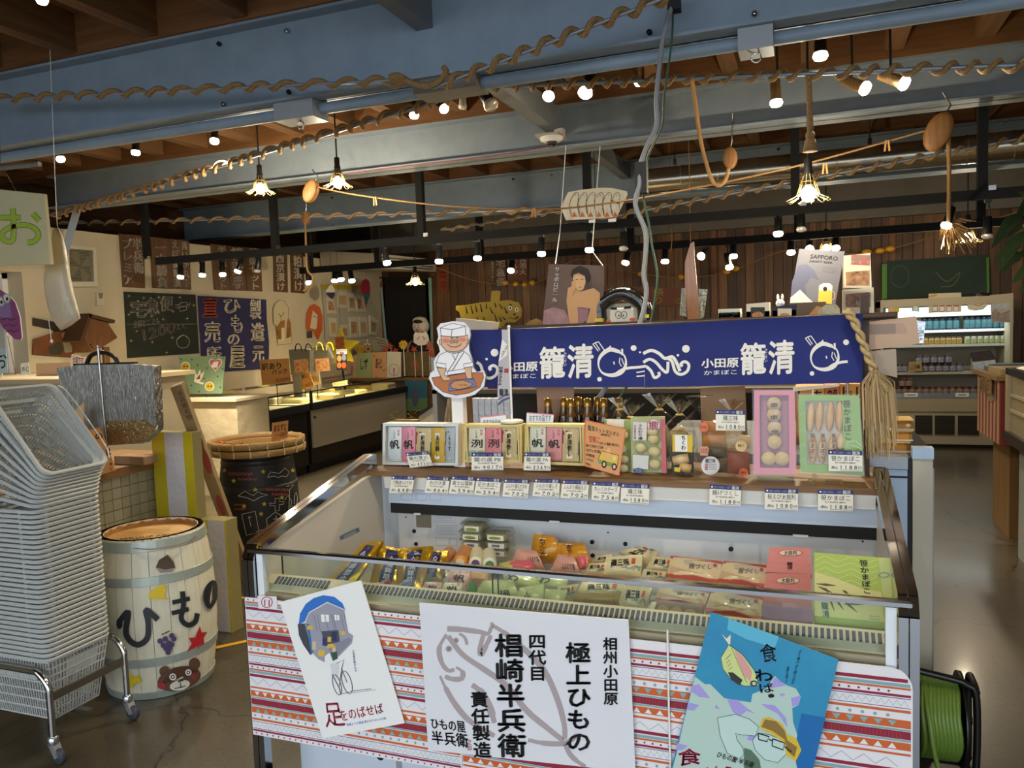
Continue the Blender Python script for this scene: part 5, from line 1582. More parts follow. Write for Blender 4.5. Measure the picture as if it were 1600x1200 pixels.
tag(stw.build('straw_tassel'),'short straw tassel hanging below the cook board at the left post','straw decoration',None,'stuff')
one(M().tube([c0+V((.0,.0,-.01)),c0+V((.01,0,.12)),c0+V((.045,0,.2))],.008,ROPE,8),'straw_rope','rope holding the short straw tassel behind the cook board','rope')
bz=YP(3.0)
CB=mat('#c2a690',.75,noise=6,h2='#bb9e88')
one(M().slab([(1356,503),(1430,494),(1432,497),(1437,535),(1435,537),(1358,547)],bz,.008,CB),'blank_board','larger blank pinkish board right of the curtain post','board')
one(M().slab([(1358,549),(1400,545),(1402,590),(1368,582)],bz,.004,mat('#a99b88',.7)),'blank_board','smaller blank grey board below the pinkish one','board')
pl=YP(3.02)
m1=M().slab([(1431,500),(1446,503),(1443,536),(1434,537)],pl,.01,mat('#a9adb0',.25,.8,bump=(60,.5,.006)))
m2=M().text('OW',(1433,514,1444,523),pl,.001,INK).text('LR',(1434,527,1442,532),pl,.001,INK)
thing('silver_pouch','small silver pouch with dark letters at the edge of the blank board','pouch',[('pouch',m1),('lettering',m2)])
# low fixtures behind the case, seen under the curtain
gb=M().box(-.62,.435,3.2,4.2,0.08,1.02,mat('#8b8e92',.4,.2))
gt=[('cabinet',gb),('front_panel',M().box(-.6,.345,3.185,3.2,.1,1.015,mat('#9fb0c4',.35,.2))),('top_lip',M().box(-.62,.345,3.17,4.2,1.02,1.065,mat('#8f9499',.3,.5))),('dark_joint',M().box(.345,.362,3.19,3.21,.1,1.06,BLACK)),('corner_post',M().box(.362,.428,3.18,3.22,0,1.06,mat('#b9b29f',.5))),('post_cap',M().box(.36,.43,3.172,3.225,1.06,1.1,mat('#9fb2c2',.35,.3))),('side_rail',M().box(.37,.43,3.225,4.2,1.055,1.085,STEEL)),('groove',M().box(-.6,.345,3.18,3.186,.985,.992,BLACK))]
thing('grey_chest_freezer','grey chest freezer behind the display case, its corner post at right','freezer',gt)
for i,(q,y,lb)in enumerate((((1374,680,1422,697),3.28,'bottom'),((1388,665,1426,680),3.3,'middle'),((1392,644,1428,664),3.3,'top'))):
 a,b=at(q[0],q[3],y=y),at(q[2],q[1],y=y)
 z0=(1.065,1.106,1.147)[i]
 bm=M().rbox(a.x,b.x,y,y+.12,z0+.006,z0+.036,mat('#c98a2e',.5,noise=8,h2='#bb7c24'),.012)
 tr=M().rbox(a.x-.002,b.x+.002,y-.002,y+.122,z0,z0+.006,mat('#ddd3bb',.4),.002).rbox(a.x-.002,b.x+.002,y-.002,y+.122,z0+.036,z0+.0405,mat('#dcb66a',.3),.002)
 P=[('box',bm),('clear_edge',tr)]
 if i==2:
  P.append(('diamond_label',M().prism([(b.x-.03,y-.003,z0+.02),(b.x-.02,y-.003,z0+.013),(b.x-.01,y-.003,z0+.02),(b.x-.02,y-.003,z0+.027)],(0,.002,0),CREAM)))
 thing('orange_box','flat orange box, %s of the stack on the grey freezer'%lb,'box',P,'orange boxes stacked on the grey freezer')
for u0,u1,v0,t,k in((1243,1288,606,'しま','#b9873f'),(1289,1312,603,'つり','#a85f34'),(1313,1356,600,'しし','#b9873f')):
 pl=YP(3.42)
 z0=1.065
 a,b=at(u0,640,y=3.42),at(u1,v0,y=3.42)
 m1=M().box(a.x,b.x,3.42,3.62,z0,b.z,mat(k,.7))
 m2=M().text(t,(u0+4,v0+3,u1-4,v0+22),pl,.001,INK,bold=.03)
 m2.text('小田原名産',(u0+3,v0+10,u0+18,v0+14),pl,.0012,mat('#7a2a1c'))
 thing('carton','%s behind the green framed box'%{'しま':'wider brown carton at left','つり':'narrow reddish carton in the middle','しし':'wider brown carton at right, nearest the post'}[t],'carton',[('carton',m1),('lettering',m2)],'printed cartons behind the framed packs')
one(M().tube([at(1324,594,y=3.3),V((at(1324,594,y=3.3).x,3.3,1.065))],.006,STEEL,10),'steel_rod','thin steel rod standing behind the green framed box','rod')
one(M().slab([(1239,612),(1310,604),(1310,600),(1239,605)],YP(3.3),.003,PAPER).box(at(1270,605,y=3.3).x-.004,at(1270,605,y=3.3).x+.004,3.303,3.307,1.065,at(1270,608,y=3.3).z,WHITE),'white_strip_card','white strip of card under the curtain above the green framed box','card')
gx0,gx1,gy=-2.15,.2,4.3
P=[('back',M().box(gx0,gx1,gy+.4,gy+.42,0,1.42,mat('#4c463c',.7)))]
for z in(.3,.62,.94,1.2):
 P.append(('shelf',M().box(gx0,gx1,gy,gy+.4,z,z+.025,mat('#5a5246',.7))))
for x_ in(gx0,gx1-.03):
 P.append(('upright',M().box(x_,x_+.03,gy,gy+.42,0,1.42,mat('#a7a196',.5))))
thing('gondola_shelf','white shelf unit behind the display case, seen between bottles and curtain','shelf',P)
n_=0
for u0,u1,v0,c,nm in((700,713,612,'#c9c4bc','grey'),(716,733,610,'#b9b5b0','grey'),(737,750,605,'#c4c2c0','white'),(752,762,604,'#cfcac8','white'),(763,779,606,'#4a1518','dark red'),(803,822,603,'#c98f86','pink'),(823,834,606,'#c9a79a','pale pink'),(835,843,606,'#7f8a4a','olive'),(900,925,612,'#b7a98a','tan'),(950,972,612,'#d8cfa6','cream'),(985,1004,612,'#d8cfa6','cream')):
 y=gy+.05
 a,b=at(u0,640,y=y),at(u1,v0,y=y)
 z1=max(b.z,1.3)
 y=gy+.05
 one(M().rbox(a.x,b.x,y,y+.1,1.225,z1,mat(c,.6,noise=40,h2=c),.004).box(a.x+.006,b.x-.006,y-.001,y,1.24,1.225+(z1-1.225)*.6,PAPER),'packet','%s packet on the white shelf unit, %s from the left'%(nm,ORD[n_]),'packet','packets on the white shelf unit')
 n_+=1
n_=0
for u in(1010,1024,1038,1052,1066,1080):
 p=at(u,612,y=gy+.1)
 one(M().lathe([(.028,0),(.03,.005),(.03,.07),(.026,.08)],(p.x,gy+.1,1.225),mat('#c9bfae',.5),14).lathe([(.031,.08),(.031,.098),(0,.1)],(p.x,gy+.1,1.225),BLACK,14),'lidded_jar','pale jar with black lid under the curtain, %s from the left'%ORD[n_],'jar','jars on the white shelf unit')
 n_+=1
n_=0
for u in(738,748,758,768,778,788):
 a,b=at(u,660,y=4.05),at(u+9,622,y=4.05)
 one(M().rbox(a.x,b.x,4.05,4.09,.94,b.z,mat('#b3b5bb',.3,.3,bump=(40,.5,.006)),.004),'silver_bag','upright silver grey bag below the pole flag, %s from the left'%ORD[n_],'bag','silver grey bags in a row')
 n_+=1
a,b=at(735,663,y=4.02),at(800,660,y=4.02)
one(M().box(a.x-.1,b.x+.1,3.95,4.2,.0,.94,wood('#6d4c2c','#523820','x')),'wooden_stand','low wooden stand under the silver grey bags','stand')
a,b,c_=at(655,648,y=5.2),at(692,622,y=5.2),at(722,648,y=5.2)
P=[('cabinet',M().box(a.x,a.x+1.4,5.2,6.0,0,a.z,mat('#b9ad90',.5))),('glass_end',M().prism([a,c_,V((c_.x,5.2,b.z)),b],(0,.02,0),mat('#b5aa90',.5))),('edge_trim',M().bar(a,b,.03,.02,BLACK).bar(b,V((c_.x,5.2,b.z)),.03,.02,BLACK))]
thing('sloping_glass_case','further display case with a black edged sloping end below the cook board','display case',P)
tin=M()
for i in range(50):
 c0=at(rnd.uniform(612,655),rnd.uniform(643,656),y=4.3)
 e=c0+V((rnd.uniform(-.03,.03),rnd.uniform(-.02,.02),rnd.uniform(-.015,.02)))
 tin.add([c0,c0+V((0,0,.003)),e],[(0,1,2)],mat('#b8963c',.3,.7))
a=at(634,656,y=4.3)
tin.box(a.x-.08,a.x+.08,4.28,4.34,a.z-.02,a.z,mat('#8f7a3a',.4,.5))
tag(tin.build('tinsel_garland'),'gold tinsel in front of the sloping glass case','garland',None,'stuff')
one(M().box(a.x-.15,a.x+.12,4.25,4.4,0,a.z-.02,mat('#2c241c',.6)),'dark_stand','dark stand under the gold tinsel behind the white gift box','stand')
# left: tiled counter, baskets, barrels
TILE=[mat(h,.35,coat=.2)for h in('#a9a184','#a29a7d','#aea68a')]
ct=[('body',M().box(-4.6,-3.41,1.2,3.56,0,.885,mat('#8c8468',.8)))]
ct.append(('counter_top',M().box(-4.62,-3.375,1.15,3.6,.885,.93,wood('#9a7040','#7d5830','y',2.5,.45))))
for i in range(18):
 for j in range(10):
  y0,z1=3.555-.058*i,.88-.058*j
  ct.append(('tile',M().hexa([(-3.412,y0-.055,z1-.055),(-3.4-.0,y0-.055,z1-.055),(-3.4,y0,z1-.055),(-3.412,y0,z1-.055),(-3.412,y0-.055,z1),(-3.4,y0-.055,z1),(-3.4,y0,z1),(-3.412,y0,z1)],TILE[(i*7+j*3)%3])))
thing('tiled_counter','counter with olive square tiles and a wooden top behind the baskets','counter',ct)
BK=mat('#b3b5b0',.45)
BL,BW,BH=.43,.30,.26
def rim_loop(x0,x1,y0,y1,z,c=.04):
 P=[]
 for cx,cy,a0 in((x1-c,y1-c,0),(x0+c,y1-c,90),(x0+c,y0+c,180),(x1-c,y0+c,270)):
  P+=[V((cx+c*math.cos(math.radians(a0+22.5*k)),cy+c*math.sin(math.radians(a0+22.5*k)),z))for k in range(5)]
 return P
def basket_meshes():
 x0,x1,y0,y1=-BL,0,-BW/2,BW/2
 rim=M()
 loops=[rim_loop(x0+e,x1-e,y0+e,y1-e,z)for e,z in((.014,-.014),(0,-.013),(-.002,-.004),(.002,0),(.012,-.001),(.014,-.014))]
 n=len(loops[0])
 for a,b in zip(loops,loops[1:]):
  rim.add(a+b,[(i,(i+1)%n,n+(i+1)%n,n+i)for i in range(n)],BK,True)
 skirt=M()
 a,b=rim_loop(x0+.014,x1-.014,y0+.014,y1-.014,-.004),rim_loop(x0+.03,x1-.03,y0+.03,y1-.03,-.017)
 skirt.add(a+b,[(i,(i+1)%n,n+(i+1)%n,n+i)for i in range(n)],BK,True)
 for sx,sy in((0,-.1),(0,.1),(-.1,y0),(-.33,y0)):
  q=(x1-.014,sy)if sx==0 else(sx,y0+.014)
  skirt.box(q[0]-.004,q[0]+.006,q[1]-.006,q[1]+.006,-.019,-.004,mat('#bcc6c8',.5))
 body=M()
 tx,ty=.05,.04
 P=lambda x,y,k:V((x0+.014+(BL-.028)*x+tx*k*(.5-x)*2*.8,y0+.014+(BW-.028)*y+ty*k*(.5-y)*2*.8,-.004-(BH-.004)*k))
 th=.003
 def wall(f,nb,panel):
  for i in range(nb+1):
   s0=i/nb
   A,B=f(s0,.05),f(s0,1)
   body.bar(A,B,.0045,.0035,BK,(0,1,0)if abs((f(1,0)-f(0,0)).y)<.01 else(1,0,0))
  for k in(.16,.28,.4,.55,.7,.85,1.0):
   body.bar(f(0,k),f(1,k),.0045,.006,BK)
  body.add([f(0,.0),f(1,.0),f(1,.08),f(0,.08)],[(0,1,2,3)],BK)
  a,b=panel
  body.add([f(a,.12),f(b,.12),f(b,.38),f(a,.38)],[(0,1,2,3)],BK)
 wall(lambda s,k:P(1,s,k),17,(.3,.85))
 wall(lambda s,k:P(0,s,k),17,(.3,.85))
 wall(lambda s,k:P(s,0,k),26,(.25,.8))
 wall(lambda s,k:P(s,1,k),26,(.25,.8))
 for i in range(1,14):
  body.bar(P(i/14,0,1),P(i/14,1,1),.006,.003,BK)
 for i in range(1,9):
  body.bar(P(0,i/9,1),P(1,i/9,1),.006,.003,BK)
 hd=M()
 hd.tube([V((-.02-.0,y1-.0,.003)),V((-.05,y1+.006,.014)),V((-.12,y1+.008,.018)),V((-.3,y1+.008,.018)),V((-.38,y1+.006,.014)),V((-.41,y1,.003))],.0028,mat('#c9ccca',.3,.6),6)
 return rim,skirt,body,hd
rimM,skM,bodyM,hdM=basket_meshes()
def local_obj(m_,name,parent):
 me=bpy.data.meshes.new(name)
 me.from_pydata([tuple(p)for p in m_.v],[],m_.f)
 for k in m_.m:
  me.materials.append(k)
 me.polygons.foreach_set('material_index',m_.mi)
 me.polygons.foreach_set('use_smooth',m_.sm)
 o=bpy.data.objects.new(name,me)
 COL.objects.link(o)
 o.parent=parent
 return o
SX,SY=-2.715,2.225
b0=bpy.data.objects.new('shopping_basket',None)
COL.objects.link(b0)
full=bpy.data.objects.new('shopping_basket',None)
COL.objects.link(full)
for r_,ms in((b0,(('rim',rimM),('skirt',skM))),(full,(('rim',rimM),('slotted_body',bodyM),('wire_handle',hdM)))):
 for nm,m_ in ms:
  local_obj(m_,nm,r_)
GBK='grey shopping baskets nested in a stack'
tag(full,'open grey shopping basket, topmost of the stack, tilted towards the camera','basket',GBK)
tag(b0,'grey shopping basket nested upright in the lower stack below the tilted ones','basket',GBK)
bt=bpy.data.objects.new('shopping_basket',None)
COL.objects.link(bt)
tag(bt,'grey shopping basket at the very bottom of the stack, on the chrome cart','basket',GBK)
for ch in kids(full)[:2]:
 c=ch.copy()
 COL.objects.link(c)
 c.parent=bt
bt.location=(SX,SY,.39)
NF=31
for i in range(1,NF):
 o=b0 if i==1 else dup(b0,(0,0,0))
 o['label']='grey shopping basket nested upright, %s above the bottom one of the stack'%ORD[i-1]
 o.location=(SX+rnd.uniform(-.001,.001),SY+rnd.uniform(-.001,.001),.39+.0193*i)
p=V((SX+.004,SY,.39+.0193*NF))
for i in range(9):
 th=math.radians(8+5.2*i)
 o=full if i==8 else dup(b0,(0,0,0),'grey shopping basket in the tilted group, %s of the tilted ones from below'%ORD[i])
 o.location=p
 o.rotation_euler=(0,th,0)
 p=p+V((math.sin(th)*.0145,.001,math.cos(th)*.0165))
cr=[]
for nm,y in(('near',SY-.17),('far',SY+.18)):
 xr,xl=-2.695,-3.19
 cr.append(('frame_hoop',M().tube(curve_pts([(xr,y,.10),(xr,y,.25),(xr-.004,y,.3),(xr-.05,y,.345),(xr-.1,y,.35),(xl+.1,y,.35),(xl+.05,y,.345),(xl+.004,y,.3),(xl,y,.25),(xl,y,.10)],4),.0125,STEEL,12)))
 for x_ in(xr,xl):
  cr.append(('caster',M().lathe([(.018,.075),(.02,.085),(.02,.1),(.014,.106)],(x_,y,0),mat('#b9bcc0',.25,.9),14).prism([(x_-.012,y-.016,.078),(x_+.012,y-.016,.078),(x_+.034,y-.016,.032),(x_+.018,y-.016,.026)],(0,.032,0),mat('#c9ccd2',.3,.8)),[('wheel',M().lathe([(.004,-.011),(.026,-.011),(.03,-.007),(.03,.007),(.026,.011),(.004,.011)],(x_+.025,y,.03),mat('#33373d',.6),20,Matrix.Rotation(pi/2,3,'X')))]))
for x_ in(-2.695,-3.19):
 cr.append(('side_bar',M().bar((x_,SY-.17,.255),(x_,SY+.18,.255),.012,.03,mat('#8f8a82',.25,.9))))
cr.append(('side_bar',M().bar((-3.19,SY,.122),(-2.695,SY,.122),.03,.012,mat('#8f8a82',.25,.9))))
thing('basket_cart','low chrome cart on castors under the stack of grey baskets','cart',cr)
def barrel_r(rm,re,z0,z1):
 def r(z):
  t=min(max((z-z0)/(z1-z0),0),1)*2-1
  return re+(rm-re)*(1-t*t)
 return r
C1,H1=V((-2.865,2.76,0)),.72
r1=barrel_r(.262,.226,0,H1)
WST=mat('#d8d3bd',.5,noise=7,h2='#cfc8ae',stretch=(6,6,.6),bump=(20,.15,.004))
P=[]
NS=22
for i in range(NS):
 a0,a1=2*pi*i/NS+.004,2*pi*(i+1)/NS-.004
 s=M()
 zs=[j/8*H1 for j in range(9)]
 vs=[]
 for z in zs:
  for a,e in((a0,0),((a0+a1)/2,0),(a1,0),(a1,-.025),(a0,-.025)):
   vs.append(C1+V(((r1(z)+e)*math.cos(a),(r1(z)+e)*math.sin(a),z)))
 fs=[tuple(range(4,-1,-1)),tuple(range(40,45))]
 for j in range(8):
  fs+=[(j*5+k,j*5+(k+1)%5,j*5+5+(k+1)%5,j*5+5+k)for k in range(5)]
 s.add(vs,fs,WST)
 P.append(('stave',s))
HOOP=mat('#a7b0a6',.4,.3,noise=9,h2='#98a198')
for z,hgt in((.0,.035),(.155,.04),(.52,.04),(.668,.045)):
 P.append(('hoop',M().lathe([(r1(z)+.001,z),(r1(z)+.005,z+.002),(r1(z+hgt)+.005,z+hgt-.002),(r1(z+hgt)+.001,z+hgt)],C1,HOOP,44,None,False,False)))
hw_=M().lathe([(.0,H1-.03),(r1(H1)-.026,H1-.03)],C1,mat('#c39a5a',.5,noise=4,h2='#b0864a',stretch=(.6,8,1)),40,None,True,False)
zp=ZP(H1-.03)
P.append(('lid',hw_))
P.append(('rim',M().lathe([(r1(H1)-.026,H1-.03),(r1(H1)-.024,H1),(r1(H1),H1),(r1(H1)+.001,H1-.01)],C1,mat('#a9793f',.6,noise=14,h2='#8f6432'),40,None,False,False)))
SB=Cyl(C1,r1)
d=M()
f2=cv(0,800,1/3)
BKP=mat('#23262b',.5)
P.append(('lid_print',d))
d.text('BREWING COMPANY',f2((560,118),(900,88),(905,110),(575,150)),zp,.001,mat('#5c4424'))
d.text('RUM',f2((650,125),(735,118),(735,140),(650,150)),zp,.001,mat('#5c4424'))
d.stroke(pc(f2((570,160),(700,175),(850,150),(920,110)),4),1.6,zp,.001,mat('#5c4424'))
for pts,wd in((((555,520),(600,470),(590,560),(610,605),(650,622),(690,590),(695,520),(685,460),(740,505)),9),(((855,372),(860,440),(850,500),(880,530),(915,515),(925,475)),8),(((808,425),(890,405)),7),(((805,475),(885,455)),7),(((985,345),(975,420),(985,445),(1010,400),(1005,330),(975,350),(962,400),(975,440)),6)):
 Pp=pc(f2(*pts),6)
 d=M().stroke(Pp,wd,SB,.0075,BKP)
 P.append(('brush_stroke',d))
P.append(('brush_stroke',M().disc(f2((560,525))[0],5,8,SB,.0075,BKP)))
d=M()
P.append(('painted_chestnut',d))
d.poly(f2((730,260),(745,225),(785,200),(815,235),(822,262),(775,270)),SB,.008,mat('#4d3a2c',.6))
d.poly(f2((730,260),(775,270),(822,262),(805,282),(750,285)),SB,.009,mat('#8d837c',.6))
YL=mat('#d8bc22',.5)
d=M()
P.append(('painted_leaf',d))
d.poly(f2((700,375),(735,350),(770,340),(780,365),(770,395),(790,412),(765,408),(730,410),(695,405)),SB,.008,YL)
d=M()
P.append(('painted_leaf',d))
d.poly(f2((605,755),(625,775),(650,765),(665,800),(630,805),(620,825),(605,820)),SB,.008,YL)
d=M()
P.append(('painted_grapes',d))
for a,b in((750,605),(775,595),(805,580),(815,595),(765,625),(790,615),(805,622),(778,640),(795,640),(788,658)):
 d.disc(f2((a,b))[0],4.3,4.3,SB,.008+(a%7)*.0002,mat('#4e3d63',.5),12)
d.stroke(f2((758,575),(795,558)),1.6,SB,.009,BKP)
d=M()
P.append(('painted_maple_leaf',d))
d.poly(f2((937,533),(945,565),(972,562),(955,590),(958,620),(930,628),(935,650),(925,630),(875,655),(900,618),(885,590),(915,590)),SB,.008,mat('#b3222c',.5))
d=M()
P.append(('painted_bear',d))
BR_=mat('#5f4232',.6)
d.disc(f2((772,748))[0],8.5,8.5,SB,.012,BR_,20).disc(f2((912,712))[0],9,9.5,SB,.012,BR_,20).disc(f2((840,782))[0],34.5,18.5,SB,.014,BR_,32,-14)
d.disc(f2((843,812))[0],16,8,SB,.0152,mat('#d8d4c4',.6),24,-12)
for a,b,r in((810,773,5.5),(883,752,5)):
 d.disc(f2((a,b))[0],r,r,SB,.0152,mat('#e6e4dc'),14).disc(f2((a,b))[0],r*.6,r*.6,SB,.0164,BKP,12).disc(f2((a,b))[0],r*.3,r*.3,SB,.0172,PAPER,10)
d.stroke(f2((835,795),(860,787)),2.4,SB,.0164,BKP)
d.stroke(f2((845,800),(848,825)),1.3,SB,.0164,BKP)
d.stroke(f2((818,828),(845,822),(870,815)),1.3,SB,.0164,BKP)
d.disc(f2((757,815))[0],6,5.5,SB,.0154,mat('#9c3038',.6))
d.disc(f2((910,770))[0],6,6,SB,.0154,mat('#7c3a38',.6))
thing('white_barrel','white painted barrel with black brush letters, a bear, grapes and leaves','barrel',P)
C2,H2=V((-3.53,4.35,0)),.80
r2=barrel_r(.265,.225,0,H2)
P=[]
BKB=mat('#17181a',.55,noise=8,h2='#101113',stretch=(6,6,.5))
P.append(('body',M().lathe([(r2(z),z)for z in[H2*i/10 for i in range(11)]],C2,BKB,40)))
for z in(.18,.56,.74):
 P.append(('hoop',M().lathe([(r2(z)+.0,z),(r2(z)+.004,z+.002),(r2(z+.04)+.004,z+.038),(r2(z+.04),z+.04)],C2,mat('#1c1d20',.45),40,None,True,False)))
S2=Cyl(C2,r2)
f3=cv(260,540,.25)
d=M()
CH,CHP,CHY=mat('#b9b7b0',.9),mat('#a8564a',.9),mat('#b8a53c',.9)
for t,q in(('himonoya',(388,778,540,815)),('honbei',(448,818,568,845)),('himonoya',(622,880,765,912)),('honbei',(660,912,755,940)),('onoya',(420,980,500,1002)),('honbei',(430,1010,490,1030))):
 d.text(t,bx(f3,*q),S2,.006,CHP)
def star(c,r):
 c=f3(c)[0]
 d.poly([(c[0]+(r if i%2==0 else r*.45)*math.sin(pi*i/5),c[1]-(r if i%2==0 else r*.45)*math.cos(pi*i/5))for i in range(10)],S2,.006,CHY)
for c in((605,788),(555,900),(612,990),(592,1052),(722,950),(485,1005),(420,845),(790,780),(362,780)):
 star(c,4.2)
for L in(((632,825),(650,790),(680,795),(705,800),(740,765),(770,790),(750,820),(720,815),(700,825),(670,815),(632,825)),((448,940),(490,910),(525,930),(545,935),(570,915),(632,935),(590,945),(545,970),(500,950),(448,940)),((470,1055),(555,1035),(580,1170),(500,1185),(470,1055)),((635,1160),(625,1085),(680,1040),(740,1075),(745,1150)),((645,985),(680,985),(680,955),(705,955),(705,975),(735,975),(735,990),(705,995),(705,1030),(680,1035),(680,1000),(650,1000),(645,985)),((740,965),(760,935),(785,975),(775,1010),(790,1000)),((800,940),(810,915),(820,945),(815,990),(800,990),(800,940)),((785,1060),(795,1030),(810,1060),(808,1095),(785,1095),(785,1060)),((560,1165),(600,1150),(620,1170),(640,1150),(660,1175),(690,1155),(710,1170)),((510,1080),(530,1070)),((515,1065),(528,1130)),((670,1085),(700,1080)),((685,1060),(690,1130)),((750,880),(800,870),(770,900),(765,1060))):
 d.stroke(f3(*L),.9,S2,.006,CH)
P.append(('chalk_drawings',d))
thing('black_barrel','black barrel with chalk bats, graves and stars, carrying bamboo trays','barrel',P)
BMB=mat('#a8834c',.55,noise=40,h2='#7f5f33',stretch=(1,1,3),bump=(90,.6,.004))
for i,(dz,dx,lb)in enumerate(((0,.0,'lower'),(.05,-.005,'upper'))):
 c=C2+V((.03+dx,-.02,H2+.002+dz))
 bowl=M().lathe([(.0,.0),(.27,.0),(.298,.012),(.293,.014),(.26,.008),(0,.008)],c,BMB,40)
 rimb=M().lathe([(.301,.004),(.309,.006),(.313,.048),(.303,.05),(.298,.014)],c,mat('#b08b50',.5,noise=30,h2='#8a6838',stretch=(1,1,6)),48,None,True,False)
 P=[('bowl',bowl),('rim',rimb)]
 tb=M()
 for k in range(18):
  a=2*pi*k/18
  q=c+V((.311*math.cos(a),.311*math.sin(a),.027))
  tb.bar(q+V((0,0,-.02)),q+V((0,0,.024)),.008,.012,mat('#c9b684',.6),(math.cos(a),math.sin(a),0))
 P.append(('bindings',tb))
 if i==1:
  cr_=M()
  for a in range(4):
   for r_ in range(26):
    x_=-.26+r_*.02
    if abs(x_)<.245:
     ln=math.sqrt(.25**2-x_*x_)
     if a<2:
      cr_.bar(c+(V((x_,-ln,.012))if a==0 else V((-ln,x_,.014))),c+(V((x_,ln,.012))if a==0 else V((ln,x_,.014))),.009,.002,mat('#9c7740',.6))
  P.append(('woven_strips',cr_))
 o=thing('bamboo_tray','%s round bamboo winnowing tray on the black barrel'%lb,'tray',P,'bamboo trays on the black barrel')
 for ch in o.children:
  if ch.name.startswith(('bindings','woven')):
   ch['kind']='stuff'
pt_=M()
for i in range(9):
 c=C2+V((-.16+rnd.uniform(-.09,.09),-.14+rnd.uniform(-.05,.06),H2+.07))
 pt_.tube([c,c+V((rnd.uniform(-.05,.05),rnd.uniform(-.03,.03),.006))],.006,mat('#b85a30',.5),6)
tag(pt_.build('chili_pieces'),'orange red dried bits scattered in the upper bamboo tray','dried food',None,'stuff')
pl=YP(4.25)
q=[(425,661),(450,657),(449,684),(424,691)]
one(M().slab(q,pl,.003,mat('#c78f52',.6)).text('あなずじ',[(428,664),(448,661),(447,672),(428,676)],pl,.001,INK,bold=.02).text('ビール500円',[(430,676),(448,672),(448,682),(430,686)],pl,.001,mat('#a83c28')).bar(at(437,686,y=4.253),V((at(437,686,y=4.253).x,4.253,H2+.06)),.003,.003,BLACK),'price_sign','small orange price card standing in the upper bamboo tray','sign')
a,b=V((-3.27,3.24,1.33)),V((-3.34,3.95,.0))
d_=(b-a).normalized()
A=Pl((-3.305,3.595,.66),(d_.cross(V((1,.18,0)))))
if A.n.y>0:
 A.n=-A.n
q=[(266,606),(283,600),(398,915),(384,921)]
m1=M().slab(q,A,.03,mat('#b59a72',.4,noise=7,h2='#a3875c',coat=.4))
d=M()
fl_=[('printed_flower',M().disc(c,rx,ry,A,.001,mat('#b5524a',.5),14,-20))for c,rx,ry in(((322,720),6,22),((345,790),5,18),((366,850),4,16),((312,690),5,12))]
d.text('半兵衛名物',[(276,612),(284,609),(302,655),(293,658)],A,.001,mat('#5c4a34'),vert=True)
thing('leaning_board','narrow plastic wrapped board with pink flowers leaning against the counter','board',[('board',m1),('lettering',d)]+fl_)
YW=mat('#c9b81e',.3,coat=.5,bump=(24,.4,.01))
def yellow_box(q,y,depth,z0,label,band):
 pl=YP(y)
 a,b=at(*q[3],y=y),at(*q[1],y=y)
 m1=M().box(a.x,b.x,y+.002,y+depth,z0,b.z,mat('#8f8456',.5)).box(a.x,b.x,y,y+.002,z0,b.z,YW)
 m2=M().box(a.x+(b.x-a.x)*band[0],a.x+(b.x-a.x)*band[1],y-.001,y+.0,z0+.002,b.z-.002,mat('#d5d2da',.25,coat=.6,bump=(30,.5,.01)))
 m3=M().box(a.x-.004,b.x+.004,y-.006,y+depth+.004,z0,b.z+.003,FILM)
 return thing('wrapped_box',label,'box',[('box',m1),('white_band',m2),('clear_wrap',m3)],'yellow wrapped boxes by the white barrel')
yellow_box([(243,676),(299,676),(303,900),(252,900)],3.3,.07,.0,'tall yellow box with a white stripe wrapped in clear film',(.32,.78))
yellow_box([(318,812),(352,814),(352,1000),(322,1000)],3.30,.09,.0,'lower yellow and white wrapped box on the floor behind the white barrel',(.35,.95))
for q_,lb_ in(([(-3.3,3.7,.002),(-3.15,3.95,.002),(-3.13,3.93,.002),(-3.27,3.68,.002)],'short strip of yellow tape on the floor under the leaning board'),([(-2.98,3.0,.002),(-2.62,3.42,.002),(-2.6,3.39,.002),(-2.95,2.98,.002)],'long strip of yellow tape on the floor behind the white barrel')):
 one(M().add(q_,[(0,1,2,3)],mat('#c9971c',.4)),'floor_tape',lb_,'tape')
SIL=mat('#a0a09c',.3,.95,bump=(40,1.0,.02),stretch=(6,1,.3))
y=3.05
pl=YP(y)
m1=M()
P_=[(88,575),(118,571),(205,569),(240,572),(243,640),(244,672),(222,693),(165,696),(120,668),(104,640)]
m1.slab(P_,pl,.05,SIL)
m2=M().slab([(164,658),(222,656),(243,671),(220,693),(167,696)],pl,.02,mat('#b9a678',.25,.9,bump=(70,.8,.008)),o=.012)
m3=M().bar(at(118,571,y=y+.05),at(212,568,y=y+.05),.03,.018,BLACK)
hp=[at(135,570,y=y+.05),at(142,556,y=y+.05),at(155,551,y=y+.05),at(168,552,y=y+.05),at(180,559,y=y+.05),at(184,569,y=y+.05)]
m3.tube(curve_pts(hp,5),.012,BLACKM,8)
m4=M().tube([at(153,541,y=y-.02),at(160,620,y=y-.02),at(169,722,y=y-.02)],.006,mat('#a9abab',.15,.9),8)
m4.ball(at(153,541,y=y-.02),.009,.009,.009,STEEL).box(-3.62,-3.5,3.0,3.1,.93,.936,GLASS)
thing('silver_cool_bag','large silver insulated bag with black handle standing on the tiled counter','bag',[('bag',m1),('folded_flap',m2),('handle',m3)])
one(m4,'sign_pole','thin metal pole with a clear foot in front of the silver bag','pole')
one(M().rbox(at(185,690,y=3.2).x,at(232,690,y=3.2).x,3.16,3.26,.931,.975,mat('#a98560',.8),.004),'carton','low brown carton under the silver insulated bag','carton')
pl=YP(2.93)
q=[(128,674),(157,668),(180,735),(158,742)]
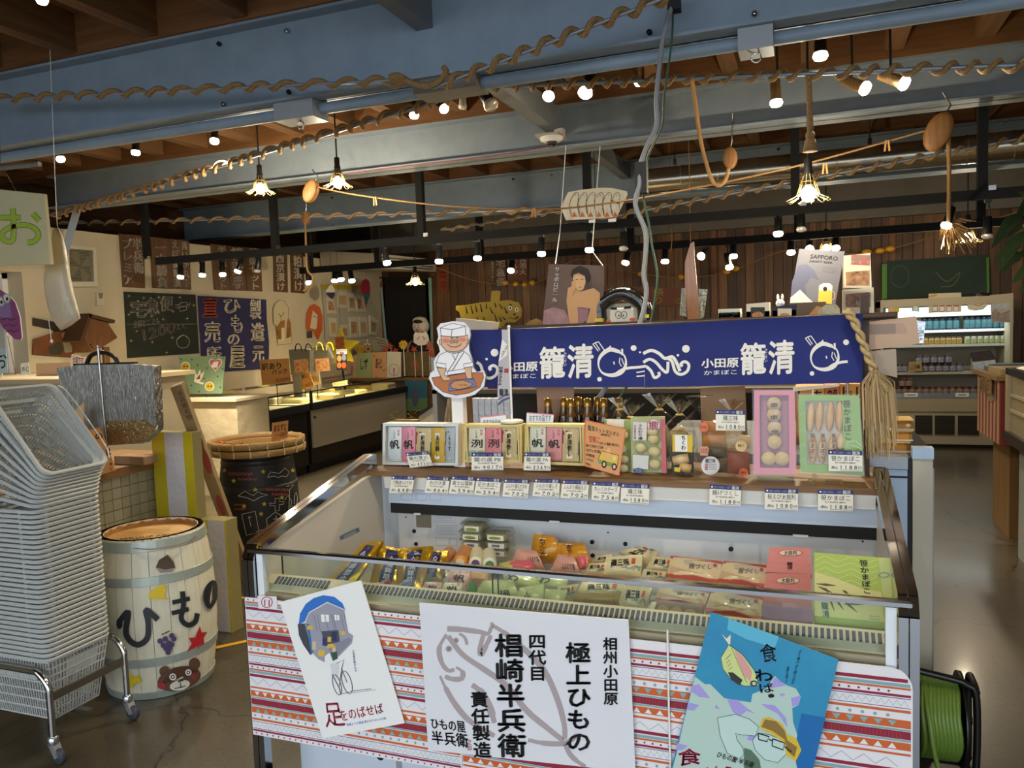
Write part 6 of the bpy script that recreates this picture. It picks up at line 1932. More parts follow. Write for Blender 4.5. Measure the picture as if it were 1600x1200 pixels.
one(M().slab(q,pl,.004,mat('#cf8a4a',.6)).text('の',[(147,677),(158,674),(162,686),(151,688)],pl,.001,INK,bold=.03).text('は',[(165,700),(172,698),(174,712),(167,714)],pl,.001,INK,bold=.03).disc((173,725),1.6,1.6,pl,.001,INK,10).disc((157,671),1.6,1.6,pl,.001,mat('#b8442a'),10).disc((173,733),1.6,1.6,pl,.001,mat('#b8442a'),10),'orange_sign','orange card with black letters between the baskets and the silver bag','sign')
one(M().slab([(112,645),(132,628),(128,740),(118,742)],YP(2.95),.003,mat('#c9a67c',.6)),'paper_flap','torn paper flap sticking up beside the top basket','paper')
pl=YP(3.0)
m1=M().slab([(-60,290),(68,303),(79,413),(-60,416)],pl,.02,mat('#d5cba4',.5),mat('#c3b88e',.5))
m3=M().slab([(-60,286),(70,300),(79,420),(-60,419)],YP(2.992),.001,FILM)
d=M()
GRK,OLK=mat('#a9c33c',.6),mat('#54524a',.6)
f4=cv(0,280,.25)
for k,w_,o in((OLK,9,.001),(GRK,7.4,.0016)):
 d.stroke(f4((0,240),(130,240)),w_,pl,o+.0003,k)
 d.stroke(pc(f4((80,180),(85,300),(80,380),(50,390),(15,370),(20,330),(70,300),(150,285),(220,310),(240,355),(210,390),(170,395)),4),w_,pl,o,k)
 d.stroke(f4((205,215),(245,260)),w_,pl,o+.0002,k)
m4=M().tube([at(10,271,y=3.02),at(26,300,y=3.02)],.0015,STEEL,5).tube([at(-20,265,y=3.02),at(62,256,y=3.02)],.013,mat('#8f8f8c',.4,.5),10).tube([at(0,266,y=3.02),at(-2,160,y=3.3),V((at(-2,160,y=3.3).x,3.3,3.47))],.004,STEEL,5)
thing('box_sign','hanging white box sign in clear film with a large green hiragana letter','sign',[('box',m1),('painted_letter',d),('clear_wrap',m3),('hanger',m4)])
BAGM=mat('#e6dcc2',.35,noise=5,h2='#dccfb0',bump=(12,.8,.02),trans=.2)
pl=YP(3.3)
m1=M()
rows=[((86,92),356),((80,99),372),((76,104),392),((71,107),412),((68,111),435),((70,116),460),((75,122),482),((80,126),497),((88,112),508),((94,98),516)]
N_=16
vs=[]
for(a,b),v in rows:
 for i in range(N_):
  t=2*pi*i/N_
  vs.append(pl.pt((a+b)/2+(b-a)/2*math.cos(t),v,.06*math.sin(t)*min(1,(b-a)/40)+.008*math.sin(5*t+v)))
m1.add(vs,[(i*N_+j,i*N_+(j+1)%N_,(i+1)*N_+(j+1)%N_,(i+1)*N_+j)for i in range(len(rows)-1)for j in range(N_)],BAGM,True)
m1.tube([at(90,357,y=3.3),at(88,330,y=3.35),V((at(88,330,y=3.35).x,3.4,3.47))],.002,WHITE,5)
m1.tube([at(76,500,y=3.3),at(79,520,y=3.3),at(80,532,y=3.3)],.002,WHITE,5).lathe([(.004,0),(.011,.001),(.011,.004),(.004,.005)],at(81,533,y=3.29),WHITE,12,Matrix.Rotation(pi/2,3,'X'))
one(m1,'plastic_carrier_bag','white plastic carrier bag hanging from the ceiling at left','bag')
# left wall, its signs and the counters under it
XW=XL
pw=XP(XL+.012)
SIGNW=wood('#6b4826','#533619','z',2.5,.6)
CHK=mat('#c9c2b4',.8)
fa,fb,fc_=cv(180,340,.1),cv(300,340,.25),cv(0,280,.25)
for q,cols,lb in((fa((65,250),(450,285),(470,1105),(125,1085)),(('プレミア',(105,320,280,1060)),('半兵衛',(275,320,440,880))),'reading premium, leftmost on the left wall'),(fa((545,300),(850,335),(905,1115),(590,1100)),(('一本勝負',(640,380,810,1100)),),'of four characters, second from the left'),(fa((855,330),(1035,350),(1085,1118),(905,1112)),(('えぼ鯛粕漬',(895,345,1010,1095)),),'narrow, third from the left'),(fa((1035,350),(1155,370),(1190,1128),(1085,1120)),(('真いか丸干',(1045,370,1150,1090)),),'narrowest, fourth from the left'),(fb((118,165),(225,175),(235,455),(142,452)),(('半熟塩セット',(160,175,220,450)),),'fifth from the left'),(fb((228,178),(330,185),(340,458),(242,455)),(('焼き漬かます',(245,185,325,450)),),'sixth from the left'),(fb((335,185),(430,195),(440,462),(346,458)),(('龍盛セット',(355,190,425,455)),),'seventh from the left'),(fb((510,215),(595,222),(600,468),(515,462)),(('西京漬け',(525,225,580,460)),),'eighth from the left'),(fb((617,222),(695,230),(705,475),(622,468)),(('粕漬け',(635,235,690,465)),),'rightmost on the left wall')):
 m1=M().slab(q,pw,.012,SIGNW)
 d=M()
 for t,b in cols:
  g=fa if 'premium' in lb or 'second' in lb or 'third' in lb or 'fourth' in lb else fb
  k=40 if g is fa else 8
  e=g((b[0]-k/2,b[1]),(b[2]-k/2,b[1]),(b[2]+k/2,b[3]),(b[0]+k/2,b[3]))
  d.text(t,e,pw,.002,CHK,vert=True,bold=.03)
 thing('wooden_sign','brown wooden sign with white characters, %s'%lb,'sign',[('board',m1),('lettering',d)],'wooden signs along the left wall')
fd=cv(180,440,.1)
q=fd((140,155),(1255,205),(1315,1120),(200,1195))
m1=M().slab(q,pw,.012,mat('#232b22',.8,noise=5,h2='#1c231c'))
d=M()
for t,b in(('宅',(235,290,490,570)),('急',(495,245,690,520)),('便',(700,220,905,465))):
 d.text(t,bx(fd,*b),pw,.002,mat('#a39d92',.9),bold=.03)
d.text('全国どこでも',fd((280,610),(690,560),(690,660),(285,730)),pw,.002,CHK)
d.text('1200',fd((425,720),(930,600),(935,810),(450,945)),pw,.002,mat('#a08c86',.9),bold=.03)
d.text('えん',fd((950,680),(1110,660),(1110,740),(955,760)),pw,.002,CHK)
d.stroke(fd((180,672),(1285,662)),.3,pw,.002,CHK)
d.stroke(fd((1005,370),(1020,330),(1125,320),(1115,440),(1010,470),(1005,395),(1110,385)),.7,pw,.002,CHK)
d.stroke(fd((940,370),(990,360),(985,420),(945,400)),.6,pw,.002,CHK)
d.stroke(fd((1125,370),(1180,330),(1150,390)),.6,pw,.002,CHK)
d.stroke([(fd((1060,940))[0][0]+10*math.cos(t),fd((1060,940))[0][1]+10*math.sin(t))for t in[i*pi/10 for i in range(20)]],.6,pw,.002,CHK,True)
d.stroke(fd((970,900),(1065,830),(1140,880)),.6,pw,.002,CHK)
for a,b in((215,225),(445,255),(680,245),(1010,245),(1230,370),(905,470),(1125,575),(215,515),(570,540),(750,590),(335,775),(895,875),(250,925),(580,945),(805,1110)):
 c=fd((a,b))[0]
 d.poly([(c[0]+(3.2 if i%2==0 else .8)*math.sin(pi*i/4),c[1]-(3.2 if i%2==0 else .8)*math.cos(pi*i/4))for i in range(8)],pw,.002,mat('#a9a070',.9))
thing('chalkboard','dark green chalkboard with chalk prices and stars under the wooden signs','chalkboard',[('board',m1),('chalk_lettering',d)])
fe=cv(300,450,.1)
q=fe((90,122),(600,145),(1160,180),(1170,500),(1205,850),(1200,1260),(160,1330))
m1=M().slab(q,pw,.004,mat('#2b2958',.85,bump=(90,.3,.003)))
d=M()
WT_=mat('#cfc6b2',.8)
for t,b,k in(('直',(170,150,400,465),mat('#a8462c',.8)),('売',(200,525,440,850),WT_),('所',(225,910,455,1200),WT_),('ひ',(500,150,755,405),WT_),('も',(610,405,790,710),WT_),('の',(560,695,740,900),WT_),('屋',(590,890,825,1250),WT_),('製',(910,180,1080,490),WT_),('造',(925,540,1130,830),WT_),('元',(950,885,1125,1160),WT_)):
 d.text(t,bx(fe,*b),pw,.002,k,bold=.05)
thing('indigo_banner','indigo cloth banner with three columns of bold characters on the left wall','banner',[('cloth',m1),('lettering',d)])
for shp,lb,ext in((fe((1265,330),(1310,230),(1380,190),(1450,210),(1505,300),(1510,450),(1540,560),(1560,800),(1555,870),(1350,890),(1330,780),(1325,600),(1275,560)),'paper cut-out drawing of a white hooded figure with brown striped sleeves',0),(fb((712,690),(715,600),(735,555),(765,540),(800,560),(818,620),(815,700),(790,765),(770,740),(760,710),(725,705)),'paper cut-out drawing of a face with long orange hair',1)):
 m1=M().slab(shp,pw,.003,mat('#cdbf9c' if not ext else '#c8602c',.7))
 d=M()
 if not ext:
  d.stroke(shp,.6,pw,.001,mat('#5a5040'),True)
  d.poly(fe((1325,610),(1380,520),(1450,500),(1440,800),(1340,800)),pw,.001,mat('#9c6a2a',.7))
  d.poly(fe((1480,560),(1500,460),(1540,560),(1545,760),(1470,790)),pw,.001,mat('#9c6a2a',.7))
  d.poly(fe((1395,620),(1445,620),(1440,830),(1400,830)),pw,.0016,mat('#d8cfae',.7))
  for i in range(4):
   d.stroke(fe((1330,660+40*i),(1385,700+30*i)),.8,pw,.002,INK)
   d.stroke(fe((1480,660+40*i),(1540,640+30*i)),.8,pw,.002,INK)
  d.stroke(fe((1350,400),(1400,440),(1440,380)),.9,pw,.002,INK)
  d.stroke(fe((1375,430),(1400,480),(1385,510)),.7,pw,.002,INK)
 else:
  d.poly(fb((755,580),(785,610),(780,690),(770,700),(738,690),(745,640)),pw,.001,mat('#ddd0b0',.7))
  d.stroke(fb((755,615),(785,625)),.8,pw,.002,INK)
  d.poly(fb((718,710),(752,708),(752,752),(718,755)),pw,.001,mat('#4a4038',.7))
 thing('paper_cutout',lb,'cut-out drawing',[('paper',m1),('drawing',d)])
pl=XP(XL+.05)
q=fc_((410,408),(600,428),(612,670),(425,672))
c4=[pl.pt(*p)for p in q]
fr=M()
iq=fc_((432,432),(582,445),(590,640),(440,640))
for i in range(4):
 j=(i+1)%4
 fr.slab([q[i],q[j],iq[j],iq[i]],pl,.05,mat('#d2cbb8',.6))
lo=M()
for i in range(22):
 t=(i+.5)/22
 a,b=lerp((*iq[0],0),(*iq[3],0),t),lerp((*iq[1],0),(*iq[2],0),t)
 lo.bar(pl.pt(a.x,a.y,-.01),pl.pt(b.x,b.y,-.01),.008,.008,mat('#8b8470',.6))
bl=M()
cc=pl.pt(*fc_((500,545))[0],-.03)
for k in range(4):
 a=k*pi/2+.4
 bl.prism([cc+V((0,r_*math.cos(a+o_),r_*math.sin(a+o_)))for r_,o_ in((.02,-.4),(.13,-.35),(.145,0),(.13,.45),(.02,.4))],(.006,0,0),mat('#8d8672',.6))
thing('wall_fan','square louvred ventilation fan high on the left wall','ventilator',[('frame',fr),('louvre_grille',lo),('blades',bl),('duct',M().slab(iq,XP(XL+.005),.002,mat('#3d3a30',.8)))])
one(M().slab(fc_((606,705),(650,705),(652,790),(608,790)),XP(XL+.03),.03,mat('#c9c2ae',.4)).slab(fc_((615,712),(645,710),(640,745),(625,748)),XP(XL+.033),.003,mat('#8a8270',.3,.4)),'switch_box','small pale switch box with cord on the wall below the fan','switch')
q=fc_((205,865),(330,890),(488,910),(478,1070),(440,1115),(200,1098),(205,1000),(345,958),(320,940),(205,915))
d=M().poly(fc_((205,1000),(345,955),(480,940),(478,1070),(440,1110),(202,1095)),pw,.001,mat('#5c3b22',.5,noise=5,h2='#8a4f2a'))
d.poly(fc_((385,965),(420,945),(455,960),(450,1080),(405,1085)),pw,.0015,mat('#a39a80',.6)).poly(fc_((400,975),(440,975),(440,1015),(400,1010)),pw,.002,mat('#4c5a40',.6)).poly(fc_((300,1050),(370,1010),(400,1060),(380,1100),(310,1095)),pw,.0015,mat('#3c3a2c',.6))
thing('photo_poster','dark brown photo poster with a curling torn corner under the fan','poster',[('sheet',M().slab(q,pw,.003,mat('#33291f',.35,coat=.4))),('printed_picture',d)])
pl=XP(XL+.25)
WB_=wood('#7a4f28','#5c391b','z',4)
bh=M().slab(fc_((525,985),(570,870),(675,900),(735,990),(640,1050),(572,1082)),pl,.2,WB_)
rf=M().slab(fc_((500,1010),(560,838),(575,850),(520,1018)),pl,.22,mat('#4d3018',.7),o=.01).slab(fc_((556,838),(720,880),(716,900),(560,862)),pl,.22,mat('#4d3018',.7),o=.01)
thing('bird_house','tilted brown wooden bird house on a post by the left wall','bird house',[('house',bh),('roof',rf),('post',M().bar(pl.pt(165,542,-.1),V((XL+.12,pl.pt(168,560,-.1).y,1.0)),.05,.05,WB_)),('dots',M().disc(fc_((565,1035))[0],1.5,1.5,pl,.002,INK,8).disc(fc_((575,1050))[0],1.5,1.5,pl,.002,INK,8))])
pl=YP(4.3)
q=fc_((-40,720),(0,690),(30,710),(62,735),(95,770),(125,860),(138,985),(130,1005),(92,1000),(60,970),(20,930),(-40,840))
d=M().poly(fc_((-40,790),(60,760),(75,860),(40,870),(-40,850)),pl,.001,mat('#8f78b4',.5))
for i in range(3):
 d.stroke(fc_((10+12*i,880+38*i),(40+12*i,868+38*i),(70+10*i,882+36*i),(105+6*i,870+36*i)),1,pl,.0015,INK)
for c in((5,765),(40,745)):
 d.disc(fc_(c)[0],6.5,8,pl,.002,mat('#a9c3d0'),18).disc(fc_(c)[0],4.4,5.6,pl,.0026,PAPER,16).disc(fc_((c[0]+4,c[1]+3))[0],2,3,pl,.0032,INK,12)
thing('fish_cutout','purple fish cut-out with big round eyes hanging by the window','cut-out board',[('board',M().slab(q,pl,.006,mat('#8c4a86',.5),mat('#e0d8e0',.5))),('drawing',d),('cord',M().tube([pl.pt(0,690),V((pl.pt(0,690).x,4.3,2.7))],.002,WHITE,5).tube([pl.pt(12,525),pl.pt(25,588)],.002,INK,5))])
one(M().tube([at(-5,395,y=4.3),V((at(-5,395,y=4.3).x,4.3,2.7)),V((at(-5,395,y=4.3).x,4.3,3.36))],.003,STEEL,6),'hanging_wire','thin wire holding the purple fish cut-out','wire')
WHT=mat('#c9bfa6',.6)
one(M().box(-6.28,-4.25,3.75,4.5,0,1.33,mat('#b3a88c',.7)).box(-6.29,-4.2,3.7,4.55,1.33,1.36,mat('#c2ae88',.6)),'side_cabinet','pale cabinet along the window behind the stacked baskets','cabinet')
one(M().rbox(at(-30,625,y=3.8).x,at(93,625,y=3.8).x,3.8,4.1,1.361,at(40,607,y=3.8).z,WHT,.006),'white_carton','flat white carton on the cabinet above the baskets','carton')
zt=at(40,607,y=3.8).z
pm=M()
for i in range(26):
 c=V((at(24,600,y=3.95).x+rnd.uniform(-.09,.1),3.95+rnd.uniform(-.03,.04),zt))
 e=c+V((rnd.uniform(-.05,.06),rnd.uniform(-.04,.03),rnd.uniform(.015,.07)))
 s_=V((rnd.uniform(-.01,.01),0,.012))
 pm.add([c,lerp(c,e,.5)+s_,e,lerp(c,e,.5)-s_+V((.01,0,0))],[(0,1,2,3)],mat(rnd.choice(('#7f962c','#a3b440','#5c7a26')),.5))
pm.box(at(8,600,y=3.95).x,at(46,600,y=3.95).x,3.92,3.99,zt,zt+.012,mat('#4d4228',.7))
one(pm,'small_plant','low leafy green plant on the white carton by the window','plant')
for q,y,k,t,nm,lb in(([(-8,545),(9,544),(12,582),(-8,585)],3.88,'#a9c3cc','お','note_card','pale blue note card at the left edge of the frame'),([(32,568),(44,566),(47,585),(33,585)],4.0,'#d4d0c4','めじ','note_card','little white note card above the green plant'),([(56,568),(110,566),(110,606),(57,604)],4.05,'#b89474','','plain_card','plain brown card panel left of the silver bag'),([(112,553),(135,560),(132,575),(110,568)],4.05,'#d9bdb4','お得です','note_card','small pink note card behind the silver bag handle')):
 pl=YP(y)
 m1=M().slab(q,pl,.003,mat(k,.7))
 c=pl.pt((q[2][0]+q[3][0])/2,(q[2][1]+q[3][1])/2)
 m1.bar(c+V((0,.004,.01)),V((c.x,c.y+.004,1.36 if y!=3.88 else 1.36)),.006,.004,WHITE)
 if t:
  m1.text(t,(q[0][0]+2,q[0][1]+4,q[2][0]-2,q[2][1]-4),pl,.001,INK)
 one(m1,nm,lb,'card')
DR=mat('#b9ac8e',.85,noise=4,h2='#ada083',bump=(5,.5,.03))
one(M().box(-6.2,-5.24,6.2,6.68,0,.955,DR).box(-6.25,-5.22,6.17,6.7,.955,.985,mat('#c9bd9e',.7)),'draped_table','table under a plain beige cloth between the counter and the freezers','table')
one(M().box(-6.25,-5.6,4.75,5.9,0,.80,mat('#8f8568',.8)).box(-6.27,-5.57,4.72,5.92,.80,.85,mat('#d8cca8',.6)).box(-6.2,-5.7,5.2,5.8,.85,.88,mat('#cdbf98',.6)),'low_packing_table','pale packing table with folded white cloth below the chalkboard','table')
for i,(y0,y1,fk,gl)in enumerate(((6.72,7.44,'#15120e',0),(7.5,9.78,'#9c9482',1))):
 P=[('body',M().box(-6.22,-5.32,y0,y1,.1,.76,mat('#1a1713',.5))),('front_panel',M().box(-5.32,-5.3,y0+.02,y1-.02,.28,.715,mat(fk,.45))),('top_trim',M().box(-5.33,-5.27,y0,y1,.72,.80,BLACK)),('inner_basin',M().box(-6.2,-5.34,y0+.03,y1-.03,.76,.775,mat('#cfc49c',.5))),('kick',M().box(-6.2,-5.36,y0,y1,0,.1,BLACK)),('front_glass',M().box(-5.3,-5.294,y0,y1,.80,.93,GLASS)),('glass_rail',M().bar((-5.297,y0,.935),(-5.297,y1,.935),.014,.014,BLACK)),('end_post',M().box(-5.31,-5.285,y0,y0+.03,.8,.93,BLACK)),('back_rail',M().bar((-6.2,y0,.97),(-6.2,y1,.97),.02,.03,STEEL))]
 if gl:
  P.append(('badge',M().disc((492,652),2.4,2.4,XP(-5.3),.002,mat('#3a3328'),14)))
 thing('island_freezer',('black low open freezer nearer the camera by the left wall','long open freezer with beige front panel at the left wall')[i],'freezer',P,'open freezers along the left wall')
n_=0
for y_,x_,c in((7.8,-5.7,'#d9cb8c'),(8.2,-5.5,'#e2d596'),(8.6,-5.9,'#cdb86a'),(8.9,-5.6,'#dccb84'),(9.3,-5.75,'#b99a4c'),(9.5,-5.5,'#d6c68a'),(8.3,-5.95,'#d6c890'),(7.7,-6.0,'#d0c4a0')):
 one(M().rbox(x_-.14,x_+.14,y_-.12,y_+.12,.776,.83+.02*(n_%3),mat(c,.5,noise=8,h2=c),.015),'frozen_pack','pale pack lying in the long freezer, %s of eight'%ORD[n_],'food pack','frozen packs in the long freezer')
 n_+=1
def board(q,pl,k,texts,name,lb,foot,extra=None,kk=None):
 m1=M().slab(q,pl,.005,mat(k,.65))
 d=M()
 for t in texts:
  d.text(t[0],t[1],pl,.001,mat(t[2],.7),bold=t[3]if len(t)>3 else .015)
 if extra:
  extra(d)
 c=pl.pt((q[2][0]+q[3][0])/2,(q[2][1]+q[3][1])/2)
 P=[('board',m1)]+([('lettering',d)]if d.v else[])
 if foot is not None and c.z>foot:
  P.append(('stand',M().bar(c+V((0,.006,.02)),V((c.x,c.y+.006,foot)),.008,.006,BLACK)))
 return thing(name,lb,'sign',P)
fg=cv(180,530,.1417)
def green_art(d):
 for c in((775,300),(1040,520)):
  e=fg(c)[0]
  d.disc(e,7.5,7.5,pl,.0012,PAPER,16).disc(e,6.2,6.2,pl,.0018,mat('#c9ad2c'),16).disc((e[0]-2,e[1]),1.2,1.2,pl,.0024,INK,8).disc((e[0]+2.5,e[1]),1.2,1.2,pl,.0024,INK,8)
 for k_,s_,o_ in((PAPER,1.12,.0012),(mat('#b5666c'),1,.0018)):
  e=fg((1105,275))[0]
  d.poly([(e[0]+s_*.72*16*math.sin(t)**3*.8,e[1]-s_*.72*(13*math.cos(t)-5*math.cos(2*t)-2*math.cos(3*t)-math.cos(4*t))*.9)for t in[i*pi/12 for i in range(24)]],pl,o_,k_)
 d.poly(fg((1055,300),(1085,250),(1140,245),(1125,310),(1075,315)),pl,.0024,PAPER)
 d.poly(fg((870,470),(880,360),(905,400),(935,330),(945,390),(985,350),(960,420),(930,470),(985,480),(960,500)),pl,.0012,PAPER)
 d.poly(fg((890,440),(940,380),(935,440)),pl,.0018,mat('#8a3a3a'))
 for a,b in((725,220),(845,225),(1195,210),(1185,330),(1130,410),(980,435),(830,385),(840,510),(925,580),(1160,530),(910,285),(1010,320)):
  d.disc(fg((a,b))[0],1.3,1.3,pl,.0012,mat('#2f4a34'),8)
pl=YP(6.35)
board(fg((690,185),(1215,190),(1180,600),(820,605)),pl,'#7d9a7c',(),'green_board','sage green handmade board with a pink heart and yellow drops',.985,green_art)
pl=YP(6.3)
board(fg((425,335),(725,330),(720,480),(690,640),(425,660)),pl,'#cfc3b4',(('薄焼め',bx(fg,470,345,650,415),'#6a3a6a'),('LLEM―いせず!!',bx(fg,430,440,690,480),'#2a2420')),'white_board','white handmade board with purple heading beside the silver bag',.985)
pl=YP(6.25)
mm=M()
mm.ball(pl.pt(*fg((540,560))[0]),.035,.03,.07,mat('#a8323a',.6)).ball(pl.pt(*fg((545,520))[0]),.03,.025,.03,mat('#b83a40',.6)).ball(pl.pt(*fg((545,625))[0]),.04,.03,.06,mat('#a02c36',.6)).bar(pl.pt(*fg((490,520))[0]),pl.pt(*fg((600,530))[0]),.012,.012,INK)
c=pl.pt(*fg((545,660))[0])
mm.bar(c,V((c.x,c.y,.985)),.03,.03,mat('#7c5a3a',.6))
one(mm,'red_doll','small red doll in front of the white handmade board','doll')
pl=YP(6.4)
board(fg((170,130),(330,135),(430,240),(440,335),(400,330),(290,260)),pl,'#c9a05c',(('て',bx(fg,230,170,340,260),'#1c1510',.04),),'curled_paper','curled orange paper with a black letter above the silver bag',.985)
board(fg((440,240),(600,235),(612,310),(440,325)),YP(6.5),'#22305c',(),'blue_card','dark blue card behind the white handmade board',.985)
fh=cv(400,500,.15)
pl=YP(at(430,590,x=-5.6).y)
board(fh((35,415),(340,400),(362,650),(65,680)),pl,'#c08846',(('訳あり',fh((55,450),(260,440),(262,510),(60,525)),'#2f4a2c',.03),('パック',fh((165,515),(325,500),(325,560),(165,575)),'#2f4a2c',.03),('500円',fh((205,600),(355,590),(358,645),(210,655)),'#a3402c',.02)),'orange_board','orange handmade board offering packs for 500 above the black freezer',.8)
pl=YP(at(487,590,x=-5.6).y)
board(fh((370,580),(555,540),(605,690),(410,745)),pl,'#c08a44',(('海鮮漬し',fh((385,590),(530,560),(540,600),(395,635)),'#3a3020',.02),('1180円',fh((480,665),(590,640),(595,690),(490,710)),'#a3402c',.02)),'orange_board','smaller tilted orange board right of the pack offer',.8)
board(fh((560,560),(655,535),(670,665),(600,680)),YP(at(492,590,x=-5.6).y),'#cdbb8c',(('IIII',bx(fh,580,575,650,650),'#b07a3c',.03),),'cream_board','cream handmade board with orange stripes behind the tilted orange board',.8)
SILB=mat('#a3a18c',.3,.8,bump=(40,.8,.01))
for q,y,lb in((fh((340,310),(480,300),(560,310),(560,530),(480,560),(365,575)),7.0,'silver insulated bag with black loop handles above the long freezer, left'),(fh((560,300),(720,260),(780,400),(785,460),(640,500),(560,480)),7.1,'silver insulated bag with yellow loop handles above the long freezer, right')):
 y=at(q[0][0]+18,580,x=-5.75).y
 pl=YP(y)
 m1=M().slab(q,pl,.08,SILB)
 hd=M()
 x_,y_=q[0]
 for o_ in(10,26):
  hd.tube(curve_pts([pl.pt(x_+o_,y_+2),pl.pt(x_+o_+2,y_-8),pl.pt(x_+o_+8,y_-8),pl.pt(x_+o_+11,y_+2)],4),.008,BLACK if 'black' in lb else YEL,6)
 d=M().poly([(q[0][0]+8,q[0][1]+16),(q[0][0]+30,q[0][1]+14),(q[0][0]+32,q[0][1]+34),(q[0][0]+10,q[0][1]+36)],pl,.002,mat('#b0602c',.6,noise=30,h2='#d8b07c'))
 c=pl.pt((q[-1][0]+q[-2][0])/2,(q[-1][1]+q[-2][1])/2)
 thing('silver_cool_bag',lb,'bag',[('bag',m1),('handles',hd),('printed_picture',d),('stand',M().box(c.x-.06,c.x+.06,y+.005,y+.07,.775,c.z+.1,mat('#8a8474',.6)))])
pl=YP(8.9)
fi=cv(480,420,.13333)
q=fi((380,690),(420,830),(605,850),(480,960),(525,1090),(400,1060),(300,1130),(305,970),(215,860),(345,830))
P=[('star',M().slab(q,pl,.05,mat('#c9b42a',.35,coat=.4,bump=(20,.5,.01))))]
d=M().poly(fi((325,800),(430,790),(440,930),(335,940)),pl,.003,mat('#b86a3c',.5,noise=20,h2='#8a3a24'))
P.append(('photo',d))
P.append(('stand',M().bar(pl.pt(*fi((400,1060))[0],-.06),V((pl.pt(*fi((400,1060))[0]).x,8.96,.775)),.02,.02,BLACK)))
thing('yellow_star','large yellow wrapped star with a food photo above the long freezer','decoration',P)
pl=YP(8.7)
q=fi((342,945),(465,945),(462,1190),(345,1185))
d=M().poly(fi((342,945),(465,945),(464,1000),(343,1000)),pl,.001,mat('#d8d4cc')).text('本日のおすすめ',bx(fi,350,950,458,970),pl,.002,INK,bold=.02).text('海鮮',bx(fi,380,975,435,998),pl,.002,mat('#b03030'),bold=.02)
for c,k in(((375,1050),'#c9a06a'),((430,1040),'#7f8a9c'),((375,1130),'#b8763c'),((430,1130),'#c95a30')):
 d.disc(fi(c)[0],3.6,5,pl,.002,mat(k,.6),14)
thing('menu_card','dark menu card with four bowls hanging under the yellow star','menu card',[('card',M().slab(q,pl,.004,mat('#2b2520',.5))),('printed_picture',d),('wire',M().tube([pl.pt(536,595),V((pl.pt(536,595).x,8.7,.775))],.003,STEEL,5).tube([pl.pt(528,443),pl.pt(534,545)],.002,BLACK,5).tube([pl.pt(528,443),V((pl.pt(528,443).x,8.7,3.4))],.002,BLACK,5))])
for q,y,t,lb in((fh((795,655),(950,625),(955,690),(800,690)),8.6,'テンプラ','back'),(fh((805,740),(1020,715),(1030,760),(810,800)),8.2,'アンチン','front')):
 pl=YP(y)
 board(q,pl,'#d6c98c',((t,(q[0][0]+2,q[0][1]+1,q[1][0]-2,q[2][1]-3),'#2a2214'),),'white_label_board','cream label board standing in the long freezer, %s of two'%lb,.775)
pl=XP(XL+.12)
P=[('rack_panel',M().slab(fi((165,180),(625,190),(720,260),(830,520),(830,800),(210,850),(200,500)),XP(XL+.02),.004,mat('#b3ad98',.5)))]
thing('display_rack','pale wall rack holding framed packs in the far left corner','rack',P+[('yellow_band',M().slab(fi((170,182),(625,192),(625,240),(175,235)),XP(XL+.026),.004,mat('#b89f24',.5)))])
n_=0
for q in(((230,330),(300,340),(350,520),(240,520)),((360,260),(470,265),(475,460),(365,455)),((480,280),(560,290),(570,500),(490,500)),((575,300),(640,320),(690,500),(590,505)),((265,570),(345,580),(350,800),(275,800)),((400,660),(480,650),(490,810),(400,800)),((500,560),(590,560),(600,800),(510,810)),((610,560),(700,570),(710,790),(625,800)),((735,540),(830,600),(820,780),(740,770))):
 q=fi(*q)
 cx_,cy_=sum(p[0]for p in q)/4,sum(p[1]for p in q)/4
 m1=M().slab(q,XP(XL+.05),.025,mat('#cfc8b4',.4))
 m1.poly([(p[0]*.7+cx_*.3,p[1]*.55+(cy_+2)*.45)for p in q],XP(XL+.05),.002,mat(('#8a4a30','#b08a5c','#6d5236')[n_%3],.5,noise=20,h2='#c9a878'))
 one(m1,'framed_pack','framed food pack on the pale wall rack, %s in reading order'%ORD[n_],'food pack','framed packs on the wall rack')
 n_+=1
for q,k1,k2,lb in((((220,260),(250,210),(285,180),(325,240),(320,320),(292,358),(240,320)),'#d9d2bc','#33304c','cream and navy cone shaped cut-out hung before the wall rack'),(((625,210),(650,140),(690,118),(725,140),(740,240),(720,350),(690,450),(670,330),(635,270)),'#8a2038','#2c5a5a','crimson and teal fish cut-out hung before the wall rack')):
 pl=XP(XL+.3)
 q=fi(*q)
 v_=sorted(p[1]for p in q)
 h_=(v_[0]+v_[-1])/2
 m1=M().slab(q,pl,.01,mat(k1,.6))
 low=[p for p in q if p[1]>h_-8]or q
 d=M().poly([(min(p[0]for p in low),h_+1),(max(p[0]for p in low),h_+1)]+[p for p in q if p[1]>h_+2],pl,.002,mat(k2,.6))
 t_=min(q,key=lambda p:p[1])
 thing('hanging_cutout',lb,'cut-out board',[('board',m1),('lower_colour',d),('cord',M().tube([pl.pt(*t_),V((pl.pt(*t_).x,pl.pt(*t_).y,3.4))],.002,BLACK,5))])
P=[('casing',M().hexa([(-6.28,9.3,2.5),(-5.25,9.0,2.42),(-5.05,10.4,2.42),(-6.28,10.4,2.5),(-6.28,9.3,2.72),(-5.25,9.0,2.6),(-5.05,10.4,2.6),(-6.28,10.4,2.72)],mat('#b5ad98',.5)))]
for i in range(4):
 P.append(('louvre',M().bar((-5.235,9.1+.0,2.45+.035*i),(-5.06,10.3,2.45+.035*i),.02,.012,mat('#4a463c',.6))))
thing('air_conditioner','beige ceiling air conditioner in the far left corner','air conditioner',P)
zc=at(620,590,y=9.9).z
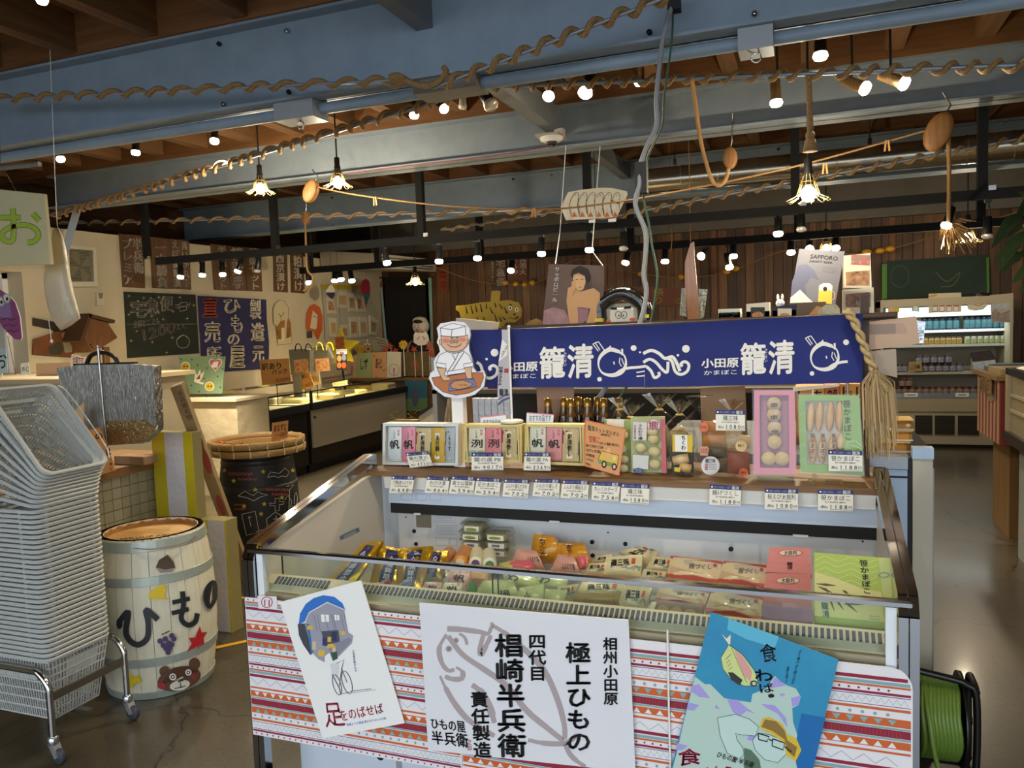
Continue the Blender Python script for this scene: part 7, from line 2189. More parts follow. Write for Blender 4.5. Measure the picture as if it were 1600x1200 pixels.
one(M().box(-6.25,-4.35,9.9,10.3,0,zc-.04,wood('#6d4a28','#543619','x')).box(-6.27,-4.33,9.86,10.34,zc-.04,zc,wood('#8a5f34','#6d4826','x')),'wooden_counter','wooden counter at the far left carrying small handmade signs','counter')
pl=YP(9.85)
board([(632,594),(668,595),(668,643),(633,643)],pl,'#2f5f70',(),'penguin_picture','blue painted picture of a standing grey bird below the back counter',None,lambda d:d.poly([(633,622),(668,622),(668,642),(633,642)],pl,.001,mat('#5d7a4c')).poly([(647,604),(652,606),(654,625),(650,636),(645,634),(643,618)],pl,.002,mat('#4a4c68')))
n_=0
for q,k,t,tk,lb in((fi((465,1060),(575,1000),(578,1290),(462,1290)),'#d0a896','んま','#2a2a2a','pale pink paper sign'),(fi((580,990),(755,980),(752,1290),(578,1290)),'#9fae7c','しず','#2f4a54','pale green paper sign with a yellow face on top'),(fi((755,980),(925,975),(930,1290),(757,1290)),'#cf9d6c','あじ','#2f4a54','orange paper sign with leaf prints'),(fi((935,970),(1100,975),(1100,1280),(932,1285)),'#d4cdb8','','#2a2a2a','white paper sign with a simple face and red nose')):
 pl=YP(9.88)
 def ex(d,q=q,n=n_):
  cx_=(q[0][0]+q[1][0])/2
  if n==3:
   d.poly([(cx_-1,575),(cx_+1,575),(cx_+.3,588),(cx_-.4,588)],pl,.001,mat('#a3282c')).stroke([(cx_+8*math.cos(t),578+9*math.sin(t))for t in[i*pi/8 for i in range(16)]],.5,pl,.001,INK,True)
  else:
   for i in range(6):
    d.disc((q[0][0]+4+(i*7)%18,q[0][1]+6+(i*11)%34),1.2,1.6,pl,.001,mat('#a35c34' if n==2 else '#c9a83c'),8)
 board(q,pl,k,((t,(q[0][0]+6,q[0][1]+8,q[1][0]-6,q[0][1]+26),tk,.03),)if t else(),'paper_sign',lb+' on the back counter',zc,ex)
 n_+=1
pl=YP(9.95)
for nm,P_,k,lb in(('bear_face',[(a,b)for a,b in f6((185,735),(195,715),(210,722),(245,720),(262,712),(275,735),(282,765),(260,795),(215,800),(185,780))],'#d6d0c0','white round bear face cut-out before the woman'),('sun_face',[(f6((120,795))[0][0]+(7.5 if i%2 else 6)*math.cos(i*pi/8),f6((120,795))[0][1]+(7.5 if i%2 else 6)*math.sin(i*pi/8))for i in range(16)],'#c9ad34','yellow sun face cut-out on the back counter'),('drink_cup',fi((565,900),(610,885),(665,900),(670,960),(635,1010),(600,1010),(568,950)),'#bfa032','yellow chick face cut-out on the back counter'),('wooden_house',fi((680,910),(752,910),(752,970),(680,968)),'#b08a4c','small wooden house with white balls on the back counter'),('wooden_slat_fan',fi((760,860),(810,790),(940,830),(960,900),(930,980),(780,970)),'#8a8270','dark striped folded pouch on the back counter')):
 m1=M().slab(P_,pl,.01,mat(k,.6))
 c=pl.pt(sum(p[0]for p in P_)/len(P_),max(p[1]for p in P_)-2)
 m1.bar(c+V((0,.012,0)),V((c.x,c.y+.012,zc)),.012,.008,WHITE)
 e=(sum(p[0]for p in P_)/len(P_),sum(p[1]for p in P_)/len(P_))
 if 'face' in nm or nm=='drink_cup':
  m1.disc((e[0]-3,e[1]-1),.9,.9,pl,.002,INK,8).disc((e[0]+3,e[1]-1),.9,.9,pl,.002,INK,8).disc((e[0]-5,e[1]+2),1.6,1.2,pl,.002,mat('#c9564c'),8).disc((e[0]+5,e[1]+2),1.6,1.2,pl,.002,mat('#c9564c'),8)
 elif nm=='wooden_house':
  m1.disc(e,1.6,1.8,pl,.002,INK,10)
  for a,b in((574,536),(571,538),(577,538),(574,532)):
   m1.ball(pl.pt(a,b),.012,.012,.012,WHITE,8,6)
 else:
  for i in range(4):
   m1.stroke([(586+i*3,530+i*5),(603,534+i*4)],1.2,pl,.002,mat('#3a362e'))
 one(m1,{'drink_cup':'chick_face','wooden_slat_fan':'striped_pouch'}.get(nm,nm),lb,'ornament')
n_=0
for u,v in((610,541),(618,548),(647,546),(670,543),(673,552),(603,546)):
 c=(u,v)
 m1=M().slab([(c[0]+(6.5 if i%2==0 else 2.6)*math.sin(pi*i/5+n_),c[1]-(6.5 if i%2==0 else 2.6)*math.cos(pi*i/5+n_))for i in range(10)],YP(9.93-.004*n_),.004,mat('#a8402c',.6))
 e=YP(9.93).pt(u,v)
 m1.bar(e+V((0,.008,0)),V((e.x,e.y+.008,zc)),.006,.006,WHITE)
 one(m1,'red_paper_leaf','red maple leaf of paper on the back counter, %s placed'%ORD[n_],'ornament','red paper leaves on the back counter')
 n_+=1
one(M().slab([(627,550),(674,549),(673,587),(628,588)],YP(9.97),.004,mat('#6d5a30',.7,noise=20,h2='#51431f')).bar(V((YP(9.97).pt(650,580).x,9.98,zc)),YP(9.97).pt(650,570,-.006),.01,.01,BLACK).poly([(645,565),(650,560),(656,568),(652,580),(646,580)],YP(9.97),.002,mat('#8a4a24')),'bird_picture','dark straw coloured panel with a brown bird behind the leaves','panel')
P=[]
for u0,u1,nm in((595,629,0),(629,640,1),(640,672,2)):
 P.append(('curtain_panel',M().slab([(u0+(3 if nm==0 else 0),434),(u1,434),(u1+2,600),(u0+(8 if nm==0 else 2),600)],YP(10.93-.01*(nm%2)),.006,mat('#16120f',.95))))
P.append(('edge',M().slab([(669,434),(674,434),(678,560),(674,560)],YP(10.9),.004,mat('#8fb3a4',.8)).slab([(594,450),(597,448),(605,540),(602,542)],YP(10.9),.004,mat('#8fb3a4',.8)),'pale green edge'))
P.append(('rod',M().bar(at(590,434,y=10.93),at(676,434,y=10.93),.02,.02,BLACK)))
thing('doorway_curtain','black split curtain with pale green edges in the back doorway','curtain',P)
for nm,(x0,x1)in(('left',(-6.3,-6.22)),('right',(-5.5,-5.42))):
 M().box(x0,x1,10.93,11.02,0,2.36,wood('#8a5c34','#6d4626','z')).build('door_1',kind='structure')
px_,py_=at(656,520,y=10.62).x,10.62
sk=bpy.data.meshes.new('body')
vv=[(0,0,.95),(0,0,1.15),(0,0,1.36),(0,0,1.45),(0,-.01,1.53),(0,-.015,1.62),(-.17,0,1.38),(-.22,-.02,1.12),(-.16,-.2,.98),(.17,0,1.38),(.22,-.02,1.12),(.16,-.2,.98),(-.09,0,.86),(-.1,0,.48),(-.1,.02,.08),(.09,0,.86),(.1,0,.48),(.1,.02,.08),(-.1,-.12,.04),(.1,-.12,.04)]
ee=[(0,1),(1,2),(2,3),(3,4),(4,5),(2,6),(6,7),(7,8),(2,9),(9,10),(10,11),(0,12),(12,13),(13,14),(0,15),(15,16),(16,17),(14,18),(17,19)]
sk.from_pydata(vv,ee,[])
lay=sk.skin_vertices or sk.attributes
rr=[.14,.12,.13,.055,.075,.085,.06,.045,.035,.06,.045,.035,.09,.06,.045,.09,.06,.045,.04,.04]
wm=bpy.data.objects.new('person',None)
COL.objects.link(wm)
wm.location=(px_,py_,0)
tag(wm,'woman in a white kerchief and dark top standing behind the back counter','person')
bo=bpy.data.objects.new('body',sk)
COL.objects.link(bo)
bo.parent=wm
md=bo.modifiers.new('skin','SKIN')
if not sk.skin_vertices:
 bpy.context.view_layer.objects.active=bo
for i,r_ in enumerate(rr):
 sk.skin_vertices[0].data[i].radius=(r_,r_*.8)
sk.skin_vertices[0].data[0].use_root=True
ss=bo.modifiers.new('smooth','SUBSURF')
ss.levels=ss.render_levels=2
sk.materials.append(mat('#c79a7c',.6))
O_=V((px_,py_,0))
top=M().lathe([(.2,.92),(.17,1.1),(.185,1.3),(.15,1.4),(.06,1.46)],O_,mat('#1d1b20',.8),20,Matrix.Diagonal((1.05,.72,1)))
ker=M().ball(O_+V((0,.045,1.64)),.135,.1,.135,mat('#d9d3be',.8),20,12).ball(O_+V((0,.02,1.725)),.115,.1,.06,mat('#d9d3be',.8),18,10)
fcE=M()
for sx in(-.032,.032):
 fcE.ball(O_+V((sx,-.092,1.625)),.011,.006,.005,INK,8,6)
 fcE.bar(O_+V((sx-.014,-.094,1.648)),O_+V((sx+.014,-.094,1.65)),.004,.004,INK)
no=M().ball(O_+V((0,-.1,1.6)),.011,.014,.016,mat('#c09070',.6),8,6)
mo=M().ball(O_+V((0,-.088,1.565)),.02,.007,.006,mat('#a85a50',.6),8,6)
hr=M().ball(O_+V((0,-.012,1.715)),.088,.086,.04,mat('#2a1d16',.7),14,8)
for nm,m_ in(('dark_top',top),('kerchief',ker),('eyes',fcE),('nose',no),('mouth',mo),('hair',hr)):
 m_.build(nm,wm)
# right and back of the shop
FX0,FX1,FYF=.85,2.28,10.2
SC=FYF/10.7
def fz(v,u=1450):
 return at(u,v,y=FYF).z
x0,x1=at(1376,560,y=FYF).x,at(1583,560,y=FYF).x
FRC=mat('#b3a98f',.5)
P=[('base',M().box(x0,x1,FYF+.02,FYF+.72,.04,fz(620),FRC)),('kick',M().box(x0+.03,x1-.03,FYF+.06,FYF+.7,0,.04,BLACK)),('back',M().box(x0,x1,FYF+.66,FYF+.72,fz(620),fz(466),mat('#a39d8b',.6))),('roof',M().box(x0,x1,FYF+.03,FYF+.72,fz(478),fz(466),mat('#b8ab8c',.5))),('lower_panel',M().box(x0+.01,x1-.01,FYF,FYF+.02,fz(643),fz(622),mat('#a89c80',.5)))]
for x_ in(x0,x1-.03):
 P.append(('side',M().box(x_,x_+.03,FYF+.02,FYF+.72,.04,fz(468),FRC)))
P.append(('price_strip',M().box(x0+.02,x1-.02,FYF-.005,FYF+.02,fz(622),fz(615),mat('#8d9496',.3,.6))))
for a,b in((1430,1457),(1461,1492),(1497,1530)):
 g=M().box(at(a,660,y=FYF).x,at(b,660,y=FYF).x,FYF+.012,FYF+.019,fz(679),fz(650),mat('#2a2218',.6))
 for i in range(9):
  g.box(at(a,660,y=FYF).x,at(b,660,y=FYF).x,FYF+.004,FYF+.012,fz(679)+i*.027,fz(679)+i*.027+.008,mat('#3c3224',.6))
 P.append(('vent_grille',g))
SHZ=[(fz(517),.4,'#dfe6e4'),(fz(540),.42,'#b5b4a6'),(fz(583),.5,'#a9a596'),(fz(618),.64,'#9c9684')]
for z,dpt,k in SHZ:
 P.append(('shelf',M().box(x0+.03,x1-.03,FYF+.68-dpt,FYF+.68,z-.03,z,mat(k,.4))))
P.append(('light_panel',M().box(x0+.06,x1-.04,FYF+.04,FYF+.06,fz(495),fz(480),mat('#e8fbff',.5,em=1.1))))
fr=thing('open_refrigerator','pale open refrigerator with lit header and four shelves of jars','refrigerator',P)
ld=bpy.data.lights.new('lamp_light','AREA')
ld.shape,ld.size,ld.size_y,ld.energy,ld.color='RECTANGLE',x1-x0-.1,.08,3.5,(.85,.97,1)
lo_=bpy.data.objects.new('lamp_light',ld)
COL.objects.link(lo_)
lo_.parent=fr
lo_.location=V(((x0+x1)/2,FYF+.2,fz(497)))-fr.location
def jars(us,z,dpt,r,h,glass,lid,lab,label,group,z2=0,name='jar'):
 pr=None
 for i,u in enumerate(us):
  y=FYF+.68-dpt+r+.012
  x_=at(u,560,y=y).x
  if pr is None:
   b=M().lathe([(r*.9,0),(r,.006),(r,h*.8),(r*.8,h*.84)],(x_,y,z),mat(glass,.2,coat=.6),14)
   l_=M().lathe([(r*.88,h*.84),(r*.9,h),(0,h+.001)],(x_,y,z),mat(lid,.35,.3),14)
   q=M()
   P_=[(x_+r*1.02*math.cos(t),y+r*1.02*math.sin(t))for t in[math.radians(a)for a in range(200,341,20)]]
   q.add([(a,c,z+h*.12)for a,c in P_]+[(a,c,z+h*.72)for a,c in P_],[(j,j+1,len(P_)+j+1,len(P_)+j)for j in range(len(P_)-1)],mat(lab[0],.5,noise=70,h2=lab[1]),True)
   pr=thing(name,label%ORD[i],'jar',[('glass',b),('lid',l_),('label',q)],group)
   prx=pr.location.copy()
  else:
   dup(pr,V((x_,prx.y,prx.z)),label%ORD[i])
TOP=SHZ[0][0]
jars((1444,1452,1462,1472,1483,1493,1510,1518,1527,1537,1545,1556,1566,1575),TOP,.4,.037,.15,'#1d2a3a','#101214',('#1f4076','#3c6a3c'),'tall can with blue and green label on the top fridge shelf, %s from the left','tall blue labelled cans on the top fridge shelf',name='drink_can')
jars((1446,1455,1464,1473,1482,1490,1498),SHZ[1][0],.42,.036,.085,'#8a6a24','#3c3018',('#b89a4a','#6d5420'),'amber jar on the second fridge shelf, %s from the left','amber jars on the second fridge shelf')
jars((1511,1521,1531,1541,1549,1558,1567,1576),SHZ[1][0],.42,.036,.085,'#6d7a5a','#8c8a7c',('#a9aa7c','#6d7448'),'pale green jar on the second fridge shelf, %s from the left of its kind','pale green jars on the second fridge shelf')
jars((1405,1413,1434,1445,1456,1467,1478,1489,1500),SHZ[2][0],.5,.039,.1,'#2c1c1a','#3c2218',('#aaa8b0','#3c4468'),'dark lidded jar in the front row of the third fridge shelf, %s from the left','dark lidded jars on the third fridge shelf')
jars((1436,1447,1459,1470,1482),SHZ[2][0]+.1,.5,.039,.1,'#2c1c1a','#3c2218',('#aaa8b0','#3c4468'),'dark lidded jar stacked on top on the third fridge shelf, %s from the left','dark lidded jars on the third fridge shelf')
jars((1394,1404,1414,1425,1436,1447,1458,1468,1478,1489,1500,1511,1522),SHZ[3][0],.66,.042,.1,'#3a1a16','#4a2018',('#a8988c','#4a2a2a'),'reddish brown jar on the bottom fridge shelf, %s from the left','reddish brown jars on the bottom fridge shelf')
jars((1410,1420),SHZ[3][0]+.1,.66,.042,.1,'#3a1a16','#4a2018',('#a8988c','#4a2a2a'),'reddish brown jar stacked above the bottom row, %s of two','reddish brown jars on the bottom fridge shelf')
y=FYF+.16
one(M().slab([(1420,566),(1440,565),(1441,580),(1420,580)],YP(FYF+.15),.03,mat('#9c8550',.6)).text('しょうゆ',(1422,568,1432,578),YP(FYF+.15),.001,INK).disc((1435,573),3,3,YP(FYF+.15),.001,mat('#5a2a22'),10),'label_card','small tan card standing among the dark jars on the third shelf','card')
pl=YP(FYF+.12)
for q,k,lb in((((1516,551),(1548,547),(1556,561),(1520,564)),'#4a3428','upper dark'),(((1520,566),(1555,562),(1558,579),(1522,579)),'#a9b0b4','lower silver')):
 one(M().slab(q,pl,.03,mat(k,.3,.2,noise=20,h2='#2c2018' if k=='#4a3428' else '#d8dce0')).box(pl.pt(*q[3]).x,pl.pt(*q[2]).x,FYF+.15,FYF+.24,SHZ[2][0],pl.pt(*q[2]).z,mat('#8a8478',.5)),'food_pouch','%s food pouch at the right of the third fridge shelf'%lb,'food pouch')
pl=YP(FYF+.036)
for q,k,txt,lb in((((1387,474),(1396,472),(1405,480),(1405,488),(1388,490)),'#c9b53c','','round face sticker with a blue cap'),(((1425,473),(1436,473),(1436,487),(1425,486)),'#5fa8b4','','small teal card'),(((1451,459),(1502,457),(1502,487),(1451,489)),'#cfc3a2','しょうゆ','cream menu strip with four jars'),(((1547,461),(1583,458),(1584,504),(1549,503)),'#b8ab9c','Instagram','pinkish photo sheet')):
 m1=M().slab(q,pl,.003,mat(k,.6))
 if txt=='しょうゆ':
  m1.poly([(1452,462),(1464,459),(1464,463),(1452,465)],pl,.001,mat('#c9a03c'))
  for i in range(4):
   m1.poly([(1457+i*11,477),(1465+i*11,477),(1465+i*11,487),(1457+i*11,487)],pl,.001,mat('#a84a3c' if i else '#5a4a3c')).poly([(1457.6+i*11,479),(1464.4+i*11,479),(1464.4+i*11,486),(1457.6+i*11,486)],pl,.0016,PAPER)
  m1.text('佃煮のご案内',(1466,467,1499,474),pl,.001,mat('#6d5a3c'))
 elif txt:
  m1.text(txt,(1549,460,1571,466),pl,.001,mat('#5a2a30')).poly([(1550,488),(1556,482),(1564,490),(1580,484),(1582,503),(1550,502)],pl,.001,mat('#8a6a58',.6,noise=20,h2='#a8a29c')).poly([(1550,468),(1580,467),(1580,482),(1550,482)],pl,.001,mat('#9fb0b4',.6,noise=20,h2='#c9ccc8'))
 elif 'blue cap' in lb:
  m1.poly([(1388,474),(1398,473),(1399,479),(1389,480)],pl,.001,mat('#2c3c7c'))
  m1.disc((1393,484),4.5,4,pl,.0012,mat('#d8a88c'),12)
 else:
  m1.poly([(1427,480),(1431,475),(1435,482),(1434,486),(1427,486)],pl,.001,PAPER)
 one(m1,'header_card',lb+' on the lit refrigerator header','card')
q=[(1510,473),(1518,466),(1530,459),(1542,467),(1543,476),(1536,483),(1524,485),(1513,483)]
m1=M().slab(q,pl,.006,mat('#d6cfae',.6)).stroke(q,.7,pl,.001,INK,True).disc((1529,471),2,2,pl,.001,INK,10).poly([(1524,459),(1530,458),(1536,461),(1530,466)],pl,.001,mat('#6d4a3a')).stroke([(1522,476),(1529,478),(1536,475)],.9,pl,.001,mat('#a83c34')).poly([(1513,470),(1520,470),(1520,474),(1513,474)],pl,.001,mat('#c9ad3c'))
one(m1,'fish_face_cutout','cream fish face cut-out on the refrigerator header','cut-out board')
for u in(1425,1505):
 one(M().slab([(u-12,614),(u+9,614),(u+9,620),(u-12,620)],YP(FYF-.01),.004,PAPER).stroke([(u-8,617),(u+5,617)],1.2,YP(FYF-.01),.001,INK),'price_label','white price label on the bottom refrigerator edge, %s one'%('left' if u<1450 else 'right'),'price card')
one(M().slab([(1386,408),(1541,398),(1542,457),(1386,468)],YP(10.75),.02,mat('#2c3f33',.8,noise=3,h2='#25352b')).slab([(1378,413),(1386,412),(1386,466),(1378,468)],YP(10.76),.02,mat('#4f8a20',.6)).slab([(1541,402),(1545,402),(1546,457),(1541,458)],YP(10.76),.02,mat('#4f8a20',.6)).stroke([(1392+14*math.cos(t)+14,432+17*math.sin(t))for t in[i*pi/10 for i in range(20)]],1,YP(10.75),.001,mat('#3f5446'),True).stroke(pc([(1462,425),(1480,440),(1500,425),(1490,445),(1470,448)],4),1.4,YP(10.75),.001,mat('#5c5a40')).box(at(1400,470,y=10.75).x,at(1530,470,y=10.75).x,10.77,10.8,fz(466)-.02,at(1460,460,y=10.75).z,BLACK),'green_chalkboard','wiped green chalkboard with lime edges on top of the refrigerator','chalkboard')
SYY,SZ=4.5,None
zt=at(1130,497,y=SYY).z
one(M().box(-1.75,.44,SYY-.02,SYY+.35,zt-.04,zt,wood('#4a3826','#35281a','x')).box(-1.72,-1.68,SYY,SYY+.2,1.42,zt-.04,POSTW).box(.05,.09,SYY,SYY+.2,1.42,zt-.04,POSTW),'display_ledge','dark wooden ledge behind the blue curtain carrying boxes and posters','shelf')
bx_=cv(900,340,.25)
for q,y,k,txt,tk,lb,ins in((((1122,483),(1156,482),(1157,504),(1123,504)),SYY,'#d6d0be','ウインナーセット','#2c7c8a','white foam box with teal and red lettering, left of three',0),(((1166,475),(1202,472),(1203,503),(1166,503)),SYY,'#d3cebc','','#222222','white foam box with a dark bowl picture, middle of three',1),(((1207,480),(1245,475),(1244,502),(1207,502)),SYY+.02,'#20233c','','#222222','dark blue box with a bowl picture and a white rabbit on top',1)):
 pl=YP(y)
 m1=M().slab(q,pl,.14,mat(k,.7))
 d=M()
 if txt:
  d.text(txt,(q[0][0]+3,q[0][1]+3,q[1][0]-3,q[0][1]+10),pl,.001,mat(tk),bold=.03).text('2280円',(q[0][0]+4,q[0][1]+11,q[1][0]-10,q[0][1]+18),pl,.001,mat('#b83a2c'),bold=.03)
 if ins:
  cx_,cy_=(q[0][0]+q[1][0])/2,(q[0][1]+q[3][1])/2
  d.poly([(cx_-11,cy_-9),(cx_+11,cy_-9),(cx_+11,cy_+12),(cx_-11,cy_+12)],pl,.001,mat('#2c2a22' if k!='#20233c' else '#c9c4b0')).disc((cx_,cy_+4),9,6,pl,.002,mat('#c9a878',.6,noise=40,h2='#7c4a34'),16).disc((cx_,cy_+5),7,3.6,pl,.003,mat('#8a5a34',.6,noise=40,h2='#c98a5c'),14)
 c=pl.pt(q[2][0]-6,q[2][1])
 m1.box(pl.pt(*q[3]).x,pl.pt(*q[2]).x,y,y+.13,zt,zt+.03,mat(k,.7))
 thing('foam_box' if k!='#20233c' else 'dark_blue_box',lb,'box',[('box',m1),('printed_picture',d)])
pl=YP(SYY+.06)
c=at(1219,474,y=SYY+.08)
rb=M().ball(c,.024,.02,.022,WHITE,12,8).ball(c+V((-.012,0,.032)),.007,.006,.02,WHITE,8,6).ball(c+V((.012,0,.032)),.007,.006,.02,WHITE,8,6).ball(c+V((0,.004,-.028)),.02,.018,.02,WHITE,10,6)
rb.ball(c+V((-.009,-.019,.004)),.003,.002,.003,INK,6,4).ball(c+V((.009,-.019,.004)),.003,.002,.003,INK,6,4)
one(rb,'rabbit_figure','little white rabbit figure on the dark blue box','figurine')
one(M().slab([(1278,486),(1290,476),(1306,475),(1312,482),(1313,492),(1278,494)],YP(SYY),.1,mat('#b9b49a',.5,noise=20,h2='#8a866c')).slab([(1262,494),(1276,478),(1284,480),(1276,495)],YP(SYY+.01),.08,mat('#a87c4c',.7)).box(at(1265,495,y=SYY).x,at(1312,495,y=SYY).x,SYY+.01,SYY+.1,zt,at(1300,491,y=SYY).z,mat('#6d6450',.6)),'wrapped_pack','pale wrapped pack with a brown flap at the right end of the ledge','food pack')
fj=cv(600,340,.25)
pl=YP(SYY)
q=fj((1030,290),(1375,300),(1372,480),(1345,570),(1315,690),(985,700))
d=M()
d.text('サッポロビール',fj((1068,305),(1100,308),(1082,530),(1048,530)),pl,.001,PAPER,vert=True,bold=.03)
SKN,HRN=mat('#c49a6c',.7),mat('#231a17',.7)
d.poly(fj((1000,580),(1060,560),(1130,580),(1160,650),(1170,700),(990,700)),pl,.001,mat('#a98a8c',.7,noise=20,h2='#8c6a74'))
d.poly(fj((1150,560),(1165,520),(1210,560),(1280,560),(1270,640),(1190,690),(1150,650)),pl,.002,mat('#94707a',.7))
d.poly(fj((1150,440),(1190,420),(1240,460),(1310,440),(1350,470),(1350,560),(1310,690),(1255,690),(1290,570),(1240,560),(1210,560),(1215,690),(1165,690),(1140,520)),pl,.003,SKN)
d.poly(fj((1178,370),(1185,340),(1215,330),(1255,350),(1262,400),(1245,450),(1215,455),(1190,430)),pl,.004,mat('#cfa67a',.7))
d.poly(fj((1165,360),(1180,320),(1225,300),(1275,320),(1295,370),(1285,400),(1262,410),(1255,365),(1215,345),(1185,355),(1180,380)),pl,.005,HRN)
d.poly(fj((1172,400),(1195,390),(1200,430),(1180,480),(1172,470)),pl,.0045,SKN)
d.stroke(fj((1215,436),(1235,434)),1.1,pl,.006,mat('#9c3430')).stroke(fj((1198,388),(1212,386)),1,pl,.006,INK).stroke(fj((1230,386),(1246,384)),1,pl,.006,INK)
hg=M().tube([pl.pt(868,412),at(875,362,y=5.0),V((at(875,362,y=5.0).x,5.2,2.8))],.003,WHITE,5).tube([pl.pt(942,415),at(925,392,y=5.0),V((at(925,392,y=5.0).x,5.3,2.8))],.003,WHITE,5)
thing('vintage_poster','old brown poster of a seated woman with white vertical katakana','poster',[('sheet',M().slab(q,pl,.004,mat('#6a5750',.7,noise=6,h2='#5c4a44'))),('printed_picture',d),('hanger',hg)])
fk=cv(1200,340,.25)
pl=YP(4.9)
q=fk((195,195),(480,210),(420,545),(135,535))
d=M()
d.text('SAPPORO',fk((270,222),(438,238),(434,272),(262,258)),pl,.001,mat('#33343c'),bold=.02).text('DRAFT BEER',fk((262,262),(404,274),(402,290),(260,280)),pl,.001,mat('#33343c'),bold=.015)
d.poly(fk((150,400),(190,300),(240,290),(290,330),(320,390),(270,370),(230,420),(240,480),(290,545),(138,535)),pl,.001,mat('#4c5068',.7))
d.poly(fk((140,500),(200,450),(250,500),(300,545),(138,536)),pl,.002,mat('#b9b6b0',.7))
d.poly(fk((320,425),(345,412),(385,412),(402,425),(398,540),(312,535)),pl,.002,mat('#c9a23c',.6)).poly(fk((320,425),(345,410),(385,410),(402,425),(400,455),(318,455)),pl,.003,mat('#ddd5b8',.6)).stroke(fk((402,460),(418,470),(416,505),(400,515)),1.2,pl,.003,mat('#b89a4c')).disc(fk((357,445))[0],3.4,3.4,pl,.004,INK,12)
for i in range(3):
 d.stroke(fk((345-3*i,306+14*i),(432-4*i,320+14*i)),.6,pl,.001,mat('#4c4c54'))
one_=thing('grey_poster','tilted grey beer poster with dark waves and a yellow mug','poster',[('sheet',M().slab(q,pl,.012,mat('#5c5d66',.7))),('printed_picture',d),('stand',M().box(pl.pt(*q[3]).x,pl.pt(*q[2]).x-.05,4.86,5.1,zt-.1,pl.pt(*q[2]).z+.02,mat('#2a2018',.7)).box(pl.pt(*q[2]).x-.2,pl.pt(*q[2]).x-.15,4.95,5.0,0,zt,POSTW))])
pl=YP(5.2)
zb=at(1340,498,y=5.2).z
one(M().box(at(1320,500,y=5.2).x,at(1362,500,y=5.2).x,5.2,5.5,0,at(1340,494,y=5.2).z,mat('#6d5436',.7)),'post_shelf','brown stand under the white foam boxes','stand')
n_=0
for q,P_ in((fk((472,238),(640,222),(648,440),(474,440)),(((520,230),(640,235),(635,300),(518,295),'#3c7c7c','#c94a34'),((485,340),(635,330),(635,425),(488,425),'#b98a5c','#5a3c2c'))),(fk((470,450),(660,436),(664,612),(472,615)),(((485,478),(640,465),(640,560),(486,560),'#a8764c','#4c3424'),))):
 m1=M().slab(q,pl,.16,mat('#d6d0ba',.7))
 d=M()
 for e in P_:
  d.poly(fk(*e[:4]),pl,.001,mat(e[4],.5,noise=24,h2=e[5]))
 d.text('ソーセージ',bx(fk,520,270,635,290)if n_==0 else bx(fk,492,515,630,545),pl,.002,PAPER,bold=.02)
 thing('foam_box','white foam box with food labels right of the grey poster, %s one'%('upper','lower')[n_],'box',[('box',m1),('printed_labels',d)],'foam boxes right of the grey poster')
 n_+=1
pl=YP(SYY)
c=at(972,497,y=SYY+.1)
hd=M().rbox(at(946,500,y=SYY).x,at(998,500,y=SYY).x,SYY,SYY+.16,zt,at(972,474,y=SYY).z,mat('#cdc9b6',.4,coat=.4),.03)
hr=M().tube(curve_pts([at(938,500,y=SYY+.04),at(938,478,y=SYY+.04),at(952,465,y=SYY+.04),at(972,458,y=SYY+.04),at(994,466,y=SYY+.04),at(1006,480,y=SYY+.04),at(1008,500,y=SYY+.04)],6),.045,mat('#0d0d0e',.2,coat=.5,bump=(30,.5,.01)),12)
d=M()
for u in(966,975):
 d.stroke([(u+4.5*math.cos(t),492+5.5*math.sin(t))for t in[i*pi/8 for i in range(16)]],.9,pl,.002,INK,True)
 d.disc((u+(1 if u<970 else-1),493),1.2,1.6,pl,.003,INK,8)
d.poly([(954,480),(964,480),(964,484),(954,484)],pl,.002,INK).poly([(975,479),(986,478),(986,482),(975,483)],pl,.002,INK).disc((951,502),4,2.6,pl,.002,mat('#c9543c'),12).disc((988,499),4.5,2.6,pl,.002,mat('#c9543c'),12)
thing('pompadour_mask','large white handmade face with a shiny black pompadour on the ledge','decoration',[('face',hd),('hair',hr),('painted_face',d),('hair_ties',M().bar(at(931,500,y=SYY-.01),at(943,500,y=SYY-.01),.05,.02,YEL).bar(at(1003,494,y=SYY-.01),at(1013,494,y=SYY-.01),.05,.02,YEL))])
pl=YP(9.0)
q=fj((450,550),(520,545),(600,530),(665,525),(672,460),(700,455),(728,460),(722,520),(780,515),(840,530),(862,570),(858,620),(820,655),(760,655),(740,690),(690,690),(640,660),(560,655),(520,630),(480,625),(470,590),(448,575))
d=M()
for a,b in(((510,555),(520,600)),((540,548),(555,600)),((570,545),(580,590)),((600,540),(612,590)),((640,535),(640,570)),((660,560),(680,600)),((690,530),(700,560)),((720,540),(740,570)),((750,560),(770,600)),((690,600),(705,650)),((720,620),(735,650)),((620,620),(630,650)),((780,540),(800,550)),((815,640),(840,620)),((740,620),(760,640)),((580,620),(590,650))):
 d.stroke(fj(a,b),[1,2.2],pl,.002,INK)
for c in((790,565),(830,575)):
 d.disc(fj(c)[0],3,3.4,pl,.002,PAPER,12).disc(fj(c)[0],1.4,1.8,pl,.003,INK,10)
d.poly(fj((805,600),(825,600),(815,615)),pl,.003,INK).stroke(fj((780,625),(810,632),(840,615)),1,pl,.003,INK)
thing('tiger_cutout','yellow black striped tiger cut-out hanging before the boarded wall','cut-out board',[('board',M().slab(q,pl,.02,mat('#a98f24',.4,coat=.4))),('painted_stripes',d),('cord',M().tube([pl.pt(*fj((700,456))[0]),V((pl.pt(*fj((700,456))[0]).x,9.0,3.4))],.002,BLACK,5))])
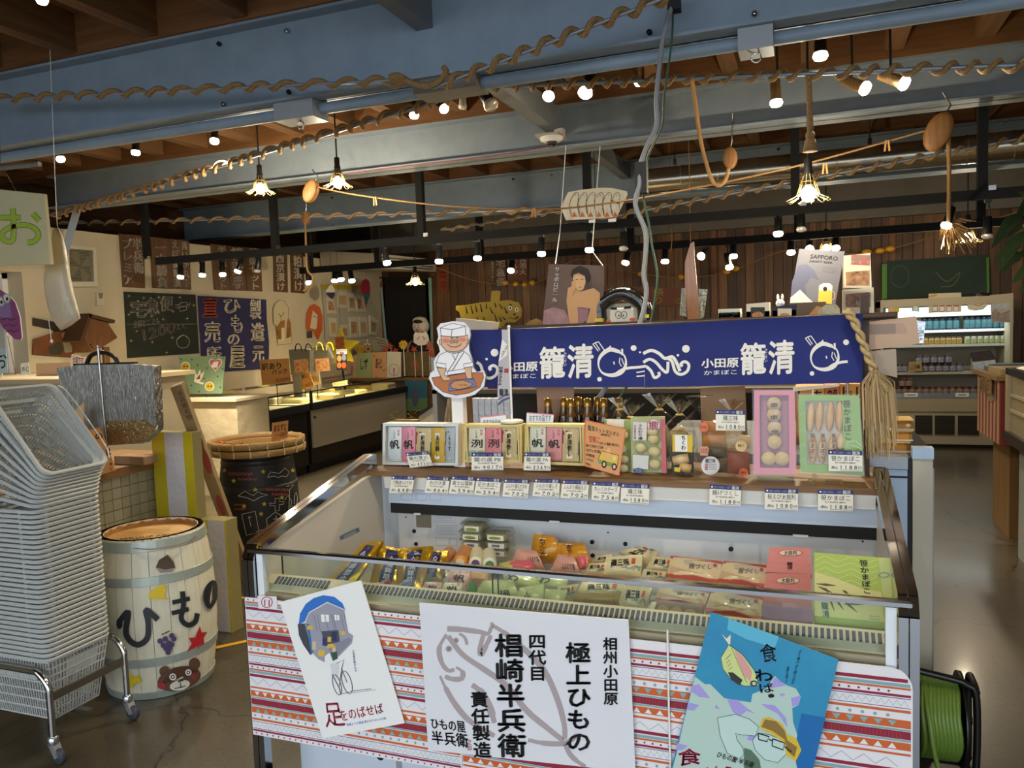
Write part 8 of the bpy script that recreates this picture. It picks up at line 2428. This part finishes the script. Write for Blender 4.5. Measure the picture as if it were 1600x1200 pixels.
one(M().slab(fj((450,628),(690,655),(680,700),(520,700),(450,690)),YP(4.6),.09,mat('#c9bfae',.7)).box(at(720,512,y=4.6).x,at(770,512,y=4.6).x,4.62,4.68,1.225,at(745,510,y=4.6).z,mat('#8a8478',.7)),'foam_slab','plain white foam lid behind the cook board and blue curtain','box lid')
pl=YP(YB-.035)
for q,txts,k,lb in((fj((665,255),(760,250),(765,430),(668,435)),(('宅急便',(700,255,757,430)),('冷蔵便あります',(668,258,688,400))),'#5a3a22','brown board reading delivery service in white on the boarded wall'),(fj((795,240),(895,238),(896,395),(797,395)),(('発泡大',(845,240,892,360)),('タル中',(802,245,838,360))),'#6b3a22','reddish brown board with two white columns on the boarded wall'),(fj((335,310),(405,300),(405,455),(335,460)),(('禁煙',(345,330,395,455)),),'#7a4a2a','wooden no smoking board with red characters by the black curtain')):
 m1=M().slab(q,pl,.012,mat(k,.7))
 d=M()
 for t,b in txts:
  d.text(t,bx(fj,*b),pl,.002,mat('#b03224')if t=='禁煙' else CHK,vert=True,bold=.03)
 thing('wall_board',lb,'sign',[('board',m1),('lettering',d)],'boards on the back wall')
one(M().slab(bx_ and[(944,448),(1006,446),(1008,478),(944,478)]and[(1010,448),(1066,450),(1066,478),(1010,478)],YP(YB-.04),.01,mat('#7a4a36',.7)).slab([(944,448),(1010,448),(1010,478),(944,478)],YP(YB-.04),.01,mat('#7d4d38',.7)).text('祭り',(1020,450,1038,476),YP(YB-.04),.002,mat('#a88a34'),vert=True,bold=.04).text('の',(1056,464,1066,476),YP(YB-.04),.002,mat('#a88a34'),bold=.04),'paper_banner','long reddish banner with ochre characters low on the boarded wall','banner')
pl=YP(6.0)
one(M().slab(bx_((680,280),(715,160),(735,150),(740,260),(755,420),(775,655),(700,655),(680,420)),pl,.03,mat('#a8764c',.35,noise=6,h2='#8a5a34',stretch=(9,9,.6),coat=.4)).slab(bx_((660,440),(680,440),(690,620),(648,610)),YP(6.05),.01,SILB).slab(bx_((760,445),(822,450),(800,620),(775,635)),YP(6.05),.01,SILB).tube([pl.pt(1079,378),at(1078,325,y=6.0),V((at(1078,325,y=6.0).x,6.0,3.2))],.003,CORD,5),'dried_fish_bundle','long brown wrapped dried fish hanging before silver foil','dried food')
one(M().slab(fj((868,690),(900,650),(950,630),(985,645),(990,690)),YP(7.0),.02,mat('#6d5230',.6,noise=14,h2='#a8843c')).box(at(830,514,y=7.0).x,at(846,514,y=7.0).x,7.01,7.03,0,at(836,510,y=7).z,BLACK),'fan_ornament','dark gold fan shaped ornament left of the vintage poster','ornament')
P=[]
sx=at(1563,640,y=6.1).x
y0_,y1_=6.1,at(1527,640,x=sx).y
zs_,zb_=at(1563,588,y=6.1).z,at(1563,696,y=6.1).z
P.append(('cloth',M().box(sx,sx+.9,y0_,y1_,zb_,zs_-.03,mat('#7a2c24',.85))))
for i in range(7):
 t=y0_+.03+(y1_-y0_)*i/7
 P.append(('stripe',M().box(sx-.003,sx,t,t+(y1_-y0_)/14,zb_+.002,zs_-.04,mat('#b0886a',.85))))
P.append(('top',M().box(sx-.03,sx+.93,y0_-.02,y1_+.02,zs_-.03,zs_,mat('#8a6a34',.7))))
P.append(('leg',M().box(sx+.08,sx+.8,y0_+.1,y1_-.15,0,zb_,wood('#7a5a2c','#5f451f','z'))))
thing('striped_stand','stand draped in red and cream striped cloth before the right freezer','stand',P)
ps=XP(sx)
ps.n=-ps.n
for i,(q,t,k)in enumerate(([[(1530,590),(1536,589),(1537,612),(1531,613)],'さば','#7c6238'],[[(1540,590),(1547,590),(1548,615),(1541,615)],'ほしいわ','#8a6c3c'])):
 one(M().slab(q,ps,.006,mat(k,.7),None,.036).text(t,(q[0][0]+1,q[0][1]+3,q[1][0]-1,q[3][1]-4),ps,.037,INK,vert=True,bold=.03),'hanging_tag','brown tag with black characters on the striped stand, %s'%('left','right')[i],'tag')
one(M().slab([(1541,607),(1553,606),(1553,624),(1550,628),(1544,627),(1542,620)],ps,.004,mat('#8f8468',.5),None,.008),'oval_tag','pale oval tag hanging on the striped cloth','tag')
one(M().rbox(sx+.02,sx+.4,y0_+.5,y1_-.1,zs_,zs_+.05,mat('#5a6c84',.6,bump=(20,.4,.01)),.015).box(sx+.02,sx+.3,y0_+.1,y0_+.5,zs_,zs_+.04,mat('#b59a62',.6)),'blue_cloth','folded blue cloth and tan pad on the striped stand','cloth')
xw=at(1570,672,y=6.0).x
zt2,zb2=at(1573,584,y=6.0).z,at(1570,672,y=6.0).z
P=[('body',M().box(xw+.02,xw+1.0,3.4,5.98,zb2,zt2,mat('#8f8468',.5))),('far_frame',M().box(xw,xw+1.0,5.94,6.0,zb2,zt2+.01,mat('#a3987c',.5))),('bumper',M().box(xw-.01,xw+1.0,3.4,6.0,zb2-.07,zb2,mat('#2a241a',.5))),('top_edge',M().box(xw,xw+1.0,3.4,6.0,zt2,zt2+.04,mat('#3d4c58',.2,.5))),('sloping_lid',M().hexa([(xw+.05,3.4,zt2+.04),(xw+1.0,3.4,zt2+.04),(xw+1.0,5.95,zt2+.04),(xw+.05,5.95,zt2+.04),(xw+.3,3.4,zt2+.12),(xw+1.0,3.4,zt2+.12),(xw+1.0,5.9,zt2+.12),(xw+.3,5.9,zt2+.12)],mat('#cbb88a',.4))),('base',M().box(xw+.12,xw+.95,3.5,5.9,0,zb2-.07,mat('#17130e',.6)))]
for i in(.35,.62):
 P.append(('rib',M().box(xw+.012,xw+.02,3.4,5.94,zb2+(zt2-zb2)*i,zb2+(zt2-zb2)*i+.02,mat('#a3987c',.5))))
P.append(('foot',M().box(xw+.03,xw+.1,5.6,5.75,0,zb2-.07,mat('#8a8f90',.5))))
thing('beige_freezer','beige freezer with dark bumper cut by the right edge of the frame','freezer',P)
LF=[mat(h,.35,coat=.3)for h in('#23361a','#2e4420','#3d5226')]
pm=M()
base=V((at(2150,420,y=5.0).x,5.0,1.9))
for i,(u,v,u2,v2,w_)in enumerate(((1600,330,1548,390,9),(1620,360,1551,412,9),(1600,370,1560,425,8),(1625,310,1585,345,10),(1600,395,1563,428,9),(1640,400,1578,445,10),(1610,345,1572,372,9),(1650,330,1590,300,8),(1640,420,1590,460,9),(1650,390,1583,402,9))):
 a,b=at(u,v,y=5.0+.04*i),at(u2,v2,y=4.9+.03*i)
 mid=lerp(a,b,.5)+V((0,0,.03))
 d_=(b-a).normalized()
 s_=d_.cross(V((0,1,.3))).normalized()*w_*.0038
 pm.add([a,lerp(a,mid,.6)+s_,mid+s_,lerp(mid,b,.6)+s_*.6,b,lerp(mid,b,.6)-s_*.6,mid-s_,lerp(a,mid,.6)-s_,mid+V((0,-.012,0)),lerp(a,mid,.5)+V((0,-.01,0))],[(0,1,9),(1,2,8,9),(2,3,8),(3,4,8),(4,5,8),(5,6,8),(6,7,9,8),(7,0,9)],LF[i%3],True)
sm=M()
for u,v in((1600,350),(1620,380),(1640,400)):
 sm.tube(curve_pts([at(u,v,y=5.05),at(1680,430,y=5.05),base],4),.008,mat('#3c4a22',.6),6)
sm.tube([base,(base.x,5.0,.4)],.02,mat('#5a4a2c',.7),8)
pt_=M().lathe([(.12,0),(.16,.35),(.17,.4),(.15,.4)],(base.x,5.0,0),mat('#4a3a30',.6),18)
thing('potted_plant','tall plant with long dark green leaves reaching in from the right edge','plant',[('leaves',pm),('stem',sm),('pot',pt_)])
hy=2.92
hx0,hx1=at(1440,1130,y=hy).x-.02,at(1505,1130,y=hy).x
zc_=.19
rl=M()
P=[]
for x_ in(hx0,hx1):
 P.append(('flange',M().lathe([(.16,-.006),(.16,.006),(.15,.008),(.0,.008)],(x_,hy+.05,zc_),BLACKM,30,Matrix.Rotation(pi/2,3,'Y'))))
coil=M()
HG=mat('#6d8a34',.45,coat=.2)
for lay in range(2):
 for i in range(10):
  x_=hx0+.014+(hx1-hx0-.03)*(i+.5*lay)/10
  r_=.118+.016*lay
  coil.tube([(x_+.004*math.sin(j),hy+.05+r_*math.cos(2*pi*j/26),zc_+r_*math.sin(2*pi*j/26))for j in range(26)],.0088,HG,7,True)
coil.tube(curve_pts([(hx0+.03,hy+.03,zc_+.14),(hx0+.03,hy-.1,zc_+.06),(hx0+.06,hy-.12,.08),(hx0+.14,hy-.1,.012)],6),.0085,HG,7)
P.append(('hose',coil,'yellow green hose'))
fx=hx1+.035
fr_=M().tube(curve_pts([(hx0-.03,hy-.02,.012),(fx-.02,hy-.02,.012),(fx,hy-.02,.05),(fx,hy-.02,.3),(fx-.03,hy-.02,.345),(fx-.08,hy-.02,.36),(hx0-.06,hy-.02,.385)],5),.012,BLACKM,9)
fr_.tube(curve_pts([(hx0-.03,hy+.12,.012),(fx-.02,hy+.12,.012),(fx,hy+.12,.05),(fx,hy+.12,.3),(fx,hy+.05,.33),(fx,hy-.02,.32)],5),.012,BLACKM,9)
P.append(('frame',fr_))
P.append(('axle',M().tube([(hx0-.02,hy+.05,zc_),(fx,hy+.05,zc_)],.015,BLACKM,10)))
thing('hose_reel','black floor reel wound with yellow green hose at the lower right','hose reel',P)
# things hung under the ceiling
def roped_pole(p0,p1,rp,rr,turns,label,gap=1.0,ends=(0,1),wob=0.0):
 p0,p1=V(p0),V(p1)
 d=(p1-p0)
 L=d.length
 n=d.normalized()
 s=n.cross(V((0,0,1))).normalized()
 t_=s.cross(n)
 pole=M().tube([p0,p1],rp,mat('#8b9298',.4,.4),8)
 P=[]
 N=int(turns*12)
 for i in range(N+1):
  k=ends[0]+(ends[1]-ends[0])*i/N
  a=2*pi*turns*i/N+wob*math.sin(i*.13)
  P.append(p0+d*k+(s*math.cos(a)+t_*math.sin(a))*(rp+rr*gap))
 rope=M()
 rope.tube(P,rr,ROPE,6)
 return thing('rope_wrapped_pole',label,'pole',[('pole',pole),('rope',rope)],'rope wound poles under the ceiling')
roped_pole(at(-30,156,y=3.3),at(626,125,y=3.3),.008,.013,17,'rope wound pole across the nearest beam, left of the knot',.6,(0,1),.4)
roped_pole(at(676,138,y=3.3),at(1046,-6,y=3.2),.008,.013,10,'rope wound pole rising to the right across the nearest beam')
roped_pole(at(84,338,y=5.0),at(712,150,y=3.9),.01,.014,34,'rope wound pole sloping up from the left wall to the pipe joint',1.0,(0,1),1.2)
roped_pole(at(730,137,y=4.0),at(1640,100,y=4.0),.011,.013,27,'rope wound pole running right under the lamps',.8,(0,1),.8)
roped_pole(at(95,350,y=5.9),at(850,328,y=5.9),.009,.012,24,'thin rope wound pole before the third beam at left')
roped_pole(at(885,352,y=5.9),at(1630,210,y=5.9),.009,.012,26,'thin rope wound pole crossing the round duct at right')
roped_pole(at(690,360,y=6.6),at(905,325,y=6.6),.006,.01,9,'short rope wound pole left of the duck cut-out')
kn=M().tube(curve_pts([at(610,120,y=3.28),at(622,118,y=3.26),at(640,128,y=3.27),at(664,134,y=3.28),at(685,128,y=3.28),at(697,112,y=3.28),at(692,105,y=3.28)],6),.014,ROPE,7)
for i in range(3):
 kn.tube(curve_pts([at(612+4*i,128,y=3.27),at(616+4*i,118,y=3.24),at(622+4*i,124,y=3.26),at(618+3*i,133,y=3.29)],4),.013,ROPE,7)
one(kn,'knotted_rope','knotted rope loop hanging between the two near rope wound poles','rope')
P=[('duct',M().tube([at(1000,285,y=6.8),(XR-.1,6.8,2.79)],.105,mat('#a59c8a',.22,.9),24))]
for i in range(14):
 x_=at(1000,285,y=6.8).x+.06+i*.3
 P.append(('seam',M().lathe([(.106,-.006),(.109,0),(.106,.006)],(x_,6.8,2.788),mat('#b0a896',.25,.9),24,Matrix.Rotation(pi/2,3,'Y'),True,False)))
P.append(('end_collar',M().lathe([(.06,-.02),(.112,-.02),(.115,.0),(.112,.03)],at(1000,285,y=6.8),mat('#bdb49c',.3,.8),24,Matrix.Rotation(pi/2,3,'Y'))))
for u in(1054,1359):
 x_=at(u,240,y=6.8).x
 P.append(('hanger',M().tube([(x_,6.8,2.88),(x_,6.8,3.43)],.005,STEEL,6).lathe([(.016,0),(.016,.05)],(x_,6.8,2.9),STEEL,10)))
thing('ventilation_duct','long round silver ventilation duct under the ceiling at right','duct',P)
c=at(862,222,y=5.08)
thing('dome_camera','white dome security camera on a bracket at the second beam','camera',[('plate',M().box(c.x-.09,c.x+.07,5.0,5.2,c.z+.03,c.z+.045,mat('#b8b0a0',.5)).box(c.x+.0,c.x+.06,5.14,5.205,c.z+.045,c.z+.1,mat('#cfc8bc',.5))),('housing',M().lathe([(.05,.0),(.075,.012),(.078,.03)],c,WHITE,20)),('dome',M().ball(c+V((0,0,-.002)),.036,.036,.034,mat('#17161a',.1,coat=.5),16,8))])
one(M().tube(curve_pts([at(540,271,y=5.19),at(640,259,y=5.19),at(750,246,y=5.19),at(850,230,y=5.19),c+V((.02,.08,.05))],8),.003,mat('#a8402c',.5),5),'red_wire','thin red wire along the second beam to the dome camera','wire')
fm=cv(530,0,.3375)
pl=YP(5.5)
q=fm((1025,960),(1060,890),(1110,880),(1150,875),(1200,870),(1260,870),(1330,885),(1335,900),(1290,990),(1285,1005),(1050,1020))
d=M()
DKL=mat('#5a4a3a',.6)
for i in range(6):
 x_=1075+i*38
 d.stroke(pc(fm((x_,1000),(x_-10,950),(x_+5,910),(x_+22,890),(x_+34,905),(x_+30,940),(x_+38,990)),4),.8,pl,.002,DKL)
 d.poly(fm((x_,1005),(x_+12,980),(x_+26,1003)),pl,.002,mat('#c9642c',.6))
 d.disc(fm((x_+20,903))[0],.8,.8,pl,.003,INK,8)
d.poly(fm((1255,925),(1300,935),(1298,945),(1260,938)),pl,.003,DKL)
thing('duck_cutout','cut-out board of a row of white ducks hung under the ceiling','cut-out board',[('board',M().slab(q,pl,.012,mat('#d8cfba',.5))),('drawing',d),('film',M().slab(q,YP(5.494),.001,FILM)),('signs',M().slab(fm((1155,1018),(1185,1016),(1186,1030),(1156,1032)),pl,.004,PAPER).slab(fm((1245,1014),(1282,1010),(1282,1026),(1246,1028)),pl,.004,PAPER)),('hanger',M().bar(at(883,345,y=5.52),at(960,346,y=5.52),.02,.02,BLACK).tube([at(930,300,y=5.51),V((at(930,300,y=5.51).x,5.51,3.36))],.003,BLACK,5))])
ln=curve_pts([at(478,288,y=5.0),at(560,305,y=5.0),at(700,322,y=5.0),at(850,327,y=5.0),at(960,316,y=5.0),at(1085,294,y=5.0),at(1250,258,y=5.0),at(1450,203,y=5.0)],10)
P=[('cord',M().tube(ln,.006,CORD,6))]
for u,v in((586,310),(834,328),(1386,222),(1289,258)):
 p=at(u,v,y=4.99)
 P.append(('peg',M().bar(p+V((-.006,0,.01)),p+V((-.012,0,-.05)),.008,.01,mat('#b8854a',.6)).bar(p+V((.006,0,.01)),p+V((.012,0,-.05)),.008,.01,mat('#b8854a',.6))))
thing('clothes_line','sagging tan cord with wooden pegs strung under the ceiling','cord',P)
PW=wood('#8a5f2c','#6d4820','z',4)
for(u,v,y,s_,tl,lb)in((1466,206,5.0,1.25,.35,'large wooden pulley block hanging at upper right'),(1141,247,4.9,.75,0,'small wooden pulley block below the second beam'),(478,341,5.9,.7,0,'small wooden pulley block left of the middle'),(486,299,5.0,1.0,.5,'round wooden pulley block under the second beam at left')):
 c=at(u,v,y=y)
 mt=Matrix.Rotation(tl,3,'Y')
 bl=M()
 for dx in(-.02,.02):
  bl.ball(c+mt@V((0,dx*s_,0)),.055*s_,.016*s_,.085*s_,PW,12,8,mt)
 sv=M().lathe([(.035*s_,-.008),(.028*s_,0),(.035*s_,.008)],c,BLACKM,16,mt@Matrix.Rotation(pi/2,3,'X'))
 hk=M().tube([c+mt@V((0,0,.07*s_)),c+mt@V((.01,0,.12*s_)),V((c.x+.02,c.y,2.8 if y<5.5 and u!=478 else 3.43))],.005,STEEL,6)
 thing('pulley_block',lb,'pulley',[('cheeks',bl),('sheave',sv),('hook',hk)],'wooden pulley blocks under the ceiling')
RP2=[]
one(M().tube(curve_pts([at(1080,118,y=4.0),at(1085,150,y=4.3),at(1095,220,y=4.85),at(1110,275,y=4.9),at(1122,290,y=4.9),at(1134,280,y=4.9),at(1140,255,y=4.9)],6),.012,CORD,7),'hanging_rope','rope loop sagging from the rope wound pole to the small pulley','rope')
one(M().tube(curve_pts([at(1263,118,y=4.0),at(1265,160,y=4.05),at(1266,205,y=4.05)],4),.014,ROPE,7).ball(at(1266,212,y=4.05),.022,.022,.026,ROPE,10,8).lathe([(.012,.03),(.024,.0),(.036,-.05),(.0,-.045)],at(1266,220,y=4.05),ROPE,10),'knotted_rope_end','rope end with a frayed knot above the largest caged bulb','rope')
one(M().tube(curve_pts([at(1482,215,y=5.05),at(1483,270,y=5.3),at(1482,345,y=5.68)],4),.012,CORD,7),'hanging_rope','long straight rope hanging from the large pulley to the front rail','rope')
fy_=M()
c=at(1482,350,y=5.75)
for i in range(60):
 e=c+V((rnd.uniform(-.05,.16),rnd.uniform(-.04,.04),rnd.uniform(-.2,.02)))
 fy_.tube([c+V((rnd.uniform(-.02,.03),0,0)),lerp(c,e,.5)+V((rnd.uniform(-.02,.02),0,.02)),e],.004,CORD,4)
tag(fy_.build('frayed_rope_end'),'frayed brown rope bundle at the front rail, far right','rope',None,'stuff')
one(M().tube(curve_pts([at(477,348,y=5.85),at(478,380,y=5.75),at(480,420,y=5.62),at(488,432,y=5.6),at(487,444,y=5.6),at(478,452,y=5.6)],5),.009,CORD,7).ball(at(477,454,y=5.6),.02,.02,.014,CORD,8,6),'hanging_rope','thin rope hanging from the small left pulley to a frayed end','rope')
cb=[at(1052,-4,y=3.45),at(1049,12,y=3.42),at(1036,60,y=3.4),at(1026,150,y=3.38),at(1026,195,y=3.38),at(1010,230,y=3.35),at(1000,262,y=3.32),at(999,290,y=3.3),at(993,320,y=3.3),at(1008,360,y=3.28),at(1009,395,y=3.25),at(1006,430,y=3.22),at(1010,460,y=3.2),at(1000,505,y=3.12),at(975,560,y=3.1),at(945,608,y=3.1),at(932,630,y=3.12),at(930,660,y=3.135)]
one(M().tube(curve_pts(cb,5),.0105,mat('#8f9496',.5),8).box(cb[0].x-.02,cb[0].x+.03,3.41,3.47,cb[1].z-.01,cb[1].z+.06,BLACK).box(cb[6].x-.018,cb[6].x+.03,3.3,3.34,cb[7].z-.03,cb[6].z+.02,BLACK),'grey_cable','thick grey cable hanging from the near beam down behind the blue curtain','cable')
gw=[at(1051,8,y=3.46),at(1050,60,y=3.44),at(1038,150,y=3.42),at(1034,200,y=3.42),at(1012,245,y=3.38),at(1005,300,y=3.35),at(1013,345,y=3.33),at(1018,380,y=3.3),at(1027,430,y=3.25),at(1022,475,y=3.22),at(1015,510,y=3.18),at(1000,570,y=3.16),at(955,640,y=3.16)]
one(M().tube(curve_pts(gw,5),.0045,mat('#2f5a44',.5),6),'green_wire','thin green wire running beside the thick grey cable','wire')
FLO=mat('#c98f1e',.4,coat=.3)
one(M().tube(curve_pts([at(650,405,y=10.4),at(735,437,y=10.4),at(790,444,y=10.4),at(840,440,y=10.4),at(905,405,y=10.4),at(985,425,y=10.4),at(1065,434,y=10.4),at(1140,424,y=10.4),at(1235,390,y=10.4),at(1340,397,y=10.4),at(1400,387,y=10.4),at(1478,363,y=10.4),at(1560,340,y=10.4),at(1640,318,y=10.4)],6),.006,CORD,5),'float_line','brown cord stringing yellow floats along the boarded wall','cord')
n_=0
for u,v,w_ in((790,442,11),(806,444,11),(820,445,10),(832,442,11),(1000,428,8),(1064,433,10),(1135,425,12),(1150,420,11),(1354,394,14),(1375,392,14),(1391,389,14)):
 c=at(u,v,y=10.4)
 one(M().ball(c,w_*.0042,.035,.037,FLO,12,8),'yellow_float','yellow fishing float strung on the boarded wall, %s from the left'%ORD[n_],'float','yellow fishing floats on a cord')
 n_+=1
for y,a,b,lb in((7.0,(1010,365),(1100,372),'thin slack cord below the rear rail'),):
 one(M().tube(curve_pts([at(1048,345,y=7.0),at(1050,370,y=7.0),at(1048,395,y=7.0)],4),.005,CORD,5).tube([at(1048,345,y=7.0),V((at(1048,345,y=7.0).x,7.0,3.43))],.003,CORD,5),'hanging_string','short string hanging under the ceiling above the rear rail','string')
